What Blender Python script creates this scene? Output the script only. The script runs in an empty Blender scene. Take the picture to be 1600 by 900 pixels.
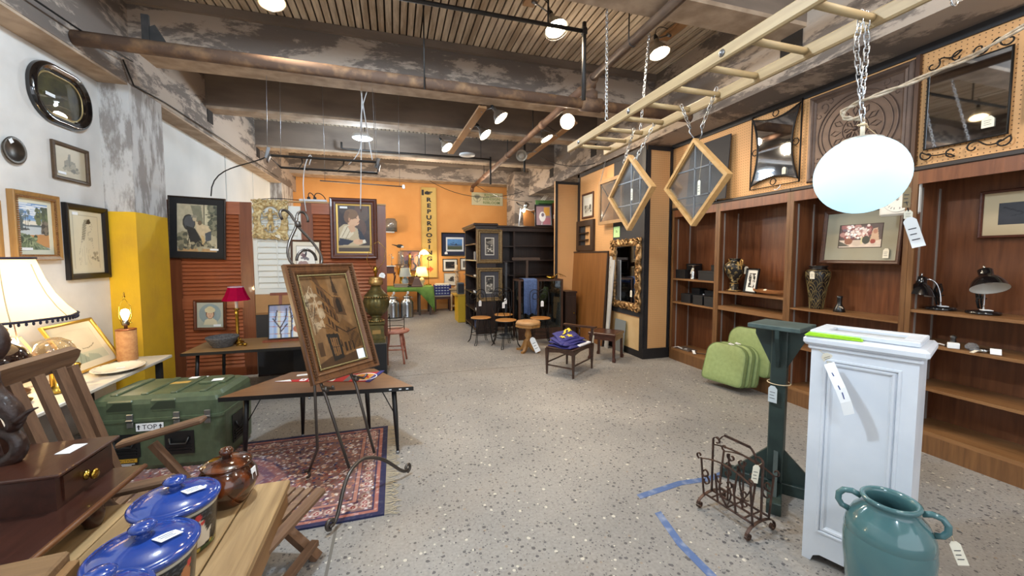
import bpy, bmesh, math, random
import numpy as np
from mathutils import Vector, Matrix, Euler
PI = math.pi
R = math.radians
random.seed(7)
rng = np.random.default_rng(7)
scn = bpy.context.scene
COL = scn.collection

# ------------------------------------------------------------------ camera, world, exposure
cd = bpy.data.cameras.new('camera')
cam = bpy.data.objects.new('camera', cd)
COL.objects.link(cam)
cam.location = (0, 0, 1.5)
cam.rotation_euler = (PI/2 - R(3.553), 0, -R(16.617))
cd.sensor_fit = 'HORIZONTAL'
cd.sensor_width = 36
cd.lens = 36*612/1600
cd.shift_y = -12/1600
cd.clip_start = .05
scn.camera = cam
scn.view_settings.view_transform = 'Standard'
scn.view_settings.look = 'None'
scn.view_settings.gamma = 1
scn.view_settings.use_curve_mapping = False
scn.view_settings.exposure = 0.3
wd = bpy.data.worlds.new('world')
scn.world = wd
wd.use_nodes = True
wd.node_tree.nodes['Background'].inputs[0].default_value = (.88, .93, 1, 1)
wd.node_tree.nodes['Background'].inputs[1].default_value = 1.75

def light(name, kind, loc, power, color, radius=.1, target=None, spot=None, blend=.6, size=None):
    d = bpy.data.lights.new(name, kind)
    d.energy = power
    d.color = color
    if kind == 'AREA':
        d.shape = 'DISK'; d.size = size
    else:
        d.shadow_soft_size = radius
    if kind == 'SPOT':
        d.spot_size = R(spot); d.spot_blend = blend
    o = bpy.data.objects.new(name, d)
    COL.objects.link(o)
    o.location = loc
    if target is not None:
        o.rotation_euler = (Vector(target)-Vector(loc)).to_track_quat('-Z', 'Y').to_euler()
    return o
WARM = (1, .82, .60)
COOL = (.70, .86, 1)
NEUT = (1, .95, .88)
# cool ceiling lamp just above the view, then two unseen fill lights added for brightness
light('ceiling_lamp_light', 'POINT', (-.33, 2.0, 3.42), 235, COOL, radius=.10)
light('ceiling_lamp_light', 'POINT', (.5, -1.2, 3.1), 90, COOL, radius=.2)
light('ceiling_lamp_light', 'POINT', (2.3, .2, 3.2), 70, NEUT, radius=.2)
# lamp behind the screen, then two bodiless fill lights added for the far wall
light('far_lamp_light', 'POINT', (-1.3, 9.6, 2.0), 70, (1, .80, .55), radius=.2)
light('far_lamp_light', 'POINT', (2.2, 9.2, 2.9), 38, (1, .86, .68), radius=.2)
light('far_lamp_light', 'POINT', (.6, 8.9, 3.1), 45, (1, .92, .80), radius=.15)

# ------------------------------------------------------------------ colour helpers
def lin(c):
    if isinstance(c, str):
        c = [int(c[i:i+2], 16)/255 for i in (0, 2, 4)]
    return tuple((x/12.92 if x <= .04045 else ((x+.055)/1.055)**2.4) for x in c[:3])

MATS = {}
def mat(name, c1, rough=.5, metal=0., c2=None, scale=6., detail=4., stretch=(1, 1, 1), lo=.35, hi=.65,
        bump=0., bscale=None, coat=0., emit=0., alpha=None, trans=0., spec=.5, ecol=None, world=False, dist=0., nr=.5):
    if name in MATS:
        return MATS[name]
    m = bpy.data.materials.new(name)
    m.use_nodes = True
    nt = m.node_tree
    N, L = nt.nodes, nt.links
    b = N['Principled BSDF']
    b.inputs['Base Color'].default_value = (*lin(c1), 1)
    b.inputs['Roughness'].default_value = rough
    b.inputs['Metallic'].default_value = metal
    b.inputs['Specular IOR Level'].default_value = spec
    b.inputs['Coat Weight'].default_value = coat
    b.inputs['Transmission Weight'].default_value = trans
    if emit:
        b.inputs['Emission Color'].default_value = (*lin(ecol or c1), 1)
        b.inputs['Emission Strength'].default_value = emit
    if c2 is not None or bump:
        if world:
            src = N.new('ShaderNodeNewGeometry').outputs['Position']
        else:
            src = N.new('ShaderNodeTexCoord').outputs['Object']
        mp = N.new('ShaderNodeMapping')
        mp.inputs['Scale'].default_value = stretch
        L.new(src, mp.inputs[0])
        nz = N.new('ShaderNodeTexNoise')
        nz.inputs['Scale'].default_value = scale
        nz.inputs['Detail'].default_value = detail
        nz.inputs['Distortion'].default_value = dist
        nz.inputs['Roughness'].default_value = nr
        L.new(mp.outputs[0], nz.inputs['Vector'])
        if c2 is not None:
            rp = N.new('ShaderNodeValToRGB')
            rp.color_ramp.elements[0].position = lo
            rp.color_ramp.elements[1].position = hi
            rp.color_ramp.elements[0].color = (*lin(c1), 1)
            rp.color_ramp.elements[1].color = (*lin(c2), 1)
            L.new(nz.outputs['Fac'], rp.inputs[0])
            L.new(rp.outputs[0], b.inputs['Base Color'])
        if bump:
            n2 = nz
            if bscale:
                n2 = N.new('ShaderNodeTexNoise')
                n2.inputs['Scale'].default_value = bscale
                n2.inputs['Detail'].default_value = 6
                L.new(mp.outputs[0], n2.inputs['Vector'])
            bp = N.new('ShaderNodeBump')
            bp.inputs['Strength'].default_value = bump
            bp.inputs['Distance'].default_value = .02
            L.new(n2.outputs['Fac'], bp.inputs['Height'])
            L.new(bp.outputs[0], b.inputs['Normal'])
    MATS[name] = m
    return m

def wood(name, c1, c2, axis=2, rough=.45, scale=5., coat=0., bump=.05):
    st = [9., 9., 9.]
    st[axis] = .7
    return mat(name, c1, rough, c2=c2, scale=scale, detail=5, stretch=st, lo=.3, hi=.7, bump=bump, coat=coat, dist=.6)

def glass(name, tint='ffffff', gloss=.12, rough=.02, dirt=0.):
    if name in MATS:
        return MATS[name]
    m = bpy.data.materials.new(name)
    m.use_nodes = True
    N, L = m.node_tree.nodes, m.node_tree.links
    N.remove(N['Principled BSDF'])
    t = N.new('ShaderNodeBsdfTransparent'); t.inputs[0].default_value = (*lin(tint), 1)
    g = N.new('ShaderNodeBsdfGlossy'); g.inputs['Roughness'].default_value = rough
    mx = N.new('ShaderNodeMixShader')
    lw = N.new('ShaderNodeLayerWeight'); lw.inputs[0].default_value = .25
    ma = N.new('ShaderNodeMath'); ma.operation = 'ADD'; ma.inputs[1].default_value = gloss*.5
    ml = N.new('ShaderNodeMath'); ml.operation = 'MULTIPLY'; ml.inputs[1].default_value = .5
    L.new(lw.outputs['Fresnel'], ml.inputs[0]); L.new(ml.outputs[0], ma.inputs[0])
    L.new(ma.outputs[0], mx.inputs[0]); L.new(t.outputs[0], mx.inputs[1]); L.new(g.outputs[0], mx.inputs[2])
    last = mx
    if dirt:
        d = N.new('ShaderNodeBsdfDiffuse'); d.inputs[0].default_value = (.5, .52, .55, 1)
        m2 = N.new('ShaderNodeMixShader'); m2.inputs[0].default_value = dirt
        L.new(mx.outputs[0], m2.inputs[1]); L.new(d.outputs[0], m2.inputs[2]); last = m2
    L.new(last.outputs[0], N['Material Output'].inputs[0])
    MATS[name] = m
    return m

def shade_mat(name, c, tr=.6, emit=0.):
    if name in MATS:
        return MATS[name]
    m = bpy.data.materials.new(name)
    m.use_nodes = True
    N, L = m.node_tree.nodes, m.node_tree.links
    N.remove(N['Principled BSDF'])
    d = N.new('ShaderNodeBsdfDiffuse'); d.inputs[0].default_value = (*lin(c), 1)
    t = N.new('ShaderNodeBsdfTranslucent'); t.inputs[0].default_value = (*lin(c), 1)
    mx = N.new('ShaderNodeMixShader'); mx.inputs[0].default_value = tr
    L.new(d.outputs[0], mx.inputs[1]); L.new(t.outputs[0], mx.inputs[2])
    L.new(mx.outputs[0], N['Material Output'].inputs[0])
    MATS[name] = m
    return m

# ------------------------------------------------------------------ mesh builder
class MB:
    def __init__(s):
        s.v = []; s.f = []; s.m = []; s.sm = []
    def add(s, vs, fs, mi=0, sm=False, M=None):
        o = len(s.v)
        if M is not None:
            vs = [M @ Vector(v) for v in vs]
        s.v += [tuple(v) for v in vs]
        for f in fs:
            s.f.append([i+o for i in f]); s.m.append(mi); s.sm.append(sm)
        return s
    def box(s, c, d, rot=None, mi=0, bv=0., M=None):
        hx, hy, hz = d[0]/2, d[1]/2, d[2]/2
        if bv:
            bv = min(bv, hx*.6, hy*.6, hz*.6)
            vs = []; idx = {}
            for sx in (-1, 1):
                for sy in (-1, 1):
                    for sz in (-1, 1):
                        for a in range(3):
                            p = [sx*(hx-bv), sy*(hy-bv), sz*(hz-bv)]
                            p[a] = (sx*hx, sy*hy, sz*hz)[a]
                            idx[(sx, sy, sz, a)] = len(vs); vs.append(p)
            fs = []
            for a in range(3):
                u, w = (a+1) % 3, (a+2) % 3
                for sg in (-1, 1):
                    q = []
                    for (p1, p2) in ((-1, -1), (1, -1), (1, 1), (-1, 1)):
                        k = [0, 0, 0]; k[a] = sg; k[u] = p1; k[w] = p2
                        q.append(idx[(*k, a)])
                    fs.append(q if sg > 0 else q[::-1])
                # bevel edges parallel to axis a
                for p1 in (-1, 1):
                    for p2 in (-1, 1):
                        def g(t, b):
                            k = [0, 0, 0]; k[a] = t; k[u] = p1; k[w] = p2
                            return idx[(*k, b)]
                        q = [g(-1, u), g(1, u), g(1, w), g(-1, w)]
                        fs.append(q if p1*p2 < 0 else q[::-1])
            for sx in (-1, 1):
                for sy in (-1, 1):
                    for sz in (-1, 1):
                        q = [idx[(sx, sy, sz, a)] for a in range(3)]
                        fs.append(q if sx*sy*sz > 0 else q[::-1])
        else:
            vs = [(x, y, z) for x in (-hx, hx) for y in (-hy, hy) for z in (-hz, hz)]
            fs = [(0, 1, 3, 2), (4, 6, 7, 5), (0, 4, 5, 1), (2, 3, 7, 6), (0, 2, 6, 4), (1, 5, 7, 3)]
        T = Matrix.Translation(Vector(c))
        if rot is not None:
            if isinstance(rot, (int, float)):
                T = T @ Matrix.Rotation(rot, 4, 'Z')
            elif isinstance(rot, (tuple, list)):
                T = T @ Euler(rot).to_matrix().to_4x4()
            else:
                T = T @ rot.to_4x4()
        if M is not None:
            T = M @ T
        return s.add(vs, fs, mi, False, T)
    def mm(s, lo, hi, mi=0, bv=0.):
        return s.box([(a+b)/2 for a, b in zip(lo, hi)], [abs(b-a) for a, b in zip(lo, hi)], mi=mi, bv=bv)
    def bar(s, p0, p1, w, h, up=(0, 0, 1), mi=0, bv=0.):
        p0, p1 = Vector(p0), Vector(p1)
        z = (p1-p0); ln = z.length; z.normalize()
        x = Vector(up).cross(z)
        if x.length < 1e-4:
            x = Vector((1, 0, 0)).cross(z)
        x.normalize(); y = z.cross(x)
        return s.box((p0+p1)/2, (w, h, ln), rot=Matrix((x, y, z)).transposed(), mi=mi, bv=bv)
    def loops(s, ls, mi=0, sm=False, closed=True, cap0=False, cap1=False, ring=False):
        n = len(ls[0]); vs = [p for l in ls for p in l]; fs = []
        K = len(ls)
        for k in range(K if ring else K-1):
            k2 = (k+1) % K
            for i in range(n if closed else n-1):
                j = (i+1) % n
                fs.append((k*n+i, k*n+j, k2*n+j, k2*n+i))
        if cap0: fs.append(tuple(range(n))[::-1])
        if cap1: fs.append(tuple(range((K-1)*n, K*n)))
        return s.add(vs, fs, mi, sm)
    def tube(s, pts, r, n=8, mi=0, sm=True, closed=False, caps=True, flat=None):
        pts = [Vector(p) for p in pts]
        K = len(pts)
        rr = r if isinstance(r, (list, tuple)) else [r]*K
        ls = []; prev = None
        for k in range(K):
            if closed: t = pts[(k+1) % K]-pts[k-1]
            elif k == 0: t = pts[1]-pts[0]
            elif k == K-1: t = pts[-1]-pts[-2]
            else: t = pts[k+1]-pts[k-1]
            if t.length < 1e-9: t = Vector((0, 0, 1))
            t.normalize()
            if prev is None:
                a = Vector((0, 0, 1)) if abs(t.z) < .9 else Vector((1, 0, 0))
                u = t.cross(a).normalized()
            else:
                u = (prev - t*prev.dot(t))
                if u.length < 1e-6: u = t.orthogonal()
                u.normalize()
            prev = u; w = t.cross(u)
            fl = flat or (1, 1)
            ls.append([pts[k]+(u*math.cos(2*PI*i/n)*fl[0]+w*math.sin(2*PI*i/n)*fl[1])*rr[k] for i in range(n)])
        return s.loops(ls, mi, sm, True, caps and not closed, caps and not closed, ring=closed)
    def strip(s, pts, w, th, axis, mi=0):
        """flat iron strip: width w along axis, thickness th across the curve"""
        pts = [Vector(p) for p in pts]; ax = Vector(axis).normalized(); ls = []
        for k, p in enumerate(pts):
            t = (pts[min(k+1, len(pts)-1)]-pts[max(k-1, 0)]).normalized()
            nn = ax.cross(t).normalized()
            ls.append([p+ax*w/2+nn*th/2, p+ax*w/2-nn*th/2, p-ax*w/2-nn*th/2, p-ax*w/2+nn*th/2])
        return s.loops(ls, mi, False, True, True, True)
    def lathe(s, prof, n=24, c=(0, 0, 0), mi=0, sm=True, M=None, cap0=True, cap1=True, flute=0, fd=0.):
        ls = []
        for (r, z) in prof:
            l = []
            for i in range(n):
                a = 2*PI*i/n
                q = r*(1-fd*abs(math.sin(a*flute/2))) if flute else r
                p = Vector((c[0]+q*math.cos(a), c[1]+q*math.sin(a), c[2]+z))
                l.append(M @ p if M is not None else p)
            ls.append(l)
        return s.loops(ls, mi, sm, True, cap0, cap1)
    def ball(s, c, r, n=12, mi=0, sc=(1, 1, 1)):
        prof = [(math.sin(PI*k/8)*1., -math.cos(PI*k/8)) for k in range(1, 8)]
        T = Matrix.Translation(Vector(c)) @ Matrix.Diagonal((r*sc[0], r*sc[1], r*sc[2], 1))
        return s.lathe(prof, n, mi=mi, M=T)
    def prism(s, poly, d0, d1, plane='xy', mi=0, M=None):
        def q(p, d):
            return {'xy': (p[0], p[1], d), 'xz': (p[0], d, p[1]), 'yz': (d, p[0], p[1])}[plane]
        a = [Vector(q(p, d0)) for p in poly]; b = [Vector(q(p, d1)) for p in poly]
        if M is not None:
            a = [M @ v for v in a]; b = [M @ v for v in b]
        return s.loops([a, b], mi, False, True, True, True)
    def torus(s, c, r, t, plane='xy', n=18, k=6, mi=0, M=None):
        pts = []
        for i in range(n):
            a = 2*PI*i/n; u, w = r*math.cos(a), r*math.sin(a)
            p = Vector(c)+Vector({'xy': (u, w, 0), 'xz': (u, 0, w), 'yz': (0, u, w)}[plane])
            pts.append(M @ p if M is not None else p)
        return s.tube(pts, t, k, mi, closed=True)
    def build(s, name, mats, parent=None, fix=True, loc=None):
        me = bpy.data.meshes.new(name)
        me.from_pydata(s.v, [], s.f)
        for m in (mats if isinstance(mats, (list, tuple)) else [mats]):
            me.materials.append(m)
        me.polygons.foreach_set('material_index', s.m)
        me.polygons.foreach_set('use_smooth', s.sm)
        if fix:
            bm = bmesh.new(); bm.from_mesh(me)
            bmesh.ops.recalc_face_normals(bm, faces=bm.faces)
            bm.to_mesh(me); bm.free()
        o = bpy.data.objects.new(name, me)
        COL.objects.link(o)
        if parent is not None: o.parent = parent
        if loc is not None: o.location = loc
        return o

def tag(o, label, cat, group=None):
    o['label'] = label; o['category'] = cat
    if group: o['group'] = group
    return o
def thing(name, label, cat, loc=(0, 0, 0), rz=0., group=None, rot=None):
    o = bpy.data.objects.new(name, None)
    o.empty_display_size = .1
    COL.objects.link(o)
    o.location = loc
    o.rotation_euler = rot if rot is not None else (0, 0, rz)
    return tag(o, label, cat, group)
def struct(o):
    o['kind'] = 'structure'
    return o
def dup(root, loc, rz=None, label=None, rot=None, scale=None):
    r = root.copy(); COL.objects.link(r); r.location = loc
    if rz is not None: r.rotation_euler = (0, 0, rz)
    if rot is not None: r.rotation_euler = rot
    if scale is not None: r.scale = scale
    if label: r['label'] = label
    for ch in list(root.children):
        c = ch.copy(); COL.objects.link(c); c.parent = r
        for g in list(ch.children):
            d = g.copy(); COL.objects.link(d); d.parent = c
    return r
def arc(c, r, a0, a1, n=12, plane='xz', ry=None):
    out = []
    for i in range(n+1):
        a = a0+(a1-a0)*i/n
        u, w = r*math.cos(a), (ry or r)*math.sin(a)
        d = {'xy': (u, w, 0), 'xz': (u, 0, w), 'yz': (0, u, w)}[plane]
        out.append(tuple(c[k]+d[k] for k in range(3)))
    return out
def spiral(c, r0, r1, a0, a1, n=20, plane='xz'):
    out = []
    for i in range(n+1):
        t = i/n; a = a0+(a1-a0)*t; r = r0+(r1-r0)*t
        u, w = r*math.cos(a), r*math.sin(a)
        d = {'xy': (u, w, 0), 'xz': (u, 0, w), 'yz': (0, u, w)}[plane]
        out.append(tuple(c[k]+d[k] for k in range(3)))
    return out
def bez(p0, p1, p2, p3, n=10):
    p0, p1, p2, p3 = map(Vector, (p0, p1, p2, p3))
    return [p0*(1-t)**3+p1*3*t*(1-t)**2+p2*3*t*t*(1-t)+p3*t**3 for t in [i/n for i in range(n+1)]]
def sag(a, b, d, n=10):
    a, b = Vector(a), Vector(b)
    return [a.lerp(b, i/n)-Vector((0, 0, d*4*(i/n)*(1-i/n))) for i in range(n+1)]

def text(body, size, loc, rot, m, parent=None, name='lettering', ext=.001, align='CENTER', sx=1., space=1., bold=0.):
    c = bpy.data.curves.new(name, 'FONT')
    c.body = body; c.size = size; c.extrude = ext; c.resolution_u = 2
    c.offset = bold; c.align_x = align; c.align_y = 'CENTER'; c.space_line = space
    t = bpy.data.objects.new(name, c); COL.objects.link(t)
    me = bpy.data.meshes.new_from_object(t.evaluated_get(bpy.context.evaluated_depsgraph_get()))
    bpy.data.objects.remove(t)
    me.materials.clear(); me.materials.append(m)
    o = bpy.data.objects.new(name, me); COL.objects.link(o)
    o.location = loc; o.rotation_euler = rot; o.scale = (sx, 1, 1)
    if parent is not None: o.parent = parent
    return o

# ------------------------------------------------------------------ flat printed artwork
class Canvas:
    def __init__(s, w, h, bg):
        s.w, s.h = w, h
        s.a = np.ones((h, w, 3))*np.array(lin(bg))
        s.X, s.Y = np.meshgrid((np.arange(w)+.5)/w, (np.arange(h)+.5)/h)
    def put(s, k, c, o=1.):
        k = (k*o)[..., None]; s.a = s.a*(1-k)+np.array(lin(c))*k
    def poly(s, p, c, o=1.):
        k = np.zeros((s.h, s.w), bool)
        for i in range(len(p)):
            (x0, y0), (x1, y1) = p[i-1], p[i]
            if y0 == y1: continue
            k ^= ((s.Y < y0) != (s.Y < y1)) & (s.X < (x1-x0)*(s.Y-y0)/(y1-y0)+x0)
        s.put(k.astype(float), c, o); return s
    def ell(s, x, y, rx, ry, c, o=1., soft=0.):
        i0, i1 = max(int((x-rx)*s.w), 0), min(int((x+rx)*s.w)+2, s.w); j0, j1 = max(int((y-ry)*s.h), 0), min(int((y+ry)*s.h)+2, s.h)
        if i0 >= i1 or j0 >= j1: return s
        w = (slice(j0, j1), slice(i0, i1))
        d = np.sqrt(((s.X[w]-x)/rx)**2+((s.Y[w]-y)/ry)**2)
        k = ((d < 1).astype(float) if not soft else np.clip((1-d)/soft, 0, 1))[..., None]*o
        s.a[w] = s.a[w]*(1-k)+np.array(lin(c))*k; return s
    def rect(s, x0, y0, x1, y1, c, o=1.):
        s.put(((s.X >= x0) & (s.X <= x1) & (s.Y >= y0) & (s.Y <= y1)).astype(float), c, o); return s
    def line(s, pts, wd, c, o=1.):
        asp = s.h/s.w; k = np.zeros((s.h, s.w), bool)
        for (x0, y0), (x1, y1) in zip(pts[:-1], pts[1:]):
            dx, dy = x1-x0, (y1-y0)*asp; L = dx*dx+dy*dy+1e-12
            t = np.clip(((s.X-x0)*dx+(s.Y-y0)*asp*dy)/L, 0, 1)
            k |= np.hypot(s.X-x0-t*dx, (s.Y-y0)*asp-t*dy) < wd/2
        s.put(k.astype(float), c, o); return s
    def noise(s, amt, sc=8, seed=0, color=None):
        r = np.random.default_rng(seed); t = np.zeros((s.h, s.w)); f = 1.
        for k in range(4):
            n = int(sc*2**k)+2; g = r.random((n, n))
            x, y = s.X*(n-1.001), s.Y*(n-1.001); i, j = x.astype(int), y.astype(int); u, v = x-i, y-j
            u = u*u*(3-2*u); v = v*v*(3-2*v)
            t += f*((g[j, i]*(1-u)+g[j, i+1]*u)*(1-v)+(g[j+1, i]*(1-u)+g[j+1, i+1]*u)*v); f *= .5
        t = (t/1.875-.5)*2
        if color is None: s.a = np.clip(s.a*(1+amt*t[..., None]), 0, 1)
        else: s.put(np.clip(t*amt, 0, 1), color)
        return s
    def blobs(s, n, cols, box, r, seed=0, o=1.):
        q = random.Random(seed)
        for _ in range(n):
            rr = r*q.uniform(.5, 1.3)
            s.ell(q.uniform(box[0], box[2]), q.uniform(box[1], box[3]), rr, rr*q.uniform(.5, 1.2)*s.w/s.h, q.choice(cols), o)
        return s

ART = None
def artmat(rough=.6):
    k = 'printed_art_%d' % int(rough*100)
    if k in MATS: return MATS[k]
    m = bpy.data.materials.new(k); m.use_nodes = True
    N, L = m.node_tree.nodes, m.node_tree.links
    at = N.new('ShaderNodeVertexColor'); at.layer_name = 'art'
    b = N['Principled BSDF']; b.inputs['Roughness'].default_value = rough
    L.new(at.outputs[0], b.inputs['Base Color'])
    MATS[k] = m
    return m
def artplane(name, cv, w, h, parent, loc, rough=.6, rot=(0, 0, 0), fn=None):
    """a printed sheet in the local XZ plane facing -Y, lower left at (-w/2, 0)"""
    W, H = cv.w, cv.h
    g = np.zeros((H+1, W+1, 3))
    p = np.pad(cv.a, ((0, 1), (0, 1), (0, 0)), mode='edge')
    xs = np.linspace(-w/2, w/2, W+1); zs = np.linspace(0, h, H+1)
    XX, ZZ = np.meshgrid(xs, zs)
    co = np.stack([XX, np.zeros_like(XX), ZZ], -1).reshape(-1, 3)
    if fn is not None: co = np.array([fn(*c) for c in co])
    I = np.arange((H+1)*(W+1)).reshape(H+1, W+1)
    f = np.stack([I[:-1, :-1], I[:-1, 1:], I[1:, 1:], I[1:, :-1]], -1).reshape(-1, 4)
    me = bpy.data.meshes.new(name)
    me.vertices.add(len(co)); me.vertices.foreach_set('co', co.ravel())
    me.loops.add(f.size); me.loops.foreach_set('vertex_index', f.ravel().astype(np.int32))
    me.polygons.add(len(f)); me.polygons.foreach_set('loop_start', np.arange(0, f.size, 4, dtype=np.int32))
    me.update(calc_edges=True); me.validate()
    at = me.color_attributes.new('art', 'FLOAT_COLOR', 'POINT')
    rgba = np.ones(((H+1)*(W+1), 4), np.float32); rgba[:, :3] = p.reshape(-1, 3)
    at.data.foreach_set('color', rgba.ravel())
    me.materials.append(artmat(rough))
    o = bpy.data.objects.new(name, me); COL.objects.link(o)
    o.location = loc; o.rotation_euler = rot
    if parent is not None: o.parent = parent
    return o
# ------------------------------------------------------------------ structure materials
concrete = mat('peeled_concrete', 'ac9d8f', .9, c2='6f655e', scale=1.9, detail=15, stretch=(.55, .55, 1.6), lo=.475, hi=.525, bump=.3, bscale=9, world=True, dist=.25, nr=.72)
concrete_dark = mat('dark_beam_concrete', '84766a', .9, c2='6c6057', scale=3, detail=6, stretch=(.4, 1, 1.5), bump=.15, world=True)
concrete_lip = mat('lit_soffit_concrete', 'b8a48f', .9, c2='97836f', scale=6, detail=8, bump=.2, world=True)  # paler tone paints in the light on the beam undersides
deckmat = mat('stained_deck', 'dccbb4', .85, c2='a8947d', scale=2.6, detail=9, stretch=(4, .4, 1), lo=.4, hi=.6, nr=.65, bump=.1, world=True)
plaster = mat('white_plaster', 'd9d6d2', .85, c2='cbc7c2', scale=3, detail=6, bump=.06, bscale=30, world=True)
panelwhite = mat('white_wall_panel', 'd2d4d2', .7, c2='c2c6c6', scale=1.2, detail=3, world=True)
orange = mat('orange_wall_paint', 'e0a05c', .8, c2='d89652', scale=2, detail=4, world=True)
blacktrim = mat('black_trim_paint', '17161a', .55, c2='201e20', scale=8)
charcoal = mat('charcoal_board', '2b2a2d', .7)
beigeboard = mat('beige_board', 'c9aa7c', .7, c2='bf9d6e', scale=4)

def pegboard(name, axis):
    m = bpy.data.materials.new(name); m.use_nodes = True
    N, L = m.node_tree.nodes, m.node_tree.links
    b = N['Principled BSDF']; b.inputs['Roughness'].default_value = .6
    g = N.new('ShaderNodeNewGeometry')
    sc = N.new('ShaderNodeVectorMath'); sc.operation = 'SCALE'; sc.inputs[3].default_value = 1/.03
    fr = N.new('ShaderNodeVectorMath'); fr.operation = 'FRACTION'
    sb = N.new('ShaderNodeVectorMath'); sb.operation = 'SUBTRACT'; sb.inputs[1].default_value = (.5, .5, .5)
    mu = N.new('ShaderNodeVectorMath'); mu.operation = 'MULTIPLY'; mu.inputs[1].default_value = (0, 1, 1) if axis == 'x' else (1, 0, 1)
    ln = N.new('ShaderNodeVectorMath'); ln.operation = 'LENGTH'
    lt = N.new('ShaderNodeMath'); lt.operation = 'LESS_THAN'; lt.inputs[1].default_value = .13
    nz = N.new('ShaderNodeTexNoise'); nz.inputs['Scale'].default_value = 2.5
    rp = N.new('ShaderNodeValToRGB')
    rp.color_ramp.elements[0].color = (*lin('c79560'), 1); rp.color_ramp.elements[1].color = (*lin('d3a26e'), 1)
    mx = N.new('ShaderNodeMixRGB'); mx.inputs[2].default_value = (*lin('5e3f22'), 1)
    L.new(g.outputs['Position'], sc.inputs[0]); L.new(sc.outputs[0], fr.inputs[0]); L.new(fr.outputs[0], sb.inputs[0])
    L.new(sb.outputs[0], mu.inputs[0]); L.new(mu.outputs[0], ln.inputs[0]); L.new(ln.outputs['Value'], lt.inputs[0])
    L.new(g.outputs['Position'], nz.inputs['Vector']); L.new(nz.outputs['Fac'], rp.inputs[0])
    L.new(rp.outputs[0], mx.inputs[1]); L.new(lt.outputs[0], mx.inputs[0]); L.new(mx.outputs[0], b.inputs['Base Color'])
    return m
peg_x = pegboard('pegboard_side', 'x')
peg_y = pegboard('pegboard_front', 'y')

def column_mat():
    m = bpy.data.materials.new('painted_column'); m.use_nodes = True
    N, L = m.node_tree.nodes, m.node_tree.links
    b = N['Principled BSDF']; b.inputs['Roughness'].default_value = .8
    g = N.new('ShaderNodeNewGeometry')
    mp = N.new('ShaderNodeMapping'); mp.inputs['Scale'].default_value = (5, 5, 1.3)
    nz = N.new('ShaderNodeTexNoise'); nz.inputs['Scale'].default_value = 1.6; nz.inputs['Detail'].default_value = 15; nz.inputs['Roughness'].default_value = .7
    r1 = N.new('ShaderNodeValToRGB')
    r1.color_ramp.elements[0].position = .46; r1.color_ramp.elements[1].position = .56
    r1.color_ramp.elements[0].color = (*lin('bcbab8'), 1); r1.color_ramp.elements[1].color = (*lin('8a8480'), 1)
    n2 = N.new('ShaderNodeTexNoise'); n2.inputs['Scale'].default_value = 3; n2.inputs['Detail'].default_value = 6
    r2 = N.new('ShaderNodeValToRGB')
    r2.color_ramp.elements[0].position = .3; r2.color_ramp.elements[1].position = .75
    r2.color_ramp.elements[0].color = (*lin('e0b21c'), 1); r2.color_ramp.elements[1].color = (*lin('c79a2a'), 1)
    sp = N.new('ShaderNodeSeparateXYZ')
    lt = N.new('ShaderNodeMath'); lt.operation = 'LESS_THAN'; lt.inputs[1].default_value = 1.93
    wz = N.new('ShaderNodeMath'); wz.operation = 'MULTIPLY_ADD'; wz.inputs[1].default_value = .03
    mx = N.new('ShaderNodeMixRGB')
    L.new(g.outputs['Position'], mp.inputs[0]); L.new(mp.outputs[0], nz.inputs['Vector']); L.new(nz.outputs['Fac'], r1.inputs[0])
    L.new(g.outputs['Position'], n2.inputs['Vector']); L.new(n2.outputs['Fac'], r2.inputs[0])
    L.new(g.outputs['Position'], sp.inputs[0])
    L.new(n2.outputs['Fac'], wz.inputs[0]); L.new(sp.outputs['Z'], wz.inputs[2]); L.new(wz.outputs[0], lt.inputs[0])
    L.new(lt.outputs[0], mx.inputs[0]); L.new(r1.outputs[0], mx.inputs[1]); L.new(r2.outputs[0], mx.inputs[2])
    bp = N.new('ShaderNodeBump'); bp.inputs['Strength'].default_value = .3; bp.inputs['Distance'].default_value = .02
    L.new(nz.outputs['Fac'], bp.inputs['Height']); L.new(bp.outputs[0], b.inputs['Normal'])
    L.new(mx.outputs[0], b.inputs['Base Color'])
    return m
columnmat = column_mat()

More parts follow.
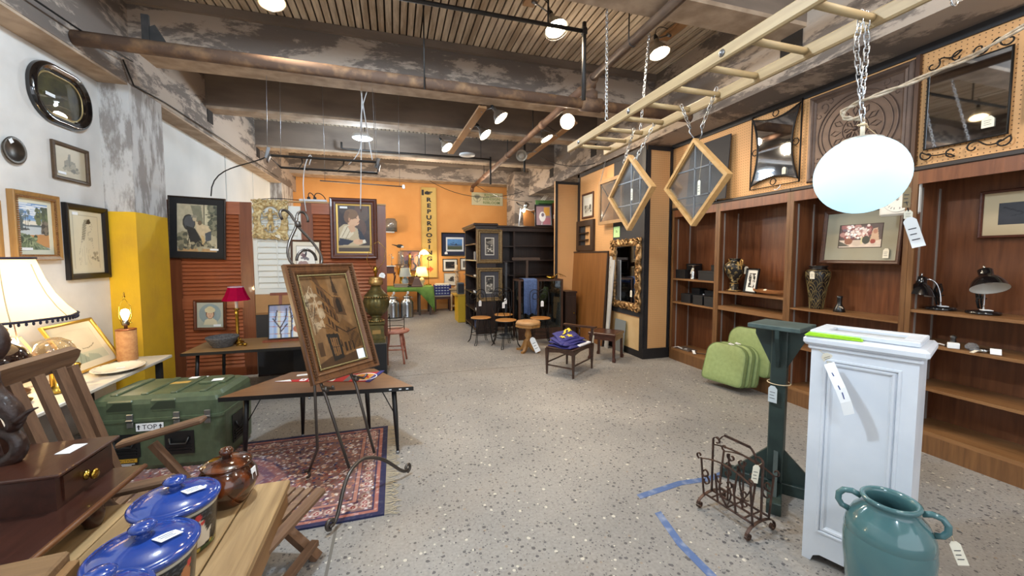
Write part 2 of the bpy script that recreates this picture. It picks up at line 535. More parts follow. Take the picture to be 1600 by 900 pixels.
def floor_mat():
    m = bpy.data.materials.new('exposed_aggregate_concrete'); m.use_nodes = True
    N, L = m.node_tree.nodes, m.node_tree.links
    b = N['Principled BSDF']; b.inputs['Roughness'].default_value = .55; b.inputs['Specular IOR Level'].default_value = .35
    g = N.new('ShaderNodeNewGeometry')
    n1 = N.new('ShaderNodeTexNoise'); n1.inputs['Scale'].default_value = .9; n1.inputs['Detail'].default_value = 7
    r1 = N.new('ShaderNodeValToRGB')
    r1.color_ramp.elements[0].position = .35; r1.color_ramp.elements[1].position = .7
    r1.color_ramp.elements[0].color = (*lin('807e7c'), 1); r1.color_ramp.elements[1].color = (*lin('9c9893'), 1)
    n3 = N.new('ShaderNodeTexNoise'); n3.inputs['Scale'].default_value = 60; n3.inputs['Detail'].default_value = 3
    m3 = N.new('ShaderNodeMixRGB'); m3.blend_type = 'OVERLAY'; m3.inputs[0].default_value = .35
    L.new(g.outputs['Position'], n1.inputs['Vector']); L.new(n1.outputs['Fac'], r1.inputs[0])
    L.new(g.outputs['Position'], n3.inputs['Vector'])
    L.new(r1.outputs[0], m3.inputs[1]); L.new(n3.outputs['Fac'], m3.inputs[2])
    last = m3.outputs[0]
    for sc, th, cols in ((38, .30, ((0, '45444a'), (.3, '6d665f'), (.55, 'cfc9bd'), (.63, '8a7a68'), (.75, '3b3b40'), (.93, 'c9c3b6'))),
                         (75, .27, ((0, '57545a'), (.4, '7c756c'), (.62, 'c4beb2'), (.74, '45424a')))):
        v = N.new('ShaderNodeTexVoronoi'); v.inputs['Scale'].default_value = sc
        v.inputs['Randomness'].default_value = 1
        L.new(g.outputs['Position'], v.inputs['Vector'])
        sx = N.new('ShaderNodeSeparateColor'); L.new(v.outputs['Color'], sx.inputs[0])
        th_n = N.new('ShaderNodeMath'); th_n.operation = 'MULTIPLY'; th_n.inputs[1].default_value = th*1.4
        L.new(sx.outputs[0], th_n.inputs[0])
        lt = N.new('ShaderNodeMath'); lt.operation = 'LESS_THAN'
        L.new(v.outputs['Distance'], lt.inputs[0]); L.new(th_n.outputs[0], lt.inputs[1])
        gt = N.new('ShaderNodeMath'); gt.operation = 'GREATER_THAN'; gt.inputs[1].default_value = .35
        L.new(sx.outputs[1], gt.inputs[0])
        k = N.new('ShaderNodeMath'); k.operation = 'MULTIPLY'; L.new(lt.outputs[0], k.inputs[0]); L.new(gt.outputs[0], k.inputs[1])
        k2 = N.new('ShaderNodeMath'); k2.operation = 'MULTIPLY'; k2.inputs[1].default_value = .8; L.new(k.outputs[0], k2.inputs[0])
        rp = N.new('ShaderNodeValToRGB'); rp.color_ramp.interpolation = 'CONSTANT'
        e = rp.color_ramp.elements
        e[0].position = 0; e[0].color = (*lin(cols[0][1]), 1)
        e[1].position = cols[1][0]; e[1].color = (*lin(cols[1][1]), 1)
        for p, c in cols[2:]:
            q = e.new(p); q.color = (*lin(c), 1)
        L.new(sx.outputs[2], rp.inputs[0])
        mx = N.new('ShaderNodeMixRGB'); L.new(k2.outputs[0], mx.inputs[0]); L.new(last, mx.inputs[1]); L.new(rp.outputs[0], mx.inputs[2])
        last = mx.outputs[0]
    # worn brownish stains on the right and dark scuffs
    n4 = N.new('ShaderNodeTexNoise'); n4.inputs['Scale'].default_value = .55; n4.inputs['Detail'].default_value = 8; n4.inputs['Distortion'].default_value = .8
    r4 = N.new('ShaderNodeValToRGB'); r4.color_ramp.elements[0].position = .5; r4.color_ramp.elements[1].position = .72
    L.new(g.outputs['Position'], n4.inputs['Vector']); L.new(n4.outputs['Fac'], r4.inputs[0])
    m4 = N.new('ShaderNodeMath'); m4.operation = 'MULTIPLY'; m4.inputs[1].default_value = .3; L.new(r4.outputs[0], m4.inputs[0])
    x4 = N.new('ShaderNodeMixRGB'); x4.inputs[2].default_value = (*lin('8b7458'), 1)
    L.new(m4.outputs[0], x4.inputs[0]); L.new(last, x4.inputs[1]); L.new(x4.outputs[0], b.inputs['Base Color'])
    bp = N.new('ShaderNodeBump'); bp.inputs['Strength'].default_value = .15; bp.inputs['Distance'].default_value = .01
    L.new(n3.outputs['Fac'], bp.inputs['Height']); L.new(bp.outputs[0], b.inputs['Normal'])
    return m

ZD = 3.94
YB = -4.5
struct(MB().mm((-3.0, YB, -.12), (5.2, 11.5, 0)).build('floor', floor_mat()))
# boarded deck: narrow boards running the length of the hall with dark gaps between them
ceil = struct(MB().mm((-2.6, YB, ZD+.026), (4.0, 11.4, ZD+.05)).build('ceiling', mat('deck_gap_shadow', '3a3029', .95)))
board_first = None
x = -2.57
while x < 4.0:
    if board_first is None:
        o = board_first = MB().box((0, (YB+11.4)/2, .018), (.058, 11.4-YB, .034)).build('ceiling_board', deckmat, ceil, fix=False)
    else:
        o = board_first.copy(); COL.objects.link(o)
    o.location = (x, 0, ZD+random.uniform(0, .006))
    x += .075
# left wall with two white boards beyond the column
wl = struct(MB().mm((-2.75, YB, 0), (-2.6, 11.4, 3.2)).build('wall_left', plaster))
for y0, y1 in ((5.2, 7.42), (7.46, 8.7), (8.72, 9.8)):
    MB().mm((-2.6, y0, 0), (-2.585, y1, 3.1)).build('wall_board', panelwhite, wl)
struct(MB().mm((-3.0, 11.2, 0), (5.0, 11.35, 4.0)).build('wall_far', orange))
struct(MB().mm((4.32, YB, 0), (4.45, 11.2, 4.0)).build('wall_right', plaster))
# longitudinal edge beams
b = MB().mm((-2.75, YB, 3.12), (-2.37, 11.2, ZD+.1))
lb = struct(b.build('beam_left', concrete))
MB().mm((-2.6, YB, 3.10), (-2.375, 4.65, 3.125)).build('soffit_edge', concrete_lip, lb)
MB().mm((-2.6, 5.2, 3.10), (-2.375, 9.8, 3.125)).build('soffit_edge', concrete_lip, lb)
rb = struct(MB().mm((3.42, YB, 3.09), (4.32, 11.2, ZD+.1)).build('beam_right', concrete))
pk = mat('pocket_shade', '26211e', .9)  # flat dark plates paint in the shade of recesses in the beams
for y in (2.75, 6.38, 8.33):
    MB().mm((3.412, y-.1, 3.27), (3.425, y+.1, 3.47)).build('pocket_shade_plate', pk, rb)
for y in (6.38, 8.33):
    MB().mm((-2.375, y-.08, 3.30), (-2.362, y+.08, 3.48)).build('pocket_shade_plate', pk, lb)
# cross beams
for nm, y0, y1, m in (('beam_main', 4.70, 5.15, concrete), ('beam_far', 10.62, 11.05, concrete)):
    o = struct(MB().mm((-2.37, y0, 3.50), (3.42, y1, ZD+.1)).build(nm, m))
    MB().mm((-2.37, y0+.005, 3.478), (3.42, y1, 3.5)).build('beam_soffit', concrete_lip, o)
    MB().mm((-2.37, y0-.05, 3.86), (3.42, y0, ZD)).build('deck_ledge', concrete_dark, o)
for y0, y1 in ((6.27, 6.5), (8.2, 8.43), (2.62, 2.88), (.7, .95), (-1.3, -1.05)):
    o = struct(MB().mm((-2.37, y0, 3.50), (3.42, y1, ZD+.1)).build('beam_cross', concrete_dark))
    MB().mm((-2.37, y0, 3.465), (3.42, y1+.015, 3.5)).build('beam_soffit', concrete_lip, o)
# columns
struct(MB().box((-2.485, 4.925, 1.56), (.23, .55, 3.12)).build('column_left', columnmat))
struct(MB().box((-2.485, 10.35, 1.56), (.23, 1.0, 3.12)).build('column_far_left', columnmat))
struct(MB().mm((3.02, 9.9, 0), (4.3, 10.62, 3.7)).build('column_far_right', concrete))

# pegboard wall above the bookcases, and the pegboard partition beyond them
struct(MB().mm((3.88, .3, 2.19), (3.94, 4.86, 3.09)).build('wall_pegboard', peg_x))
struct(MB().mm((3.862, .3, 3.03), (3.882, 4.86, 3.09)).build('trim_1', blacktrim))
pb = struct(MB().mm((3.44, 4.85, 0), (3.5, 7.0, 3.06)).build('partition_side', peg_x))
MB().mm((3.425, 4.87, .60), (3.44, 5.70, 3.03)).build('charcoal_board', charcoal, pb)
MB().mm((3.428, 4.93, .09), (3.44, 5.62, .58)).build('beige_board', beigeboard, pb)
MB().mm((3.42, 4.85, 0), (3.44, 7.0, .10)).build('baseboard', blacktrim, pb)
MB().mm((3.42, 6.93, .1), (3.44, 7.0, 3.06)).build('corner_post', blacktrim, pb)
MB().mm((3.42, 4.85, 3.0), (3.44, 7.0, 3.06)).build('top_rail', blacktrim, pb)
MB().mm((3.42, 4.85, .1), (3.445, 4.93, 3.0)).build('corner_post', blacktrim, pb)
pc = struct(MB().mm((3.5, 4.85, 0), (3.87, 4.91, 3.06)).build('partition_front', peg_y))
MB().mm((3.42, 4.832, 0), (3.87, 4.85, .15)).build('baseboard', blacktrim, pc)
MB().mm((3.445, 4.838, .15), (3.5, 4.85, 3.06)).build('corner_post', blacktrim, pc)
MB().mm((3.83, 4.838, .15), (3.868, 4.85, 3.06)).build('corner_post', blacktrim, pc)
MB().mm((3.5, 4.838, 3.0), (3.83, 4.85, 3.06)).build('top_rail', blacktrim, pc)
pa = struct(MB().mm((2.95, 7.0, 0), (3.5, 7.05, 2.92)).build('partition_back', peg_y))
MB().mm((2.95, 6.985, 0), (3.0, 7.0, 2.92)).build('edge_post', blacktrim, pa)
MB().mm((3.0, 6.985, 2.87), (3.42, 7.0, 2.92)).build('top_rail', blacktrim, pa)

# ------------------------------------------------------------------ pipes, battens, conduit
rust = mat('rusty_pipe', '5a4436', .8, c2='8a6a4c', scale=9, detail=8, lo=.45, hi=.7, bump=.25, world=True)
rust2 = mat('red_brown_pipe', '65493a', .7, c2='7d5d46', scale=6, detail=5, world=True)
blackpipe = mat('black_pipe', '1c1a19', .6, c2='2a2624', scale=12)
steel = mat('galvanised_steel', '9a9ca0', .35, metal=.9)
chrome = mat('chrome', 'd5d8dc', .12, metal=1)
t = thing('sprinkler_pipe', 'thick rusty pipe crossing the whole hall under the main beam', 'pipe', (0, 4.0, 3.165))
MB().tube([(-2.36, 0, .03), (0, 0, .012), (3.42, 0, -.01)], .056, 16).build('pipe', rust, t)
MB().tube([(1.98, 0, 0), (2.22, 0, 0)], .075, 16).tube([(2.1, .0, .05), (2.1, .0, .13)], .075, 16).build('tee_fitting', rust, t)
MB().tube([(2.1, 0, .1), (2.1, 0, .19)], .05, 14).build('riser', rust, t)
m = MB()
for x in (-1.9,):
    m.box((x, .0, .16), (.05, .02, .24)).box((x+.06, .01, .12), (.09, .02, .16), rot=(0, -.5, 0))
m.build('hanger_bracket', blackpipe, t)
m = MB()
m.tube([(.3, -.07, -.07), (.3, -.07, .78)], .008, 6)
m.build('hanger_rod', blackpipe, t)
t = thing('branch_pipe', 'dark brown pipe running front to back under the deck near the ladder', 'pipe', (2.07, 0, 3.405))
MB().tube([(-.04, .2, 0), (0, 3.93, 0)], .042, 14).build('pipe', mat('dark_brown_pipe', '4a382d', .7, c2='5d4736', scale=7, world=True), t)
MB().tube([(0, 3.88, 0), (.02, 3.97, -.01), (.03, 4.0, -.06)], .055, 14).build('elbow', rust, t)
for y in (1.2, 3.15): MB().tube([(-.05, y, .55), (-.05, y, .02), (-.04, y, -.03), (0, y, -.05), (.05, y, 0)], .006, 6).build('pipe_hanger', blackpipe, t)
t = thing('drop_pipe', 'reddish brown pipe sloping away to an open end before the orange wall', 'pipe', (2.03, 4.1, 3.35))
MB().tube([(0, 0, 0), (0, 6.4, -.0)], .045, 14).build('pipe', rust2, t)
for y in (1.1, 2.9, 4.9): MB().tube([(0, y, 0), (0, y+.12, 0)], .054, 14).build('coupling', rust2, t)
MB().tube([(0, 6.4, 0), (0, 6.43, -.02), (0, 6.5, -.1)], .05, 14).build('end_elbow', rust2, t)
for y, h in ((1.6, .58), (3.0, .58), (5.0, .58)): MB().tube([(0, y, 0), (0, y, h)], .008, 6).build('hanger_rod', blackpipe, t)
t = thing('conduit', 'thin black conduit under the deck ending in a drop by the bright clip lamp', 'conduit', (0, 3.42, 3.58))
MB().tube([(-.55, 0, 0), (1.72, 0, 0)], .018, 10).build('run', blackpipe, t)
MB().tube([(1.72, 0, .08), (1.72, 0, -.62)], .02, 10).build('drop', blackpipe, t)
MB().box((1.72, 0, 0), (.05, .05, .07), bv=.01).build('tee_fitting', blackpipe, t)
for x in (.2, 1.36): MB().tube([(x, 0, 0), (x, 0, .36)], .008, 6).build('hanger_rod', blackpipe, t)
t = thing('conduit', 'long thin black conduit behind the third dark beam with an upturned end', 'conduit', (0, 7.9, 3.46))
MB().tube([(-.9, 0, .12), (-.9, 0, .02), (-.86, 0, 0), (1.9, 0, 0)], .018, 8).build('run', blackpipe, t)
MB().tube([(1.9, 0, .05), (1.9, 0, -.5)], .018, 8).build('drop', blackpipe, t)
for x in (-.5, .6, 1.7): MB().tube([(x, 0, 0), (x, 0, .5)], .006, 6).build('hanger_rod', blackpipe, t)
tag(MB().tube([(2.33, 7.0, 3.9), (2.33, 7.0, 3.1), (2.33, 7.0, 3.05)], .02, 8).build('vertical_conduit', blackpipe), 'short upright black conduit hanging between the second and third dark beams', 'conduit')

batten = wood('orange_batten', '99714a', 'a98158', 1, .6)
BAT = [((1.27, 1.2, 3.91), (1.27, 3.72, 3.91), .11, 'orange wooden batten on the deck carrying the lamp with a wire guard'),
       ((2.95, 1.2, 3.91), (2.90, 3.85, 3.91), .11, 'orange wooden batten on the deck above the hanging ladder'),
       ((1.14, 5.16, 3.45), (1.05, 7.6, 3.45), .11, 'orange wooden batten under the beams carrying three lit clip lamps'),
       ((2.53, 5.3, 3.43), (2.53, 7.5, 3.43), .09, 'worn wooden batten under the beams carrying an unlit clip lamp')]
for a, c, w, lab in BAT:
    mid = (Vector(a)+Vector(c))/2
    tag(MB().bar(Vector(a)-mid, Vector(c)-mid, w, .03).build('lamp_batten', batten, loc=mid), lab, 'batten')

# ------------------------------------------------------------------ clip lamps
refl = mat('spun_aluminium', 'a9a6a0', .3, metal=.9)
reflin = mat('reflector_inside', 'e8e4da', .4)
bulbwarm = mat('lit_bulb_warm', 'ffe2b4', emit=22, ecol='ffdca8')
bulbhot = mat('lit_bulb_bright', 'fff0d8', emit=30, ecol='ffeccc')
bulboff = mat('unlit_bulb', 'b9b4aa', .2)
cordblk = mat('black_cord', '151414', .6)
def clip_lamp(label, loc, target, clampto, bulb, power, spot=115, r=.1, guard=False, col=WARM):
    """local -Z is the beam axis"""
    dirv = (Vector(target)-Vector(loc)).normalized()
    e = dirv.to_track_quat('-Z', 'Y').to_euler()
    t = thing('clip_lamp', label, 'lamp', loc, rot=e, group='clip lamps under the ceiling')
    prof = [(r*1.04, 0), (r, .006), (r*.92, .03), (r*.7, .075), (r*.42, .11), (r*.26, .125), (r*.24, .17)]
    MB().lathe(prof, 24, cap0=False, cap1=True).build('reflector', refl, t)
    MB().lathe([(r*.99, .004), (r*.9, .03), (r*.68, .072), (r*.4, .106)], 24, cap0=False).build('reflector_lining', reflin, t)
    MB().lathe([(.02, .012), (r*.45, .012), (r*.6, .03), (r*.5, .06), (r*.25, .1)], 18).build('bulb', bulb, t)
    MB().lathe([(r*.22, .15), (r*.22, .2), (r*.12, .23)], 12).build('socket', cordblk, t)
    inv = (Matrix.Translation(Vector(loc)) @ e.to_matrix().to_4x4()).inverted()
    c = inv @ Vector(clampto)
    MB().tube([(0, 0, .18), (c.x*.5, c.y*.5, .18+(c.z-.18)*.5), c], .007, 6).tube([c+Vector((.02, 0, 0)), c-Vector((.03, 0, 0))], .018, 8).build('clamp', steel, t)
    MB().tube(bez((0, 0, .22), (.03, .05, .32), (c.x*.6-.05, c.y*.6, c.z*.6+.2), c+Vector((.02, .02, .05))), .004, 5).build('cord', cordblk, t)
    if guard:
        g = MB().torus((0, 0, -.012), r*1.12, .003).torus((0, 0, -.03), r*.7, .003)
        for k in range(8):
            a = k*PI/4; g.tube([(r*1.1*math.cos(a), r*1.1*math.sin(a), 0), (r*.7*math.cos(a), r*.7*math.sin(a), -.03), (0, 0, -.045)], .002, 4)
        g.build('wire_guard', steel, t)
    if power:
        light('clip_lamp_light', 'SPOT', Vector(loc)+dirv*.06, power, col, radius=.05, target=target, spot=spot, blend=.7)
    return t
clip_lamp('lit clip lamp nearest the left wall, high by the main beam', (-.95, 3.86, 3.62), (-.55, 3.55, 1.6), (-1.0, 3.9, 3.86), bulbwarm, 45)
clip_lamp('lit clip lamp with a wire guard hanging from a batten over the aisle', (1.50, 3.56, 3.64), (1.85, 2.75, 1.6), (1.29, 3.6, 3.87), bulbhot, 60, guard=True, r=.105)
clip_lamp('lit clip lamp above the far end of the hanging ladder', (2.68, 3.60, 3.60), (2.85, 3.05, 1.6), (2.86, 3.7, 3.87), bulbhot, 75, r=.1)
clip_lamp('lit clip lamp nearest of the three on the hanging batten', (1.37, 5.08, 3.3), (2.3, 4.6, 1.9), (1.15, 5.3, 3.45), bulbhot, 60, spot=140)
clip_lamp('lit clip lamp in the middle of the three on the hanging batten', (1.33, 5.83, 3.3), (2.3, 5.2, 1.9), (1.12, 6.0, 3.45), bulbhot, 55, spot=140)
clip_lamp('lit clip lamp farthest of the three on the hanging batten', (.87, 6.69, 3.3), (1.8, 6.0, 1.9), (1.08, 6.75, 3.45), bulbhot, 60, spot=140)
clip_lamp('small clip lamp on the worn batten aimed down at the floor', (2.28, 5.75, 3.3), (2.9, 5.4, 2.0), (2.5, 5.9, 3.42), bulbhot, 60, spot=130)
clip_lamp('unlit clip lamp on the far end of the worn batten facing the aisle', (2.21, 6.81, 3.3), (1.0, 2.5, 1.9), (2.5, 6.9, 3.42), bulboff, 0)
clip_lamp('brightest clip lamp shining straight towards the front of the hall', (2.25, 4.94, 3.3), (.9, 0.3, 1.7), (2.52, 5.35, 3.42), bulbhot, 50, spot=140, r=.095)

# cool round lamp over the far aisle
t = thing('round_ceiling_lamp', 'flat round white lamp glowing cool over the far aisle', 'lamp', (-.48, 7.06, 3.48))
MB().lathe([(.03, .06), (.05, .05), (.16, .03), (.17, .0), (.165, -.03), (.15, -.04)], 28).build('housing', mat('lamp_housing_white', 'c9cdd0', .5), t)
MB().lathe([(.02, -.052), (.13, -.045), (.148, -.035)], 28).build('diffuser', mat('cool_diffuser', 'eaf6ff', emit=18, ecol='dff2ff'), t)
MB().tube([(0, 0, .05), (-.02, 0, .45)], .004, 5).build('hanging_wire', steel, t)
light('round_ceiling_lamp_light', 'POINT', (-.48, 7.06, 3.30), 90, COOL, radius=.10)
tag(MB().lathe([(.14, 0), (.15, .01), (.15, .03), (.03, .05)], 24, c=(1.35, 7.5, 3.4)).build('unlit_ceiling_disc', mat('lamp_housing_white', 'c9cdd0')), 'flat grey disc lamp, unlit, behind the hanging batten', 'lamp')

# hanging pipe rack over the shutters
def each(name, mats, parent, mbs):
    return [m.build(name, mats, parent) for m in mbs]
whitecord = mat('white_cord', 'd8dade', .5)
t = thing('hanging_pipe_rack', 'black pipe frame hung level above the louvred screen', 'rack', (-.79, 5.3, 2.6))
MB().tube([(-.55, -.27, .02), (-.55, .27, 0), (.59, .29, 0), (.59, -.27, .02)], .014, 8, closed=True).build('frame', blackpipe, t)
for x, y in ((-.55, -.27), (.59, -.27), (-.55, .27), (.59, .29)):
    MB().tube([(x, y, 0), (x*.95, y, 1.3)], .003, 5).build('hanging_wire', steel, t)
for x in (-.35, .1): MB().tube([(x, .27, .0), (x+.1, .0, .02), (x+.14, -.27, .02)], .009, 6).build('cross_rod', blackpipe, t)
m = []
m.append(MB().tube(sag((.42, -.05, .98), (.55, -.2, .06), .03), .007, 6)); m.append(MB().tube(sag((.44, -.05, .98), (.38, .1, -.5), .02), .007, 6)); m.append(MB().tube(bez((.5, -.1, .9), (.3, 0, .4), (.55, 0, .3), (.25, .1, .05)), .006, 6))
each('white_cable', whitecord, t, m)
for x, y in ((-.55, -.27), (.6, -.1)): MB().box((x, y, .05), (.03, .06, .12), rot=(.3, .2, .4)).box((x+.02, y-.03, -.02), (.02, .04, .1), rot=(-.5, .2, 0)).build('spring_clamp', steel, t)
MB().tube(bez((-.2, .1, .02), (-.1, .15, .3), (-.35, .1, .1), (-.25, .1, -.55)), .006, 6).build('looped_cable', whitecord, t)
tag(MB().tube([(-.91, 5.62, 2.47), (.13, 5.62, 2.445)], .008, 6).box((.13, 5.62, 2.445), (.03, .02, .05)).tube([(-.85, 5.62, 2.47), (-.85, 5.62, 3.95)], .0025, 5).tube([(.08, 5.62, 2.446), (.08, 5.62, 3.95)], .0025, 5).build('hanging_rod', steel), 'thin steel rod hung across in front of the orange wall', 'rod')
for i, (p, lab) in enumerate([
    (bez((-2.05, 5.45, 2.2), (-2.1, 5.6, 2.6), (-1.6, 5.2, 2.5), (-1.33, 5.05, 2.62)), 'black cable looping from the screen up to the pipe rack'),
    (sag((.9, 10.55, 3.46), (2.7, 8.2, 2.9), .25), 'slack black cable drooping under the far beam'),
    (sag((2.03, 10.0, 3.3), (2.75, 7.75, 2.62), .1), 'black cable running down to the bulb on the dark shelving'),
    (sag((2.8, 7.4, 3.45), (3.35, 6.2, 3.1), .1), 'black cable lying under the right beam near the pegboard corner'),
    (sag((-2.3, 4.6, 3.3), (-2.33, 1.2, 3.5), .15), 'black cable stapled along the left beam before the column'),
    ([(-2.36, 4.58, 3.3), (-2.35, 4.7, 3.12), (-2.36, 5.25, 3.16), (-2.34, 6.9, 3.17), (-2.34, 7.0, 3.16), (-2.34, 9.5, 3.16)], 'black cable running along the left beam past the column')]):
    tag(MB().tube(p, .007 if i != 2 else .006, 5).build('ceiling_cable', cordblk), lab, 'cable')
# ------------------------------------------------------------------ shared builders
def st(o):
    o['kind'] = 'stuff'
    return o
paper = mat('price_tag_paper', 'e6dfcc', .8)
whitepaper = mat('white_paper', 'eef0f2', .8)
inkm = mat('ink', '33333a', .8)
stringm = mat('tag_string', 'c9b796', .9)
def price_tag(parent, p, h=.07, w=.035, rot=(0, 0, 0), knot=None, m=None, writing=True):
    """small hang tag whose hole is at p (parent space), hanging in its local XZ plane"""
    T = Matrix.Translation(Vector(p)) @ Euler(rot).to_matrix().to_4x4()
    poly = [(-w/2, -h), (w/2, -h), (w/2, -w*.35), (w*.22, 0), (-w*.22, 0), (-w/2, -w*.35)]
    o = MB().prism(poly, -.0008, .0008, 'xz', M=T).build('price_tag', m or paper, parent)
    if writing:
        k = MB()
        for i in range(3):
            z = -h*(.4+.18*i)
            k.mm((-w*.32, -.0016, z), (w*(.28-.1*(i % 2)), -.0009, z+h*.03))
        k.v = [tuple(T @ Vector(v)) for v in k.v]
        st(k.build('tag_writing', inkm, o))
    if knot is not None:
        MB().tube([Vector(p), (Vector(p)+Vector(knot))/2+Vector((0, 0, -.005)), Vector(knot)], .0012, 4).build('tag_string', stringm, o)
    return o

def rect_loop(w, h, i, y):
    return [(-w/2+i, y, i), (w/2-i, y, i), (w/2-i, y, h-i), (-w/2+i, y, h-i)]
def picture(name, label, loc, w, h, cv=None, fw=.03, prof=None, fm=None, mats=None, liner=None, rot=None, rz=0., cat='picture', group=None,
            mount=None, mw=0., sticker=None, glazed=True, sheet='print'):
    """framed picture, local XZ plane facing -Y, bottom centre at the origin. prof: (inset, depth, material) steps"""
    t = thing(name, label, cat, loc, rz, group, rot)
    prof = prof or [(0, 0), (0, -.018), (fw*.25, -.024), (fw*.7, -.020), (fw, -.012), (fw, -.003)]
    MB().loops([rect_loop(w, h, i, y) for i, y in prof], cap0=True).build('frame', fm, t)
    fi = prof[-1][0]; yy = prof[-1][1]-.001
    if liner:
        lw, lm = liner
        MB().loops([rect_loop(w, h, fi, yy+.001), rect_loop(w, h, fi, yy-.004), rect_loop(w, h, fi+lw, yy-.002), rect_loop(w, h, fi+lw, yy+.001)]).build('frame_liner', lm, t)
        fi += lw
    if mount:
        MB().loops([rect_loop(w, h, fi, yy), rect_loop(w, h, fi+mw, yy), rect_loop(w, h, fi+mw, yy+.002)]).build('mount', mount, t)
        fi += mw
    if cv is not None:
        artplane(sheet, cv, w-2*fi, h-2*fi, t, (0, yy+.0015 if mount else yy, fi), rough=.45)
    if sticker:
        sx, sz, sw, sh = sticker
        MB().mm((sx-sw/2, yy-.004, sz-sh/2), (sx+sw/2, yy-.0025, sz+sh/2)).build('price_label', whitepaper, t)
    return t

# ------------------------------------------------------------------ built-in bookcases along the right wall
bw = wood('bookcase_brown_wood', '5f361f', '7c4c2e', 2, .38, 3.5)
bwh = wood('bookcase_shelf_wood', '775232', '8d6742', 1, .4, 3.5)
bwd = wood('bookcase_stile_wood', '5f4026', '7a5634', 2, .42, 4)
trackm = mat('shelf_track_metal', 'b9b6b0', .35, metal=.6)
def bookcase(label, y0, y1, shelves, dep=.36, top=2.15, cap=True, floorz=.17):
    t = thing('bookcase', label, 'bookcase', (3.87, (y0+y1)/2, 0), group='built-in bookcases along the right wall')
    h = (y1-y0)/2; T = .035
    MB().mm((dep-.012, -h, .02), (dep, h, top)).build('back_panel', bw, t)
    for s in (-1, 1):
        MB().mm((.0, s*h, 0), (dep-.012, s*(h-.02), top)).build('side_panel', bw, t)
        MB().mm((-.018, s*(h-.0005), 0), (0, s*(h-T), top)).build('stile', bwd, t)
        for xx in (.06, .27):
            MB().mm((xx, s*(h-.02), floorz), (xx+.016, s*(h-.026), top-.12)).build('shelf_track', trackm, t)
    MB().mm((-.018, -h+T, top-.10), (.0, h-T, top)).build('top_rail', bw, t)
    MB().mm((0, -h+.02, top-.03), (dep-.012, h-.02, top)).build('top_panel', bw, t)
    MB().mm((-.03, -h, top), (dep-.012, h, top+.035), bv=.006).build('cap', mat('bookcase_dark_cap', '2c2320', .5), t)
    MB().mm((-.02, -h+T, 0), (-.004, h-T, floorz-.03)).build('plinth', bwd, t)
    MB().mm((-.018, -h+.02, floorz-.03), (dep-.012, h-.02, floorz)).build('bottom_board', bwh, t)
    for z in shelves:
        th = .022
        if isinstance(z, tuple): z, th = z
        MB().mm((-.012, -h+.022, z-th), (dep-.02, h-.022, z)).build('shelf', bwh, t)
    return t
BY = [4.80, 3.965, 3.035, 2.06, 1.02]
bookcase('farthest brown bookcase by the pegboard corner, holding black boxes', BY[1]+.001, BY[0], [1.18, .845])
bookcase('brown bookcase holding a two handled vase and a small black framed photo', BY[2]+.001, BY[1], [1.065, (.885, .05)])
bookcase('brown bookcase holding the flower print and the black and gold vase', BY[3]+.001, BY[2], [(.975, .016), .59])
bookcase('nearest brown bookcase holding two black desk lamps', BY[4]+.001, BY[3], [1.085, .83, .50])

# black boxes and a goblet in the farthest bookcase
bb = mat('black_card_box', '17181b', .6)
def black_box(label, x, y, z, dx, dy, dz, lid=True):
    t = thing('storage_box', label, 'box', (x, y, z), group='black boxes in the farthest bookcase')
    MB().box((0, 0, dz/2-.006), (dx, dy, dz-.012)).build('box_body', bb, t)
    MB().box((0, 0, dz-.012), (dx+.006, dy+.006, .024), bv=.002).build('lid', bb, t)
for a in (('wide black box at the left end of the upper box shelf', 3.99, 4.69, 1.18, .15, .19, .125),
          ('black box standing behind the goblet on the upper box shelf', 4.13, 4.66, 1.18, .12, .16, .21),
          ('long black box at the right end of the upper box shelf', 3.97, 4.18, 1.18, .15, .27, .125),
          ('taller black box behind the long one on the upper box shelf', 4.13, 4.15, 1.18, .12, .26, .20),
          ('leftmost black box on the lower box shelf', 3.98, 4.56, .845, .14, .18, .125),
          ('black box behind the leftmost one on the lower box shelf', 4.13, 4.55, .845, .12, .15, .20),
          ('middle black box in the front row of the lower box shelf', 3.96, 4.305, .845, .15, .17, .125),
          ('right-hand black box in the front row of the lower box shelf', 3.95, 4.085, .845, .15, .18, .125),
          ('long black box at the back of the lower box shelf', 4.13, 4.22, .845, .12, .32, .185)):
    black_box(*a)
silver = mat('dull_silver', 'a5a5a3', .25, metal=1)
t = thing('goblet', 'silver goblet standing between black boxes in the farthest bookcase', 'goblet', (3.95, 4.47, 1.18))
MB().lathe([(.045, 0), (.04, .008), (.035, .03), (.03, .1), (.018, .13), (.012, .15)], 18).build('stem', silver, t)
MB().lathe([(.012, .15), (.02, .17), (.05, .185), (.075, .19), (.073, .194), (.02, .18)], 20).build('dish', silver, t)
price_tag(t, (-.02, -.02, .16), .09, .03, rot=(0, .3, -1.2))
tag(MB().lathe([(.02, 0), (.024, .01), (.024, .09), (.012, .11), (.01, .13)], 14, c=(4.09, 4.42, .845)).build('white_bottle', whitepaper), 'small white bottle among black boxes on the lower box shelf', 'bottle')
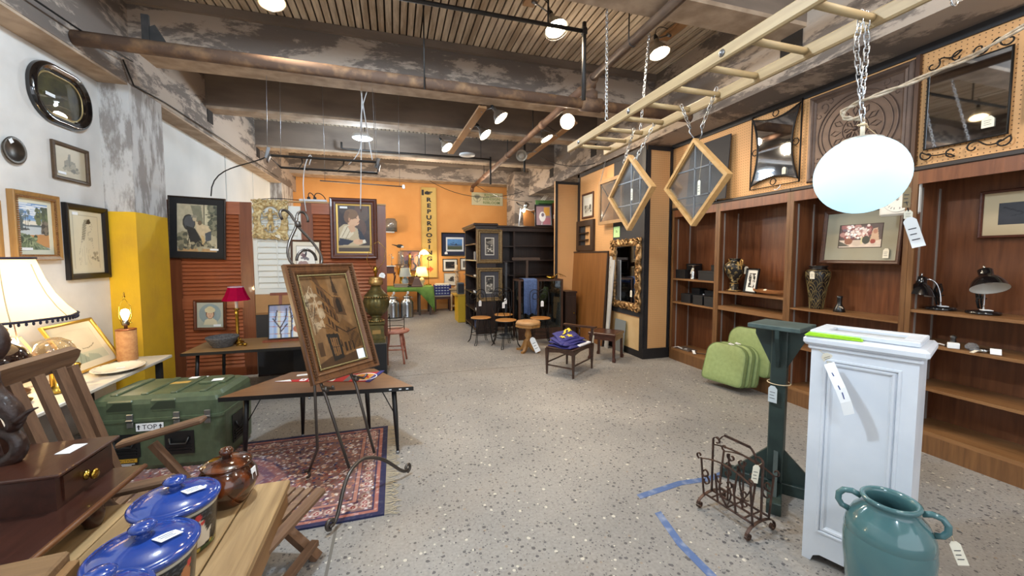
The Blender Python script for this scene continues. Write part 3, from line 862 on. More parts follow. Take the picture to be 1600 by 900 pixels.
# things at the foot of the farthest bookcase
t = thing('candle_lamp', 'slim dark candlestick lamp with a clear bulb on the bookcase floor', 'lamp', (3.98, 4.07, .17))
MB().lathe([(.06, 0), (.06, .012), (.02, .03), (.014, .1), (.03, .14), (.032, .3), (.02, .33), (.014, .36)], 16).build('candlestick', mat('dark_bronze', '2d2622', .4, metal=.6), t)
MB().lathe([(.014, .36), (.026, .39), (.032, .43), (.024, .47), (.004, .49)], 14).build('bulb', mat('clear_white_bulb', 'e8ecef', .15), t)
t = thing('iron_bracket', 'rusty curled iron bracket lying on the farthest bookcase floor', 'bracket', (3.93, 4.3, .172))
MB().tube(spiral((0, .12, .012), .05, .01, 0, 5, 16, 'xy'), .006, 6).build('curl', mat('rust_iron', '4a3b33', .6, metal=.4), t)
MB().tube([(.02, .14, .012), (-.02, 0, .012), (.03, -.16, .03)], .007, 6).build('stem', mat('rust_iron', '4a3b33'), t)
for i, (y, a, lab) in enumerate(((4.62, .5, 'white paper tag lying at the left end of the farthest bookcase floor'), (4.36, -.6, 'white cloth strap lying by the iron bracket on the bookcase floor'))):
    t = thing('paper_tag', lab, 'tag', (3.9, y, .171), a)
    MB().strip([(0, .1, .01), (0, .04, .03), (0, -.03, .008), (0, -.09, .012)], .035, .003, (1, 0, 0)).build('tag_strip', whitepaper, t)
t = thing('metal_tray', 'dull metal tray lying flat on the farthest bookcase floor', 'tray', (3.94, 4.55, .17))
MB().mm((-.06, -.1, 0), (.1, .16, .012), bv=.004).build('tray', mat('pewter', '8b8580', .4, metal=.7), t)

# two handled vase, photo, wooden boat
vm = mat('black_gold_enamel', '1d1c1b', .35, c2='b59a63', scale=26, detail=4, lo=.52, hi=.66)
goldm = mat('worn_gold', 'b8935a', .35, metal=.7)
t = thing('two_handled_vase', 'black and gold two handled vase beside the small framed photo', 'vase', (4.0, 3.83, 1.065), R(80))
MB().lathe([(.075, 0), (.078, .015), (.05, .03), (.048, .1)], 24).build('foot', vm, t)
MB().torus((0, 0, .016), .078, .004, 'xy').torus((0, 0, .10), .049, .004, 'xy').build('gold_band', goldm, t)
MB().lathe([(.048, .1), (.035, .12), (.06, .16), (.10, .23), (.115, .29), (.11, .33), (.075, .36), (.055, .375), (.058, .395), (.07, .405), (.06, .405), (.05, .38)], 28).build('body', vm, t)
for s in (-1, 1):
    MB().tube([(s*.1, 0, .32), (s*.135, 0, .34), (s*.14, 0, .38), (s*.115, 0, .395), (s*.1, 0, .37), (s*.118, 0, .3), (s*.112, 0, .27)], .009, 8).build('handle', goldm, t)
price_tag(t, (-.125, -.06, .31), .09, .045, rot=(0, 0, 1.2))
cv = Canvas(40, 50, 'e9e8e4'); cv.rect(.2, .2, .8, .85, '2b2b2b').blobs(30, ['c9c9c7', '8a8a88', '151515', 'e5e5e2'], (.22, .22, .78, .83), .09, 3)
cv.poly([(.45, .25), (.62, .3), (.58, .75), (.5, .8), (.42, .6)], 'd4d2cc')
t = picture('framed_photo', 'small black and white photo in a black frame leaning in a bookcase', (3.99, 3.59, 1.066), .20, .29, cv, fw=.018, fm=mat('black_frame', '141414', .35), mount=None, rot=(-R(9), 0, R(75-180+15)), cat='picture')
t.rotation_euler = (-R(8), 0, -R(100))
t = thing('wooden_boat', 'flat carved wooden boat dish lying on the vase bookcase shelf', 'boat', (3.99, 3.36, 1.066), R(88))
mb = MB(); ls = []
for k in range(13):
    u = -1+2*k/12; w = .07*math.sqrt(max(1-abs(u)**2.2, .002)); zz = .02+.035*u*u*.5
    ls.append([(u*.20, -w, zz+.03), (u*.20, -w*.7, zz), (u*.2, w*.7, zz), (u*.20, w, zz+.03), (u*.2, w*.6, zz+.025), (u*.2, -w*.6, zz+.025)])
mb.loops(ls, sm=False, cap0=True, cap1=True).build('hull', wood('light_brown_wood', '9a6238', 'b57d4c', 0, .5), t)
price_tag(t, (.05, -.02, .06), .06, .03, rot=(1.2, 0, .4))

# flower print, tall vase, small bottle, kitchen scale
cv = Canvas(84, 58, 'cbb6a8')
cv.rect(0, 0, 1, .32, 'd9c9bd').rect(0, .32, 1, 1, '5a4a48').noise(.25, 6, 2)
cv.poly([(0, .02), (.32, .02), (.1, .22), (0, .3)], '5d5a50').blobs(60, ['8c4a4a', 'a86a66', '6d3c40', 'b98a84', '7a6a78'], (.08, .42, .72, .95), .075, 4)
cv.blobs(70, ['f0e4e0', 'e8d4cf', 'ffffff', 'd7b7b2'], (.15, .42, .7, .95), .035, 5)
cv.ell(.24, .27, .1, .14, '8c5a44').ell(.56, .3, .03, .17, 'd8cfa8').ell(.66, .32, .09, .18, '3c4038').poly([(.74, .22), (.8, .8), (.9, .84), (.96, .3)], 'd0b096').ell(.86, .68, .05, .1, 'b9826a').ell(.82, .25, .06, .1, '9a4038')
cv.rect(0, 0, 1, .05, 'e3d6cc')
t = picture('flower_print', 'large framed flower still life with a wide grey mount in the bookcase', (4.09, 2.56, 1.425), .66, .52, None, fw=.035, fm=wood('dark_red_brown_frame', '43261a', '55321f', 0, .4), mount=mat('grey_green_mount', '9c9886', .8), mw=.115, sticker=None)
t.rotation_euler = (-R(5), 0, -R(91))
artplane('mount_edge', Canvas(2, 2, '3a2820'), .365, .228, t, (0, -.0035, .147))
artplane('print', cv, .345, .208, t, (0, -.0045, .157), rough=.45)
price_tag(t, (.225, -.014, .14), .085, .045)
tvm = mat('black_vase_glaze', '1b1715', .35)
tvg = mat('gold_relief', '9a8450', .45, metal=.4)
t = thing('tall_vase', 'tall black vase with overlapping gold arcs beside the flower print', 'vase', (4.03, 2.86, .975))
vprof = [(r_*.86, z_) for r_, z_ in [(.062, 0), (.066, .01), (.075, .1), (.1, .25), (.118, .33), (.115, .37), (.085, .4), (.075, .405), (.09, .42), (.092, .428), (.07, .428), (.06, .4)]]
MB().lathe(vprof, 32).build('body', tvm, t)
def vrad(z):
    for (r0, z0), (r1, z1) in zip(vprof[:7], vprof[1:8]):
        if z0 <= z <= z1: return r0+(r1-r0)*(z-z0)/max(z1-z0, 1e-6)
    return .09
mb = MB(); q = random.Random(3)
for row in range(5):
    for k in range(6):
        a0 = 2*PI*(k+.5*(row % 2))/6+q.uniform(-.1, .1); z0 = -.02+row*.085
        for rr in (.60, .42, .24):
            p = []
            for i in range(11):
                th = PI*(.02+.80*i/10); a = a0+rr*math.cos(th); z = z0+rr*.20*math.sin(th)
                z = min(max(z, .004), .385); r = vrad(z)+.0008
                p.append((r*math.cos(a), r*math.sin(a), z))
            mb.tube(p, .0016, 4, sm=False)
st(mb.build('gold_arcs', tvg, t))
price_tag(t, (-.108, -.02, .375), .075, .04, rot=(.1, 0, -1.35))
t = thing('small_bottle', 'small black bottle with a long neck on the glass shelf', 'bottle', (4.0, 2.63, .975))
MB().lathe([(.045, 0), (.047, .006), (.04, .035), (.024, .065), (.019, .08), (.020, .125), (.025, .148), (.019, .15)], 20).build('body', mat('black_glaze', '151414', .3), t)
price_tag(t, (-.03, -.035, .055), .065, .035, rot=(.7, .3, -1.2))
cv = Canvas(40, 40, 'dcd9d2')
for i in range(24):
    a = 2*PI*i/24; cv.line([(.5+.33*math.cos(a), .5+.33*math.sin(a)), (.5+.39*math.cos(a), .5+.39*math.sin(a))], .02, '4a4a48')
cv.line([(.5, .5), (.62, .72)], .02, '333333').ell(.5, .5, .05, .05, '88857f')
t = thing('kitchen_scale', 'white square wall scale with a round dial hanging behind the globe lamp', 'scale', (3.86, 2.15, 1.825), -R(90))
MB().mm((-.13, 0, 0), (.13, .05, .26), bv=.015).build('case', mat('scale_white', 'd5d3cc', .4), t)
artplane('dial', cv, .21, .21, t, (0, -.001, .025))
MB().torus((0, -.002, .13), .10, .004, 'xz', 28).build('dial_rim', mat('scale_white', 'd5d3cc'), t)
# picture with a dark centre in the nearest bookcase
cv = Canvas(40, 30, '3a3a3f'); cv.line([(.1, .8), (.45, .45), (.85, .8), (.95, .6)], .04, '22222a').line([(.2, .4), (.6, .6)], .03, '2c2c33')
cv.noise(.2, 5, 3)
t = picture('dark_print', 'dark print in a wide cream mount hanging in the nearest bookcase', (4.2, 1.57, 1.63), .52, .345, cv, fw=.02, fm=wood('mahogany_thin_frame', '4a2418', '5d3020', 0, .35), mount=mat('cream_mount', 'c9b592', .8), mw=.075, rz=-R(90))
price_tag(t, (.19, -.014, .1), .05, .03)

# gooseneck desk lamps
blackgloss = mat('black_gloss_enamel', '121113', .15, coat=.6)
def desk_lamp(label, loc, rz, head, aim, flip=False):
    t = thing('desk_lamp', label, 'lamp', loc, rz, 'black desk lamps in the nearest bookcase')
    MB().lathe([(.085, 0), (.088, .008), (.085, .022), (.03, .03), (.012, .034)], 28).build('base', blackgloss, t)
    hd = Vector(head)
    MB().tube(bez((0, 0, .03), (0, 0, .22), (hd.x*.5, hd.y*.5, hd.z+.07), hd+Vector((0, 0, .02)), 16), .0065, 8).build('gooseneck', chrome, t)
    M_ = Matrix.Translation(hd) @ Vector(aim).to_track_quat('-Z', 'Y').to_matrix().to_4x4()
    MB().lathe([(.095, -.09), (.092, -.08), (.08, -.045), (.058, -.01), (.04, .0), (.036, .02), (.038, .05), (.03, .058)], 28, M=M_, cap0=False).build('shade', blackgloss, t)
    MB().lathe([(.094, -.089), (.088, -.075), (.07, -.03), (.04, -.005)], 24, M=M_, cap0=False).build('shade_lining', mat('shade_white_lining', 'c9c6bd', .4), t)
    MB().ball(hd+Vector(aim).normalized()*.03, .026).build('bulb', bulboff, t)
    MB().lathe([(.007, .058), (.007, .085), (.004, .088)], 10, M=M_).build('switch_knob', chrome, t)
    c = MB(); q = random.Random(5)
    for k in range(6):
        x = .035+q.uniform(-.01, .01); y = q.uniform(-.015, .015)
        c.tube([(x, y, .035), (x+.01, y+.01, .09), (x+.004, y-.008, .15), (x+.014, y, .2), (x+.026, y+.01, .15), (x+.02, y, .06)], .0035, 5)
    c.torus((.045, 0, .11), .024, .004, 'xy')
    st(c.build('bundled_cord', cordblk, t))
    MB().mm((-.06, -.03, .031), (.0, .02, .035)).build('price_label', whitepaper, t)
desk_lamp('black gooseneck desk lamp with its shade turned down to the left', (4.02, 1.93, 1.085), R(40), (.02, .115, .195), (-.12, .12, -1))
desk_lamp('black gooseneck desk lamp whose pale shade opening faces the aisle', (4.02, 1.70, 1.085), R(40), (-.065, .016, .27), (-.5, -.05, -.9))
# odds and ends on the shelf below
glassy = mat('cut_glass', 'c9ccd0', .05, trans=.8)
for i, (y, lab, kind) in enumerate(((1.93, 'brown brooch with a white slip on the shelf under the lamps', 0), (1.80, 'dark trinket with a white label on the shelf under the lamps', 1),
                                    (1.70, 'clear cut glass stopper lying on the shelf under the lamps', 2), (1.64, 'round silver watch with a pale strap on the shelf under the lamps', 3),
                                    (1.585, 'white folded tag at the right end of the shelf under the lamps', 4))):
    t = thing('trinket', lab, 'trinket', (3.92, y, .831), .5*i)
    if kind == 0:
        MB().ball((0, .02, .02), .022, sc=(1, 1.4, .8)).build('brooch', mat('brown_glaze', '3a2418', .3), t)
        MB().strip([(0, -.01, .006), (.0, -.05, .012), (0, -.1, .004)], .03, .002, (1, 0, 0)).build('slip', whitepaper, t)
    elif kind == 1:
        MB().lathe([(.04, 0), (.04, .012), (.02, .03), (.014, .06), (.02, .08), (.003, .09)], 14).build('figure', mat('dark_trinket', '2a2522', .4), t)
        MB().mm((-.07, -.03, .0), (-.03, .03, .04), bv=.003).build('label', whitepaper, t)
    elif kind == 2:
        MB().lathe([(.02, 0), (.034, .012), (.036, .03), (.02, .05), (.004, .054)], 10, sm=False).build('stopper', glassy, t)
        MB().lathe([(.012, 0), (.024, .01), (.024, .024), (.012, .03)], 8, c=(-.05, .02, 0), sm=False).build('stopper_neck', glassy, t)
    elif kind == 3:
        MB().lathe([(.032, 0), (.034, .006), (.034, .02), (.028, .024)], 20).build('watch_case', silver, t)
        MB().strip([(0, .03, .01), (0, .07, .016), (0, .12, .004)], .02, .003, (1, 0, 0)).build('strap', paper, t)
    else:
        MB().strip([(0, .05, .004), (0, 0, .035), (0, -.05, .006)], .05, .002, (1, 0, 0)).build('tag_strip', whitepaper, t)

# ------------------------------------------------------------------ hung on the pegboard
iron = mat('black_wrought_iron', '191513', .5, metal=.5)
mirror = mat('mirror_glass', 'c8ccd2', .03, metal=1)
def right_wall(y, z, x=3.86):
    return (x, y, z), -R(90)
# curved sided mirror; local X runs towards -Y of the hall
t = thing('curved_mirror', 'mirror with inward curving sides in an outer square of black iron', 'mirror', (3.865, 3.24, 2.24), -R(90))
w, h = .27, .80
def bow(a, b, c, n=9):
    a, b, c = Vector(a), Vector(b), Vector(c)
    return [a*(1-s)**2+c*2*s*(1-s)+b*s*s for s in [i/n for i in range(n+1)]]
cor = [(-w, .03), (w, .03), (w, h-.03), (-w, h-.03)]
pts = []
for i, (m1, m2) in enumerate(((0, .17), (.12, h/2), (0, h-.17), (-.12, h/2))):
    a, b = cor[i], cor[(i+1) % 4]
    pts += bow((a[0], 0, a[1]), (b[0], 0, b[1]), (m1, 0, m2))[:-1]
MB().prism([(p[0], p[2]) for p in pts], -.018, -.012, 'xz').build('mirror', mirror, t)
MB().tube([p+Vector((0, -.02, 0)) for p in pts], .009, 6, closed=True).build('curved_frame', iron, t)
MB().tube([(-w-.01, -.012, 0), (w+.01, -.012, 0), (w+.01, -.012, h), (-w-.01, -.012, h)], .009, 6, closed=True).build('outer_frame', iron, t)
each('iron_ring', iron, t, [MB().torus((x, -.014, z), .032, .005, 'xz') for x, z in ((0, .045), (0, h-.045), (-w+.04, h/2), (w-.04, h/2))])
price_tag(t, (.13, -.03, .17), .07, .04)
# pressed tin ceiling panel
tin = mat('aged_tin_brown', '4d3d35', .45, metal=.35, c2='5d4b41', scale=10, detail=6)
t = thing('tin_ceiling_panel', 'large square pressed tin panel with a flower rosette behind the globe lamp', 'panel', (3.865, 2.48, 2.205), -R(90))
W = .80; 
MB().mm((-W/2, -.02, 0), (W/2, 0, W)).build('panel', tin, t)
MB().loops([rect_loop(W, W, i, y) for i, y in ((0, -.02), (.01, -.034), (.03, -.036), (.04, -.024), (.055, -.034), (.07, -.022))]).build('border', tin, t)
m = MB()
for rr, tk in ((.31, .007), (.275, .004), (.215, .006), (.1, .004)): m.torus((0, -.022, W/2), rr, tk, 'xz', 44, 5)
for k in range(12):
    a = 2*PI*k/12
    m.tube([(.11*math.cos(a), -.022, W/2+.11*math.sin(a)), (.16*math.cos(a+.14), -.024, W/2+.16*math.sin(a+.14)), (.195*math.cos(a), -.022, W/2+.195*math.sin(a)), (.16*math.cos(a-.14), -.024, W/2+.16*math.sin(a-.14))], .004, 5, closed=True)
for k in range(8):
    a = 2*PI*k/8
    m.tube([(.03*math.cos(a), -.022, W/2+.03*math.sin(a)), (.07*math.cos(a+.2), -.026, W/2+.07*math.sin(a+.2)), (.09*math.cos(a), -.022, W/2+.09*math.sin(a)), (.07*math.cos(a-.2), -.026, W/2+.07*math.sin(a-.2))], .004, 5, closed=True)
m.ball((0, -.024, W/2), .02)
for sx in (-1, 1):
    for sz in (-1, 1):
        cx, cz = sx*.27, W/2+sz*.27
        a0 = math.atan2(sz, sx)
        m.tube(spiral((cx, -.022, cz), .055, .008, a0+PI*.8, a0+PI*.8+5, 16), .004, 5)
        m.tube(spiral((cx*.78, -.022, W/2+sz*.3), .035, .006, a0, a0-5, 12), .0035, 5)
        m.tube(spiral((sx*.3, -.022, W/2+sz*.2), .035, .006, a0, a0+5, 12), .0035, 5)
st(m.build('raised_ornament', tin, t))
MB().mm((W/2+.004, -.03, -.01), (W/2+.03, 0, W+.02)).build('side_batten', wood('dark_batten', '3a2418', '4a3020', 2), t)
# scroll mirror
t = thing('scroll_mirror', 'rectangular mirror with black iron scrolls along its top and bottom', 'mirror', (3.865, 1.79, 2.30), -R(90))
w, h = .21, .56
MB().mm((-w, -.016, 0), (w, -.01, h)).build('mirror', mirror, t)
MB().tube([(-w, -.016, 0), (w, -.016, 0), (w, -.016, h), (-w, -.016, h)], .008, 6, closed=True).build('frame', iron, t)
def scrollset(sz, z0):
    out = []
    for s in (-1, 1):
        p = spiral((s*.055, -.018, z0+sz*.05), .008, .042, 0, s*sz*5.2, 18)
        q_ = spiral((s*(w-.02), -.018, z0+sz*.045), .008, .045, PI/2, PI/2-s*sz*5.4, 18)
        out.append(MB().tube(p, .005, 6)); out.append(MB().tube(q_, .005, 6))
        out.append(MB().tube(bez(p[-1], (s*.1, -.018, z0+sz*.02), (s*.12, -.018, z0+sz*.1), q_[-1], 8), .005, 6))
    return out
each('iron_scroll', iron, t, scrollset(1, h)+scrollset(-1, 0))
price_tag(t, (.12, -.022, .14), .075, .06)
# charcoal board leaning on top of the farthest bookcase
t = thing('leaning_board', 'plain charcoal board leaning on the pegboard above the farthest bookcase', 'board', (3.79, 4.11, 2.187), -R(90), rot=(-R(4), 0, -R(90)))
MB().mm((-.32, -.012, 0), (.32, 0, .76)).build('board', charcoal, t)
MB().mm((-.33, -.018, 0), (-.32, 0, .765)).build('edge_strip', mat('dark_edge', '3a342f', .6), t)
t = thing('wire_hook', 'small white wire hook on the bookcase cap below the curved mirror', 'hook', (3.835, 3.18, 2.185))
MB().tube([(0, .03, .012), (0, 0, .006), (-.02, -.03, .012), (-.03, -.06, .03), (-.015, -.05, .045)], .005, 6).build('hook', whitecord, t)
t = thing('wire_hook', 'short white peg standing on the bookcase cap before the charcoal board', 'hook', (3.845, 4.0, 2.185))
MB().tube([(0, 0, 0), (.0, -.015, .05), (.01, -.02, .09)], .008, 6).build('peg', whitecord, t)
# picture at the frame's right edge
picture('corner_picture', 'edge of a brown framed picture beside the scroll mirror', (3.862, 1.30, 2.36), .42, .5, Canvas(8, 8, '8a6a50'), fw=.03, fm=wood('dark_red_brown_frame', '43261a', '55321f', 0), rz=-R(90))
# ------------------------------------------------------------------ ladder hung from the ceiling
pine = wood('pale_pine', '977f5c', 'ae9670', 1, .55, 3, bump=.05)
pinex = wood('pale_pine_rung', 'a38c66', 'b9a27a', 0, .55, 3, bump=.05)
def chain(pts, L=.042, r=.0028, wd=.010):
    """oval links alternately turned about the line of the chain"""
    mb = MB(); k = 0
    for a, b in zip(pts[:-1], pts[1:]):
        a, b = Vector(a), Vector(b); d = b-a; n = max(1, round(d.length/(L*.72))); d.normalize()
        u = d.orthogonal().normalized(); w = d.cross(u)
        for i in range(n):
            c = a.lerp(b, (i+.5)/n); e = (u+w).normalized() if k % 2 else (u-w).normalized(); k += 1
            h = L/2-wd*.9
            p = [c+d*h+e*wd*math.cos(t)+d*wd*math.sin(t) for t in (0, PI*.33, PI*.67, PI)]+[c-d*h-e*wd*math.cos(t)-d*wd*math.sin(t) for t in (0, PI*.33, PI*.67, PI)]
            mb.tube(p, r, 4, closed=True)
    return mb
t = thing('hanging_ladder', 'pale wooden ladder hung level on chains from the ceiling', 'ladder', (1.77, 0, 2.5))
for s, nm in ((-1, 'near'), (1, 'far')):
    x = s*.19
    MB().box((x, 1.76, 0), (.028, 3.36, .068), bv=.008).build('rail', pine, t)
RY = [.40, .67, .94, 1.21, 1.49, 1.765, 2.03, 2.29, 2.565, 2.82, 3.06, 3.31]
each('rung', pinex, t, [MB().tube([(-.185, y, 0), (.185, y, 0)], .0165, 12) for y in RY])
m = []
for y in (1.0, 1.62, 2.43, 3.2):
    m.append(MB().lathe([(.018, 0), (.018, .004), (.008, .006), (.007, .012), (.002, .012)], 12, M=Matrix.Translation((-.205, y, 0)) @ Matrix.Rotation(-PI/2, 4, 'Y')))
each('rod_nut', steel, t, m)
chs = mat('zinc_chain', 'c4c7cb', .3, metal=.95)
for p, lab in (([(1.575, 2.74, 2.54), (1.72, 3.02, 3.93)], 'long chain from the ceiling to the near rail of the hanging ladder'),
               ([(1.96, 2.86, 2.54), (2.2, 3.05, 3.95)], 'long chain from the ceiling to the far rail of the hanging ladder'),
               ([(1.76, 3.06, 3.93), (1.86, 3.04, 3.66), (1.96, 3.03, 3.57), (2.07, 3.04, 3.66), (2.13, 3.06, 3.93)], 'slack loop of chain between the two ladder chains under the deck')):
    st(chain(p).build('chain', chs)) if False else tag(chain(p).build('chain', chs), lab, 'chain')

# leaded windows hung below it
frm = wood('new_pine_frame', 'b98a52', 'cfa36a', 0, .5, 3)
frmd = wood('pine_frame_inner', '97703f', 'b18a54', 0, .5, 3)
lead = mat('lead_came', '8f9296', .4, metal=.7)
pane_g = glass('hammered_pane', 'dfe1e2', .2, .12, dirt=.05)
def diamond_window(label, c, half_w, half_h, rz, n=3):
    """square sash hung by one corner; local X/Z plane, corners on the axes"""
    t = thing('leaded_window', label, 'window', c, rz, 'diamond windows hung from the ladder')
    A = [Vector((0, 0, half_h)), Vector((half_w, 0, 0)), Vector((0, 0, -half_h)), Vector((-half_w, 0, 0))]
    def inset(f): return [v*f for v in A]
    fo, fi = inset(1), inset(.86)
    for i in range(4):
        j = (i+1) % 4
        a, b, c2, d = fo[i], fo[j], fi[j], fi[i]
        q = MB(); y = Vector((0, .021, 0))
        q.loops([[a-y, b-y, c2-y, d-y], [a+y, b+y, c2+y, d+y]], cap0=True, cap1=True)
        q.build('sash_rail', frm, t)
        q = MB(); e, f = A[i]*.86, A[j]*.86; e2, f2 = A[i]*.82, A[j]*.82; y2 = Vector((0, .012, 0))
        q.loops([[e-y2, f-y2, f2-y2, e2-y2], [e+y2, f+y2, f2+y2, e2+y2]], cap0=True, cap1=True)
        q.build('glazing_bead', frmd, t)
    ax = Vector((half_w, 0, half_h))*.83; bx = Vector((half_w, 0, -half_h))*.83; o = Vector((-half_w*.83, 0, 0))
    def P(u, v): return o+ax*u+bx*v
    for i in range(n):
        for j in range(n):
            if n == 3 and False: continue
            q = [P((i+a)/n, (j+b)/n) for a, b in ((0, 0), (1, 0), (1, 1), (0, 1))]
            MB().loops([[p-Vector((0, .0015, 0)) for p in q], [p+Vector((0, .0015, 0)) for p in q]], cap0=True, cap1=True).build('pane', pane_g, t)
    for i in range(1, n):
        for p, q in ((P(i/n, 0), P(i/n, 1)), (P(0, i/n), P(1, i/n))):
            MB().bar(p, q, .008, .008, up=(0, 1, 0)).build('lead_strip', lead, t)
    return t
# upright cames: the nearer window is glazed with vertical and level leads
def upright_window(label, c, hw, hh, rz, xs, zs):
    t = thing('leaded_window', label, 'window', c, rz, 'diamond windows hung from the ladder')
    A = [Vector((0, 0, hh)), Vector((hw, 0, 0)), Vector((0, 0, -hh)), Vector((-hw, 0, 0))]
    y = Vector((0, .021, 0)); y2 = Vector((0, .013, 0))
    for i in range(4):
        j = (i+1) % 4
        MB().loops([[A[i]-y, A[j]-y, A[j]*.90-y, A[i]*.90-y], [A[i]+y, A[j]+y, A[j]*.90+y, A[i]*.90+y]], cap0=True, cap1=True).build('sash_rail', frm, t)
        MB().loops([[A[i]*.90-y2, A[j]*.90-y2, A[j]*.86-y2, A[i]*.86-y2], [A[i]*.90+y2, A[j]*.90+y2, A[j]*.86+y2, A[i]*.86+y2]], cap0=True, cap1=True).build('glazing_bead', frmd, t)
    k = .87; W_, H_ = hw*k, hh*k
    ex = [-W_]+xs+[W_]; ez = [-H_]+zs+[H_]
    def clip(poly, f):
        out = []
        for a, b in zip(poly, poly[1:]+poly[:1]):
            fa, fb = f(a), f(b)
            if fa >= 0: out.append(a)
            if fa*fb < 0: s = fa/(fa-fb); out.append((a[0]+(b[0]-a[0])*s, a[1]+(b[1]-a[1])*s))
        return out
    for x0, x1 in zip(ex[:-1], ex[1:]):
        for z0, z1 in zip(ez[:-1], ez[1:]):
            p = [(x0, z0), (x1, z0), (x1, z1), (x0, z1)]
            for sx in (-1, 1):
                for sz in (-1, 1):
                    if p: p = clip(p, lambda q: 1-sx*q[0]/W_-sz*q[1]/H_)
            if len(p) >= 3:
                MB().prism(p, -.0015, .0015, 'xz').build('pane', pane_g, t)
    for x in xs:
        z = H_*(1-abs(x)/W_); MB().bar((x, 0, -z), (x, 0, z), .008, .008, up=(0, 1, 0)).build('lead_strip', lead, t)
    for z in zs:
        x = W_*(1-abs(z)/H_); MB().bar((-x, 0, z), (x, 0, z), .008, .008, up=(0, 1, 0)).build('lead_strip', lead, t)
    return t
t = upright_window('larger leaded window hung by one corner, nearer the globe lamp', (1.83, 2.08, 1.965), .275, .275, -R(90), [-.0, .125], [-.085, .085])
for o in t.children: pass
price_tag(t, (.07, -.03, -.0), .09, .022, knot=(.07, -.012, .17))
h = MB().tube([(-.02, 0, .28), (-.06, 0, .33), (-.055, 0, .36)], .004, 5)
h.build('hook', steel, t)
MB().tube([(.03, 0, .255), (.05, 0, .29), (.045, 0, .33)], .004, 5).build('hook', steel, t)
tag(chain([(1.83, 2.135, 2.32), (1.86, 2.26, 2.51)]).build('chain', chs), 'left chain holding the larger diamond window', 'chain')
tag(chain([(1.83, 2.035, 2.29), (1.93, 2.03, 2.54)]).build('chain', chs), 'right chain holding the larger diamond window', 'chain')
t = upright_window('smaller leaded window hung by one corner, beside the dark partition', (1.72, 2.63, 1.978), .29, .285, -R(90), [.02, .13], [-.09, .085])
price_tag(t, (.07, -.03, .02), .085, .022, knot=(.07, -.012, .15))
tag(chain([(1.72, 2.72, 2.22), (1.86, 2.80, 2.52)]).build('chain', chs), 'left chain holding the smaller diamond window', 'chain')
tag(chain([(1.72, 2.58, 2.20), (1.88, 2.56, 2.50)]).build('chain', chs), 'right chain holding the smaller diamond window', 'chain')
# square sash with crossed leads behind
t = thing('leaded_window', 'square leaded sash with crossed leads hanging behind the diamond windows', 'window', (3.32, 5.62, 2.02), -R(90))
W, Hh = .72, .72
fr2 = wood('weathered_sash', '8a6a48', 'a5835c', 2, .6)
for p in ((-W/2, 0, W/2, .05), (-W/2, Hh-.05, W/2, Hh), (-W/2, .05, -W/2+.05, Hh-.05), (W/2-.05, .05, W/2, Hh-.05)):
    MB().mm((p[0], -.018, p[1]), (p[2], .018, p[3])).build('sash_rail', fr2, t)
c = W/2-.05
for a, tr in enumerate((((-c, .05), (c, .05), (0, Hh/2)), ((c, .05), (c, Hh-.05), (0, Hh/2)), ((c, Hh-.05), (-c, Hh-.05), (0, Hh/2)), ((-c, Hh-.05), (-c, .05), (0, Hh/2)))):
    MB().prism(tr, -.0015, .0015, 'xz').build('pane', pane_g, t)
for a, b_ in (((-c, .05), (c, Hh-.05)), ((-c, Hh-.05), (c, .05))):
    MB().bar((a[0], 0, a[1]), (b_[0], 0, b_[1]), .01, .01, up=(0, 1, 0)).build('lead_strip', mat('dark_lead', '4a4a4c', .5, metal=.5), t)
tag(chain([(3.32, 5.95, 2.72), (3.42, 5.96, 3.10)]).build('chain', chs), 'chain holding the square sash under the right beam', 'chain')

# ------------------------------------------------------------------ globe pendant
G = Vector((1.90, 1.195, 1.842)); GR = .160
t = thing('globe_pendant', 'large glowing white glass globe lamp hung on chains from the ladder', 'lamp', G)
gm = mat('lit_opal_globe', 'a4b6c0', .45, emit=.85, ecol='bcecff', spec=.3)
MB().lathe([(.05, GR*.955)]+[(GR*math.sin(a), GR*math.cos(a)) for a in [.32+(PI-.34)*i/20 for i in range(21)]], 40).build('globe', gm, t)
MB().lathe([(.072, GR*.90), (.07, GR*.93), (.045, GR*.985), (.01, GR*1.01)], 28).build('cap', mat('satin_cap', 'c9c9c4', .35, metal=.6), t)
MB().tube([(0, 0, GR*1.0), (0, 0, GR+.06)], .008, 10).build('stem', mat('ivory_stem', 'd8d0bc', .4), t)
MB().tube([(-.03, .0, GR+.045), (0, -.01, GR+.05), (.03, 0, GR+.045)], .004, 5).torus((0, 0, GR+.05), .011, .004, 'xy', 10, 5).build('twine_knot', stringm, t)
light('globe_pendant_light', 'POINT', G, 26, (.78, .93, 1), radius=GR+.004)
st(chain([(0, 0, GR+.06), (0, .01, .31)]).build('chain', chs, t))
st(chain([(0, .01, .31), (-.035, .02, .54), (-.01, .02, .68)]).build('chain', chs, t))
st(chain([(0, .01, .31), (.03, .02, .54), (.02, .02, .68)]).build('chain', chs, t))
wires = mat('clear_lamp_cord', 'bcae9a', .3, c2='97836a', scale=60)
pth = [Vector(p) for p in ((0, 0, GR+.07), (-.0, .01, .24), (-.03, .05, .25), (-.035, .06, .28), (-.0, .02, .31), (.08, -.09, .345), (.20, -.23, .41), (.32, -.40, .53), (.40, -.56, .68), (.46, -.75, .93))]
for ph in (0, PI):
    p2 = []
    for a, b in zip(pth[:-1], pth[1:]):
        for i in range(5): p2.append(a.lerp(b, i/5))
    p2 = [p+Vector((0, math.cos(i*.9+ph), math.sin(i*.9+ph)))*.006 for i, p in enumerate(p2)]
    MB().tube(p2, .0055, 6).build('lamp_cord', wires, t)
brown_tag = mat('brown_tag', '8a7556', .8)
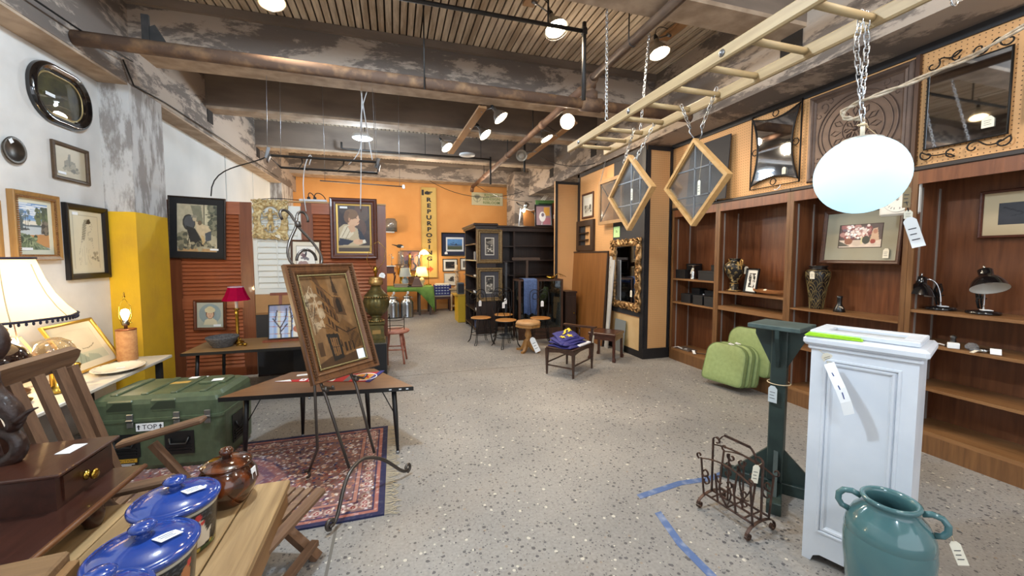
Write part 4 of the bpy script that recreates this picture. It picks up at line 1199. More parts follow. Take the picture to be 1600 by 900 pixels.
MB().tube([(.02, 0, GR+.045), (.075, -.05, .125), (.105, -.098, .02), (.105, -.105, -.06)], .0016, 5).build('tag_string', stringm, t)
price_tag(t, (.105, -.107, -.06), .085, .024, rot=(0, 0, -.9), m=brown_tag)
price_tag(t, (.112, -.112, -.155), .035, .026, rot=(0, 0, -.9))
price_tag(t, (.112, -.114, -.185), .125, .040, rot=(0, -.28, -1.1), m=whitepaper)
MB().tube([(.105, -.107, -.12), (.112, -.112, -.16)], .0022, 5).build('tag_string', cordblk, t)
# s-hooks on the ladder rail and metal clips on the cord
for i, (p, lab) in enumerate((((1.96, .96, 2.455), 'silver s-hook on the far rail of the ladder beside the lamp chain'), ((1.96, .78, 2.455), 'small silver s-hook on the ladder rail nearest the picture edge'))):
    t = thing('s_hook', lab, 'hook', p)
    MB().tube(arc((0, 0, .05), .018, PI, 0, 8, 'xz')+[(.018, 0, .0)]+arc((.0, 0, -.03), .018, 0, -PI*1.1, 8, 'xz'), .004, 6).build('hook', chrome, t)
copper = mat('copper_clip', 'b06a45', .25, metal=.9)
for i, (p, mm_, lab) in enumerate((((2.22, .80, 2.32), steel, 'grey metal clip on the cord in front of the scroll mirror'), ((2.25, .76, 2.29), copper, 'copper coloured clip hanging before the scroll mirror'),
                                   ((2.31, .72, 2.27), copper, 'second copper clip lower on the cord at the scroll mirror'), ((2.35, .65, 2.29), steel, 'grey metal clip farthest right along the cord'))):
    t = thing('metal_clip', lab, 'clip', p, .8*i, 'clips on the lamp cord')
    MB().loops([[(-.02, -.008, .015), (.02, -.008, .015), (.02, .008, .015), (-.02, .008, .015)], [(-.012, -.004, 0), (.012, -.004, 0), (.012, .004, 0), (-.012, .004, 0)], [(-.022, -.01, -.018), (.022, -.01, -.018), (.022, .01, -.018), (-.022, .01, -.018)]], cap0=True, cap1=True).build('clip', mm_, t)
    MB().tube([(0, 0, .012), (0, .01, .05)], .002, 5).build('clip_wire', cordblk, t)

# ------------------------------------------------------------------ white pedestal
wp = mat('white_painted_wood', 'd9dee6', .35, c2='cdd3dc', scale=4)
t = thing('pedestal', 'tall white panelled pedestal with a moulded top', 'pedestal', (1.998, 1.213, 0), -R(67.9))
# local X = along the front (right), local Y = depth
hw, D, Hp = .183, .285, 1.075
y0 = 0.0
body = MB()
body.mm((-hw, y0, .10), (-hw+.05, y0+.02, Hp-.03)).mm((hw-.05, y0, .10), (hw, y0+.02, Hp-.03))
body.mm((-hw+.05, y0, Hp-.085), (hw-.05, y0+.02, Hp-.03)).mm((-hw+.05, y0, .10), (hw-.05, y0+.02, .155))
MB().mm((-hw, y0, .1), (-hw+.05, y0+.02, Hp)).build('stile', wp, t)
MB().mm((hw-.05, y0, .1), (hw, y0+.02, Hp)).build('stile', wp, t)
MB().mm((-hw+.05, y0, Hp-.06), (hw-.05, y0+.02, Hp)).build('rail', wp, t)
MB().mm((-hw+.05, y0, .10), (hw-.05, y0+.02, .155)).build('rail', wp, t)
MB().mm((-hw+.05, y0+.012, .155), (hw-.05, y0+.02, Hp-.06)).build('front_panel', wp, t)
l = []
for i, y in ((0, .002), (.004, -.004), (.012, -.004), (.016, .006), (.022, .0), (.03, .002), (.034, .008), (.04, .012)):
    a = hw-.05-i+.002
    l.append([(-a, y0+y, .155+i-.002), (a, y0+y, .155+i-.002), (a, y0+y, Hp-.06-i+.002), (-a, y0+y, Hp-.06-i+.002)])
MB().loops(l).build('panel_moulding', wp, t)
for s in (-1, 1):
    MB().mm((s*hw, y0+.02, .1), (s*(hw-.018), y0+D, Hp)).build('side_panel', wp, t)
MB().mm((-hw+.018, y0+D-.015, .1), (hw-.018, y0+D, Hp)).build('back_panel', wp, t)
ap = [(-hw, 0), (-hw+.035, 0), (-hw+.045, .03), (-hw+.07, .045), (hw-.07, .045), (hw-.045, .03), (hw-.035, 0), (hw, 0), (hw, .1), (-hw, .1)]
MB().prism(ap, y0, y0+.02, 'xz').build('shaped_base', wp, t)
for s in (-1, 1): MB().mm((s*hw, y0+.02, 0), (s*(hw-.018), y0+D, .1)).build('side_base', wp, t)
MB().mm((-hw-.012, y0-.012, Hp-.022), (hw+.012, y0+D+.012, Hp), bv=.006).build('neck_moulding', wp, t)
MB().mm((-hw-.03, y0-.03, Hp), (hw+.03, y0+D+.02, Hp+.042), bv=.012).build('top', wp, t)
price_tag(t, (-hw+.055, y0-.012, Hp-.035), .05, .042, rot=(.25, -.5, .25), knot=(-hw+.03, y0-.006, Hp-.02))
MB().strip([(-hw+.075, y0-.024, Hp-.075), (-hw+.102, y0-.052, Hp-.12), (-hw+.130, y0-.072, Hp-.17), (-hw+.152, y0-.076, Hp-.225), (-hw+.165, y0-.070, Hp-.28)], .042, .0012, (.85, 0, .5)).build('paper_slip', whitepaper, t)
st(MB().box((-hw+.100, y0-.0545, Hp-.122), (.004, .001, .03), rot=(.3, -.4, 0)).box((-hw+.128, y0-.073, Hp-.172), (.004, .001, .03), rot=(.1, -.4, 0)).box((-hw+.142, y0-.0755, Hp-.20), (.004, .001, .03), rot=(0, -.3, 0)).build('slip_writing', mat('blue_ink', '3a4a8a', .8), t))
# frame and folder lying on top
t = thing('white_picture_frame', 'empty white picture frame lying across the top of the white pedestal', 'frame', (2.135, 1.275, 1.1185), -R(69))
for a in ((-.19, -.13, .19, -.07), (-.19, .07, .19, .13), (-.19, -.07, -.13, .07), (.13, -.07, .19, .07)):
    MB().mm((a[0], a[1], 0), (a[2], a[3], .022), bv=.004).build('frame_side', wp, t)
MB().mm((-.13, -.07, .004), (.13, .07, .008)).build('backing', mat('frame_backing_grey', '9fa3a6', .5), t)
lime = mat('lime_paper', '9fd42c', .6)
t = thing('lime_folder', 'lime green paper leaflets lying at the left of the pedestal top', 'leaflets', (1.975, 1.315, 1.1185), -R(64))
for i, (z, a) in enumerate(((0, .0), (.004, .05), (.008, -.04))):
    MB().box((0, .01*i, z+.0018), (.21-.01*i, .085, .003), rot=a).build('leaflet', lime, t)

# ------------------------------------------------------------------ dark green stand
dg = mat('dark_green_paint', '22302f', .45, c2='2c3d3a', scale=9, bump=.05)
dgt = mat('worn_green_top', '4c5d5c', .5, c2='3a4a49', scale=9, stretch=(1, 8, 1))
SX, SY = 2.318, 1.852
t = thing('plant_stand', 'tall dark green plant stand with a square top and crossed foot', 'stand', (SX, SY, 0), -R(60))
MB().box((0, 0, .56), (.085, .085, .98), bv=.006).build('post', dg, t)
for a in (0, PI/2):
    MB().box((0, 0, .035), (.62, .075, .07), rot=a+.15, bv=.004).build('foot_beam', dg, t)
for k in range(4):
    a = k*PI/2+.15; M_ = Matrix.Rotation(a, 4, 'Z')
    MB().prism([(.03, .07), (.235, .07), (.03, .285)], -.012, .012, 'xz', M=M_).build('foot_bracket', dg, t)
    a = k*PI/2; M_ = Matrix.Rotation(a, 4, 'Z')
    MB().prism([(.04, .80), (.04, 1.05), (.135, 1.05), (.135, 1.0)], -.011, .011, 'xz', M=M_).build('top_bracket', dg, t)
for s in (-1, 1):
    MB().bar((s*.0, -.045, .82), (s*0, -.105, 1.03), .03, .014, up=(1, 0, 0)).build('strap_brace', dg, t) if s < 0 else None
MB().box((0, 0, 1.063), (.285, .27, .028), rot=-.18, bv=.004).build('top', dgt, t)
MB().torus((0, 0, .70), .062, .003, 'xy').build('tag_string', stringm, t)
price_tag(t, (-.02, -.068, .69), .105, .05, rot=(0, 0, -.25), m=mat('blue_printed_tag', 'c9d3d8', .7))

# ------------------------------------------------------------------ wrought iron magazine rack
ri = mat('rusted_iron', '3b2e2a', .5, metal=.5, c2='5a4238', scale=30)
t = thing('magazine_rack', 'scrolled wrought iron magazine rack standing on the floor', 'rack', (1.835, 1.70, 0), -R(82))
# local X runs front-back along the rack length .30, local Y across .17
LX, LYw = .15, .085
for s in (-1, 1):     # feet: an arch across the width with scrolled ends
    x = s*LX
    p = spiral((x, -LYw-.012, .024), .006, .022, PI*.2, PI*.2+5.2, 14, 'yz')
    arch = bez((x, -LYw-.034, .03), (x, -LYw-.02, .10), (x, LYw+.02, .10), (x, LYw+.034, .03), 12)
    MB().strip(arch, .016, .005, (1, 0, 0)).build('foot_arch', ri, t)
    for sy in (-1, 1):
        MB().strip(spiral((x, sy*(LYw+.014), .026), .022, .006, PI/2-sy*PI/2, PI/2-sy*PI/2-sy*6.6, 16, 'yz'), .016, .005, (1, 0, 0)).build('foot_scroll', ri, t)
for sy in (-1, 0, 1):
    y = sy*LYw
    top = .30 if sy else .40
    MB().tube([(-LX, y*.8, .085), (LX, y*.8, .085)], .006, 6).build('bottom_rail', ri, t)
    yy = y*1.15
    if sy:
        xs = (-LX, -.055, .055, LX)
        for k, x in enumerate(xs):
            MB().bar((x, y*.8, .08), (x, yy, .26 if k in (1, 2) else .31), .010, .006).build('upright', ri, t)
        for s in (-1, 1):
            MB().strip(spiral((s*(LX-.028), yy, .235), .008, .03, 0 if s > 0 else PI, (0 if s > 0 else PI)+s*5.5, 14), .012, .004, (0, 1, 0)).build('scroll', ri, t)
            MB().strip(spiral((s*(LX-.03), yy*.95, .185), .03, .008, PI/2, PI/2+s*5.5, 14), .012, .004, (0, 1, 0)).build('scroll', ri, t)
            MB().strip(spiral((s*.028, yy, .245), .007, .026, PI if s > 0 else 0, (PI if s > 0 else 0)-s*5.2, 14), .012, .004, (0, 1, 0)).build('scroll', ri, t)
            MB().strip(bez((s*.02, yy*.9, .22), (s*.055, yy*.9, .19), (s*.02, yy*.85, .13), (s*.0, y*.8, .09), 8), .012, .004, (0, 1, 0)).build('scroll', ri, t)
            MB().strip(spiral((s*(LX+.005), yy*1.1, .325), .02, .006, -PI/2, -PI/2+s*5, 12), .012, .004, (0, 1, 0)).build('end_curl', ri, t)
        MB().strip(bez((-LX, yy, .305), (-.05, yy, .35), (.05, yy, .35), (LX, yy, .305), 12), .012, .004, (0, 1, 0)).build('top_rail', ri, t)
    else:
        for s in (-1, 1):
            MB().bar((s*LX, 0, .08), (s*LX, 0, .40), .012, .007).build('upright', ri, t)
            MB().strip(spiral((s*(LX-.026), 0, .40), .027, .008, PI/2-s*PI/2, PI/2-s*PI/2+s*5.2, 14), .014, .004, (0, 1, 0)).build('scroll', ri, t)
            MB().strip(spiral((s*.03, 0, .345), .008, .026, PI/2, PI/2+s*5.2, 14), .014, .004, (0, 1, 0)).build('scroll', ri, t)
            MB().strip(bez((s*(LX-.02), 0, .425), (s*.10, 0, .40), (s*.11, 0, .435), (s*.075, 0, .455), 8), .014, .004, (0, 1, 0)).build('handle_curve', ri, t)
            MB().bar((s*.045, 0, .085), (s*.045, 0, .36), .010, .006).build('upright', ri, t)
        MB().bar((-.078, 0, .455), (.078, 0, .455), .014, .006, up=(0, 1, 0)).build('handle', ri, t)
        MB().strip(bez((-LX, 0, .37), (-.05, 0, .40), (.05, 0, .40), (LX, 0, .37), 12), .014, .004, (0, 1, 0)).build('top_rail', ri, t)
for s in (-1, 0, 1):
    MB().bar((s*.1, -LYw*.8, .085), (s*.1, LYw*.8, .085), .008, .005).build('bottom_bar', ri, t)
price_tag(t, (LX-.02, -.02, .385), .10, .033, rot=(0, .1, .9), knot=(LX-.005, 0, .40))

# ------------------------------------------------------------------ teal urn
tl = mat('teal_glaze', '41656a', .12, c2='4b7073', scale=5, coat=.5)
t = thing('urn', 'large glossy teal pottery urn with two loop handles', 'urn', (1.83, .985, 0), R(10))
UP = [(r_*.81, z_) for r_, z_ in [(.10, 0), (.105, .01), (.125, .08), (.152, .2), (.168, .32), (.1695, .38), (.166, .41), (.1655, .414), (.168, .418), (.160, .45), (.135, .495), (.108, .518), (.100, .530), (.104, .541), (.112, .547), (.112, .556), (.104, .561), (.093, .558), (.088, .545), (.084, .52), (.11, .48), (.14, .42), (.15, .3), (.12, .08), (.02, .02)]]
MB().lathe(UP, 56, cap1=True).build('body', tl, t)
for s, aa in ((-1, R(112)), (1, R(-68))):
    ca, sa = math.cos(aa), math.sin(aa)
    def rp(r, z, dt=0): return (r*ca, r*sa, z)
    MB().tube([rp(.085, .535), rp(.112, .545), rp(.138, .54), rp(.153, .52), rp(.154, .495), rp(.142, .475), rp(.122, .468)], .0115, 10).build('handle', tl, t)
    if s > 0:
        MB().tube([rp(.154, .50), rp(.164, .485), rp(.168, .47)], .0015, 4).build('tag_string', stringm, t)
        price_tag(t, rp(.168, .47), .085, .03, rot=(0, -.35, -1.0))
# ------------------------------------------------------------------ green cushions against the bookcase
gf = mat('green_vinyl', '84965f', .6, c2='8fa069', scale=25, bump=.08, bscale=120)
gfd = mat('green_piping', '66794a', .5)
def cushion(label, loc, rz, lean, w, h, th, slip=False):
    t = thing('seat_cushion', label, 'cushion', loc, rot=(-lean, 0, rz), group='green seat cushions')
    pts = []
    for k in range(9):
        a = PI-(PI/2)*k/8; pts.append((-w/2+.13+.13*math.cos(a), h-.13+.13*math.sin(a)))
    for k in range(9):
        a = PI/2-(PI/2)*k/8; pts.append((w/2-.13+.13*math.cos(a), h-.13+.13*math.sin(a)))
    pts += [(w/2+.01, .05), (w/2, .015), (w/2-.03, 0), (-w/2+.03, 0), (-w/2, .015), (-w/2-.01, .05)]
    cx, cz = 0, h*.48
    def lp(f, y): return [((x-cx)*f+cx, y, (z-cz)*f+cz) for x, z in pts]
    MB().loops([lp(.6, -th*.62), lp(.9, -th*.56), lp(.98, -th*.45), lp(1, -th*.36), lp(1, th*.36), lp(.98, th*.45), lp(.9, th*.5), lp(.5, th*.5)], sm=True, cap0=True, cap1=True).build('pad', gf, t)
    for y in (-th*.42, th*.42):
        MB().tube([Vector((p[0], y, p[2])) for p in lp(1.002, 0)], .004, 5, closed=True).build('piping', gfd, t)
    if slip:
        MB().box((.03, -.01, h+.008), (.05, .06, .003), rot=(.3, .2, .3)).build('paper_label', whitepaper, t)
    return t
rzc = -R(79)
cushion('front green cushion of the stack leaning on the bookcases', (3.515, 3.49, .07), rzc, R(15), .46, .44, .07, True)
cushion('second green cushion, just behind the front one of the stack', (3.59, 3.475, .07), rzc, R(15), .46, .445, .065, True)
cushion('third green cushion of the stack, mostly hidden by two others', (3.66, 3.46, .07), rzc, R(15), .46, .43, .06)
cushion('rear green cushion standing higher on the ledge behind the stack', (3.765, 3.40, .19), rzc, R(11), .48, .50, .07)
# ------------------------------------------------------------------ things on and by the partition
gold = mat('rococo_gold', 'b0895a', .35, metal=.7, c2='4a331c', scale=24, detail=5, lo=.45, hi=.68)
def ornate(t, w, h, fw, m, d=.035, n=120, amp=.16, fr=22, inner_oval=False, name='carved_frame'):
    def per(k, i):
        """point on the outer edge pulled in by i"""
        s = (k/n)*4; q = int(s) % 4; f = s-int(s)
        a = [(-1, 0), (1, 0), (1, 1), (-1, 1)][q]; b = [(1, 0), (1, 1), (-1, 1), (-1, 0)][q]
        x = (a[0]+(b[0]-a[0])*f)*(w/2-i); z = h/2+((a[1]+(b[1]-a[1])*f)-.5)*2*(h/2-i)
        return x, z
    def ell(k, i):
        a = math.atan2(per(k, 0)[1]-h/2, per(k, 0)[0])
        return (w/2-i)*math.cos(a), h/2+(h/2-i)*math.sin(a)
    ls = []
    for f, y in ((-.02, 0), (-.02, -d*.4), (.12, -d*.85), (.3, -d*.55), (.45, -d), (.62, -d*.7), (.78, -d*.95), (1, -d*.25), (1, 0)):
        l = []
        for k in range(n):
            wob = amp*fw*math.sin(fr*2*PI*k/n)*math.cos(5*2*PI*k/n+f*3)*(1-f)
            x, z = per(k, fw*f+wob)
            if inner_oval and f > .4:
                xo, zo = ell(k, fw*f); g = (f-.4)/.6; g = min(1, g*1.6)
                x, z = x+(xo-x)*g, z+(zo-z)*g
            l.append((x, y+.3*d*math.sin(fr*2*PI*k/n+f*4)*math.sin(f*PI), z))
        ls.append(l)
    MB().loops(ls, sm=True).build(name, m, t)
    o = MB()
    for sx in (-1, 1):
        for sz in (-1, 1):
            cx, cz = sx*(w/2-fw*.35), h/2+sz*(h/2-fw*.35)
            o.tube(spiral((cx, -d, cz), fw*.55, fw*.1, 0, 7*sx*sz, 18), [fw*.13*(1-.02*k) for k in range(19)], 6)
            o.tube(spiral((cx-sx*fw*.9, -d*.9, cz+sz*fw*.1), fw*.4, fw*.08, PI, PI-6*sx*sz, 14), fw*.085, 6)
            o.tube(spiral((cx+sx*fw*.1, -d*.9, cz-sz*fw*.9), fw*.4, fw*.08, PI, PI+6*sx*sz, 14), fw*.085, 6)
            o.ball((cx, -d*1.15, cz), fw*.2)
    for sx, sz in ((0, 1), (0, -1), (1, 0), (-1, 0)):
        cx, cz = sx*(w/2-fw*.4), h/2+sz*(h/2-fw*.4)
        for s in (-1, 1):
            c = (cx+(s*fw*.55 if sz else 0), -d*.9, cz+(s*fw*.55 if sx else 0))
            o.tube(spiral(c, fw*.5, fw*.1, PI/2, PI/2+s*6.5, 16), fw*.10, 6)
        o.ball((cx, -d, cz), fw*.26, sc=(1, .7, 1))
    o.tube([(per(k, fw*.92)[0], -d*.5, per(k, fw*.92)[1]) for k in range(0, n, 4)] if not inner_oval else [(ell(k, fw*.92)[0], -d*.5, ell(k, fw*.92)[1]) for k in range(0, n, 3)], fw*.06, 5, closed=True)
    st(o.build('carved_scrollwork', m, t))
t = thing('gilt_mirror', 'gilt mirror with a carved rococo frame on the charcoal board', 'mirror', (3.42, 5.295, .69), -R(90))
ornate(t, .78, 1.06, .105, gold, d=.05, amp=.2)
MB().mm((-.295, -.012, .09), (.295, -.004, .97)).build('mirror', mirror, t)
price_tag(t, (.22, -.05, .30), .10, .045)
t = thing('green_sticky_note', 'pale green note stuck to the charcoal board above the gilt mirror', 'note', (3.42, 5.58, 1.80), -R(90))
MB().mm((-.09, -.003, 0), (.09, 0, .17)).build('note', mat('pale_green_paper', 'b7dd9a', .7), t)
st(MB().mm((-.02, -.004, .08), (.03, -.003, .09)).mm((-.02, -.004, .1), (.01, -.003, .108)).build('note_writing', inkm, t))
cv = Canvas(36, 46, 'b9b7ad'); cv.rect(0, .5, 1, 1, 'd1d0c8').blobs(30, ['6a675f', '4d4b46', 'c9c7bd', '8b897f'], (.05, .1, .95, .55), .1, 8)
picture('garden_print', 'small framed garden print high on the pegboard partition', (3.437, 6.60, 2.20), .44, .46, cv, fw=.035, fm=wood('dark_red_brown_frame', '43261a', '55321f', 0), mount=mat('pale_mount', 'c9c4b4', .8), mw=.05, rz=-R(90))
t = thing('cabinet_window', 'dark wooden window frame with two open louvres hung on the partition', 'frame', (3.437, 6.65, 1.60), -R(90))
dk = wood('dark_walnut', '2b1d16', '3a281d', 2, .45)
for a in ((-.33, 0, .33, .1), (-.33, .46, .33, .56), (-.33, .1, -.23, .46), (.23, .1, .33, .46)):
    MB().mm((a[0], -.05, a[1]), (a[2], 0, a[3])).build('frame_side', dk, t)
for z in (.2, .33): MB().box((-.06, -.03, z), (.3, .06, .012), rot=(.3, 0, 0)).build('slat', dk, t)
MB().mm((-.23, -.004, .1), (-.05, 0, .46)).build('dark_backing', charcoal, t)

t = thing('plywood_sheet', 'large plain brown wooden panel with a dark edge leaning on the partition', 'panel', (3.29, 6.37, 0), rot=(-R(3), 0, -R(90)))
MB().mm((-.64, -.02, .0), (.64, 0, 1.56)).build('panel', wood('plain_brown_panel', '75491f', '8a5a2c', 2, .5, 2), t)
MB().mm((-.65, -.03, 1.56), (.65, .0, 1.585)).build('edge_strip', dk, t)
MB().mm((.64, -.03, 0), (.655, 0, 1.56)).build('edge_strip', dk, t)
MB().mm((-.655, -.03, 0), (-.64, 0, 1.56)).build('edge_strip', dk, t)
wpk = mat('white_plank', 'c4c2bd', .6, c2='aeaaa4', scale=6, stretch=(6, 6, .6))
t = thing('white_plank', 'tall white weathered plank leaning between the brown panel and gilt mirror', 'plank', (3.33, 5.66, 0), rot=(-R(2.5), 0, -R(90)))
MB().mm((-.05, -.018, 0), (.03, 0, 1.5)).build('plank', wpk, t)
t = thing('white_plank', 'second white plank in front, set slightly askew beside the brown panel', 'plank', (3.30, 5.64, 0), rot=(-R(2.5), R(3), -R(90)))
MB().mm((-.04, -.018, 0), (.05, 0, 1.44)).build('plank', wpk, t)
t = thing('green_glass_sheet', 'small sheet of greenish glass leaning low on the partition', 'glass', (3.36, 5.40, .0), rot=(-R(5), 0, -R(90)))
MB().mm((-.14, -.006, 0), (.16, 0, .50)).build('sheet', glass('green_sheet', '9fb59a', .1, .05, dirt=.35), t)

# ------------------------------------------------------------------ dark shelving
ds = wood('dark_shelving', '251812', '33221a', 2, .4, 4)
t = thing('dark_bookcase', 'tall dark bookcase end-on with two framed pictures on its end', 'bookcase', (0, 0, 0))
MB().mm((1.48, 7.32, 0), (1.86, 7.36, 2.07)).build('end_panel', ds, t)
MB().mm((1.48, 8.52, 0), (1.86, 8.56, 2.07)).build('end_panel', ds, t)
MB().mm((1.83, 7.36, 0), (1.86, 8.52, 2.07)).build('back_panel', ds, t)
for z in (.08, .42, .75, 1.08, 1.40, 1.72): MB().mm((1.48, 7.36, z), (1.83, 8.52, z+.025)).build('shelf', ds, t)
MB().mm((1.42, 7.27, 2.07), (1.90, 8.6, 2.12), bv=.015).build('cornice', ds, t)
MB().mm((1.45, 7.295, 2.03), (1.87, 8.58, 2.07)).build('cornice_moulding', ds, t)
MB().mm((1.46, 7.305, 0), (1.87, 7.33, .12)).build('plinth', ds, t)
for i, (y, z, d, m, lab) in enumerate(((7.5, .1061, (.2, .12, .19), mat('blue_box', '2b4a7c', .5), 'blue box on the lowest shelf of the end-on dark bookcase'), (7.42, .4461, (.2, .07, .05), whitepaper, 'white carton on the second shelf of the end-on dark bookcase'),
                                       (7.6, .7761, (.2, .1, .05), whitepaper, 'white papers on the third shelf of the end-on dark bookcase'), (7.45, 1.1061, (.24, .12, .03), paper, 'cream tray sticking out of the end-on dark bookcase'),
                                       (7.55, 1.4261, (.2, .1, .16), mat('grey_box', '77787a', .6), 'grey box on a high shelf of the end-on dark bookcase'))):
    t2 = thing('carton', lab, 'box', (1.585, y, z))
    MB().box((0, 0, d[2]/2), d, bv=.004).build('carton_body', m, t2)
    MB().box((-.0, 0, d[2]*.8), (d[0]+.004, d[1]+.004, d[2]*.3)).build('lid', m, t2)
t = thing('dark_shelf_unit', 'wide dark shelf unit with many empty shelves facing the aisle', 'bookcase', (0, 0, 0))
X0, X1 = 1.91, 3.25
for x in (X0, X1-.03): MB().mm((x, 7.5, 0), (x+.03, 7.8, 2.06)).build('side_panel', ds, t)
MB().mm((2.27, 7.5, .1), (2.30, 7.79, 2.0)).build('divider', ds, t)
MB().mm((X0+.03, 7.78, .1), (X1-.03, 7.8, 2.03)).build('back_panel', ds, t)
for z in (.08, .45, .78, 1.10, 1.38, 1.68): MB().mm((X0+.03, 7.505, z), (2.27, 7.78, z+.02)).build('shelf', ds, t)
for z in (.08, .45, .78, 1.10, 1.40, 1.69): MB().mm((2.30, 7.505, z), (X1-.03, 7.78, z+.02)).build('shelf', ds, t)
MB().mm((X0-.01, 7.47, 2.06), (X1+.03, 7.82, 2.10), bv=.01).build('top', ds, t)
MB().mm((X0+.03, 7.5, 1.99), (X1-.03, 7.52, 2.06)).build('top_rail', ds, t)
og = mat('old_gold_frame', '6f5a3c', .45, metal=.4, c2='8a7450', scale=40)
def print_art(seed):
    cv = Canvas(24, 48, '4a4744'); cv.blobs(40, ['2a2826', '6d6860', '8d877c', '38342f'], (0, 0, 1, 1), .25, seed); cv.blobs(6, ['c9c4b8'], (.2, .2, .8, .6), .12, seed+1); return cv
for z, lab, sd in ((1.36, 'upper of two matching gilt framed prints on the dark bookcase end', 1), (.63, 'lower of two matching gilt framed prints on the dark bookcase end', 7)):
    t = picture('narrow_print', lab, (1.735, 7.318, z), .50, .645, None, fw=.075, prof=[(0, 0), (0, -.03), (.02, -.042), (.045, -.03), (.06, -.034), (.075, -.02), (.075, -.006)], fm=og, mount=mat('dark_grey_mount', '4b4a4f', .8), mw=.09, group='matching gilt framed prints')
    artplane('mount_edge', Canvas(2, 2, 'd5d2c8'), .18, .335, t, (0, -.009, .155))
    artplane('print', print_art(sd), .15, .30, t, (0, -.0105, .1725))
# things on top of the dark shelf unit
t = thing('empty_picture_frame', 'green painted frame standing on the dark shelf unit', 'frame', (3.05, 7.66, 2.101), rot=(-R(8), 0, -R(12)))
gp = mat('leaf_green_paint', '4d7a3c', .5)
for a in ((-.24, 0, -.17, .56), (.17, 0, .24, .56), (-.17, 0, .17, .07), (-.17, .49, .17, .56)):
    MB().mm((a[0], -.03, a[1]), (a[2], 0, a[3])).build('frame_side', gp, t)
MB().mm((-.17, -.006, .07), (.17, 0, .49)).build('backing', mat('dark_green_backing', '24361f', .7), t)
cv = Canvas(40, 56, '9c7f86'); cv.rect(.55, .5, .95, .95, 'd39a3c').rect(.5, .05, 1, .4, 'b06f7a').ell(.45, .45, .22, .26, 'e9e5e2').ell(.47, .55, .1, .1, '7b6a78').line([(.4, .05), (.42, .3), (.6, .4)], .03, 'f0eeee')
picture('pink_print', 'pink and gold poster print in a black frame leaning on the green frame', (2.93, 7.56, 2.101), .36, .46, cv, fw=.03, fm=mat('black_frame', '141414', .35), rot=(-R(10), 0, -R(14)))
t = thing('brown_board', 'plain brown board standing on the dark shelf unit beside the bulb', 'board', (2.70, 7.68, 2.101), rot=(-R(6), 0, R(4)))
MB().mm((-.17, -.012, 0), (.14, 0, .36)).build('board', wood('plain_brown_panel', '75491f', '8a5a2c', 2), t)
MB().tube(arc((.02, -.03, .0), .1, .2, PI*.55, 8, 'xz', .3), .01, 6).build('curved_strip', dk, t)
t = thing('brown_board', 'narrow red brown board at the right end of the dark shelf unit top', 'board', (3.21, 7.6, 2.101), rot=(-R(5), 0, -R(10)))
MB().mm((-.06, -.015, 0), (.0, 0, .50)).build('board', wood('red_brown_board', '6a3420', '7d4128', 2), t)
price_tag(t, (-.02, -.02, .26), .09, .05, m=whitepaper)
t = thing('paint_brushes', 'three white sticks laid against the green frame top', 'sticks', (3.0, 7.58, 2.66))
each('stick', mat('white_stick', 'dcd8cc', .5), t, [MB().tube([(-.12+.035*i, 0, -.02), (-.01+.035*i, .05, .09)], .008, 6) for i in range(3)])
t = thing('clip_work_lamp', 'small lit bulb in a clamp lamp over the dark shelf unit', 'lamp', (2.52, 7.62, 2.42))
MB().ball((0, 0, 0), .035).build('bulb', bulbhot, t)
MB().lathe([(.02, .03), (.025, .06), (.05, .1), (.055, .16), (.02, .18)], 16, M=Matrix.Rotation(.5, 4, 'Y')).build('socket', silver, t)
MB().tube([(-.02, 0, .08), (-.12, -.02, .12), (-.16, -.02, .16)], .014, 8).build('clamp', blackpipe, t)
MB().tube([(-.06, .02, .05), (-.09, .03, -.31)], .014, 8).build('post', whitecord, t)
MB().tube(sag((.03, 0, .05), (.30, .05, .06), .04), .008, 6).build('cord', whitecord, t)
light('clip_work_lamp_light', 'POINT', (2.50, 7.50, 2.36), 3, (1, .9, .7), radius=.05)

# ------------------------------------------------------------------ glass display case
t = thing('display_case', 'low glass display case with dark wooden posts before the shelving', 'case', (0, 0, 0))
dcw = wood('case_wood', '3a2519', '4b3122', 2, .4)
x0, x1, ya, yb, zt = 2.085, 2.93, 6.56, 6.93, 1.08
for x in (x0, x1-.035):
    for y in (ya, yb-.035): MB().mm((x, y, 0), (x+.035, y+.035, zt)).build('post', dcw, t)
MB().mm((2.43, ya, .2), (2.465, ya+.03, zt-.03)).build('post', dcw, t)
for y in (ya, yb-.035): MB().mm((x0+.035, y, zt-.03), (x1-.035, y+.035, zt)).build('top_rail', dcw, t)
for x in (x0, x1-.035): MB().mm((x, ya+.035, zt-.03), (x+.035, yb-.035, zt)).build('top_rail', dcw, t)
MB().mm((x0+.036, ya+.004, 0), (x1-.036, ya+.025, .2)).build('base_panel', dcw, t)
MB().mm((x0+.036, ya+.03, .18), (x1-.036, yb-.036, .2)).build('floor_board', dcw, t)
pg = glass('case_pane', 'c6cfd0', .12, .02)
MB().mm((x0+.036, ya+.008, .2), (2.43, ya+.012, zt-.03)).build('pane', pg, t)
MB().mm((2.465, ya+.008, .2), (x1-.036, ya+.012, zt-.03)).build('pane', pg, t)
for x in (x0+.01, x1-.014): MB().mm((x, ya+.036, .2), (x+.004, yb-.036, zt-.03)).build('pane', pg, t)
MB().mm((x0+.036, ya+.036, zt-.012), (x1-.036, yb-.036, zt-.006)).build('pane', pg, t)
MB().mm((x0+.036, yb-.03, .2), (x1-.036, yb-.025, zt-.03)).build('back_panel', mat('case_back', '1c1a1a', .4), t)
MB().mm((x0+.04, ya+.04, .62), (x1-.04, yb-.04, .628)).build('glass_shelf', pg, t)
jeans = mat('blue_denim', '3e5179', .85, c2='4a5f8c', scale=40)
cl = MB(); ls = []
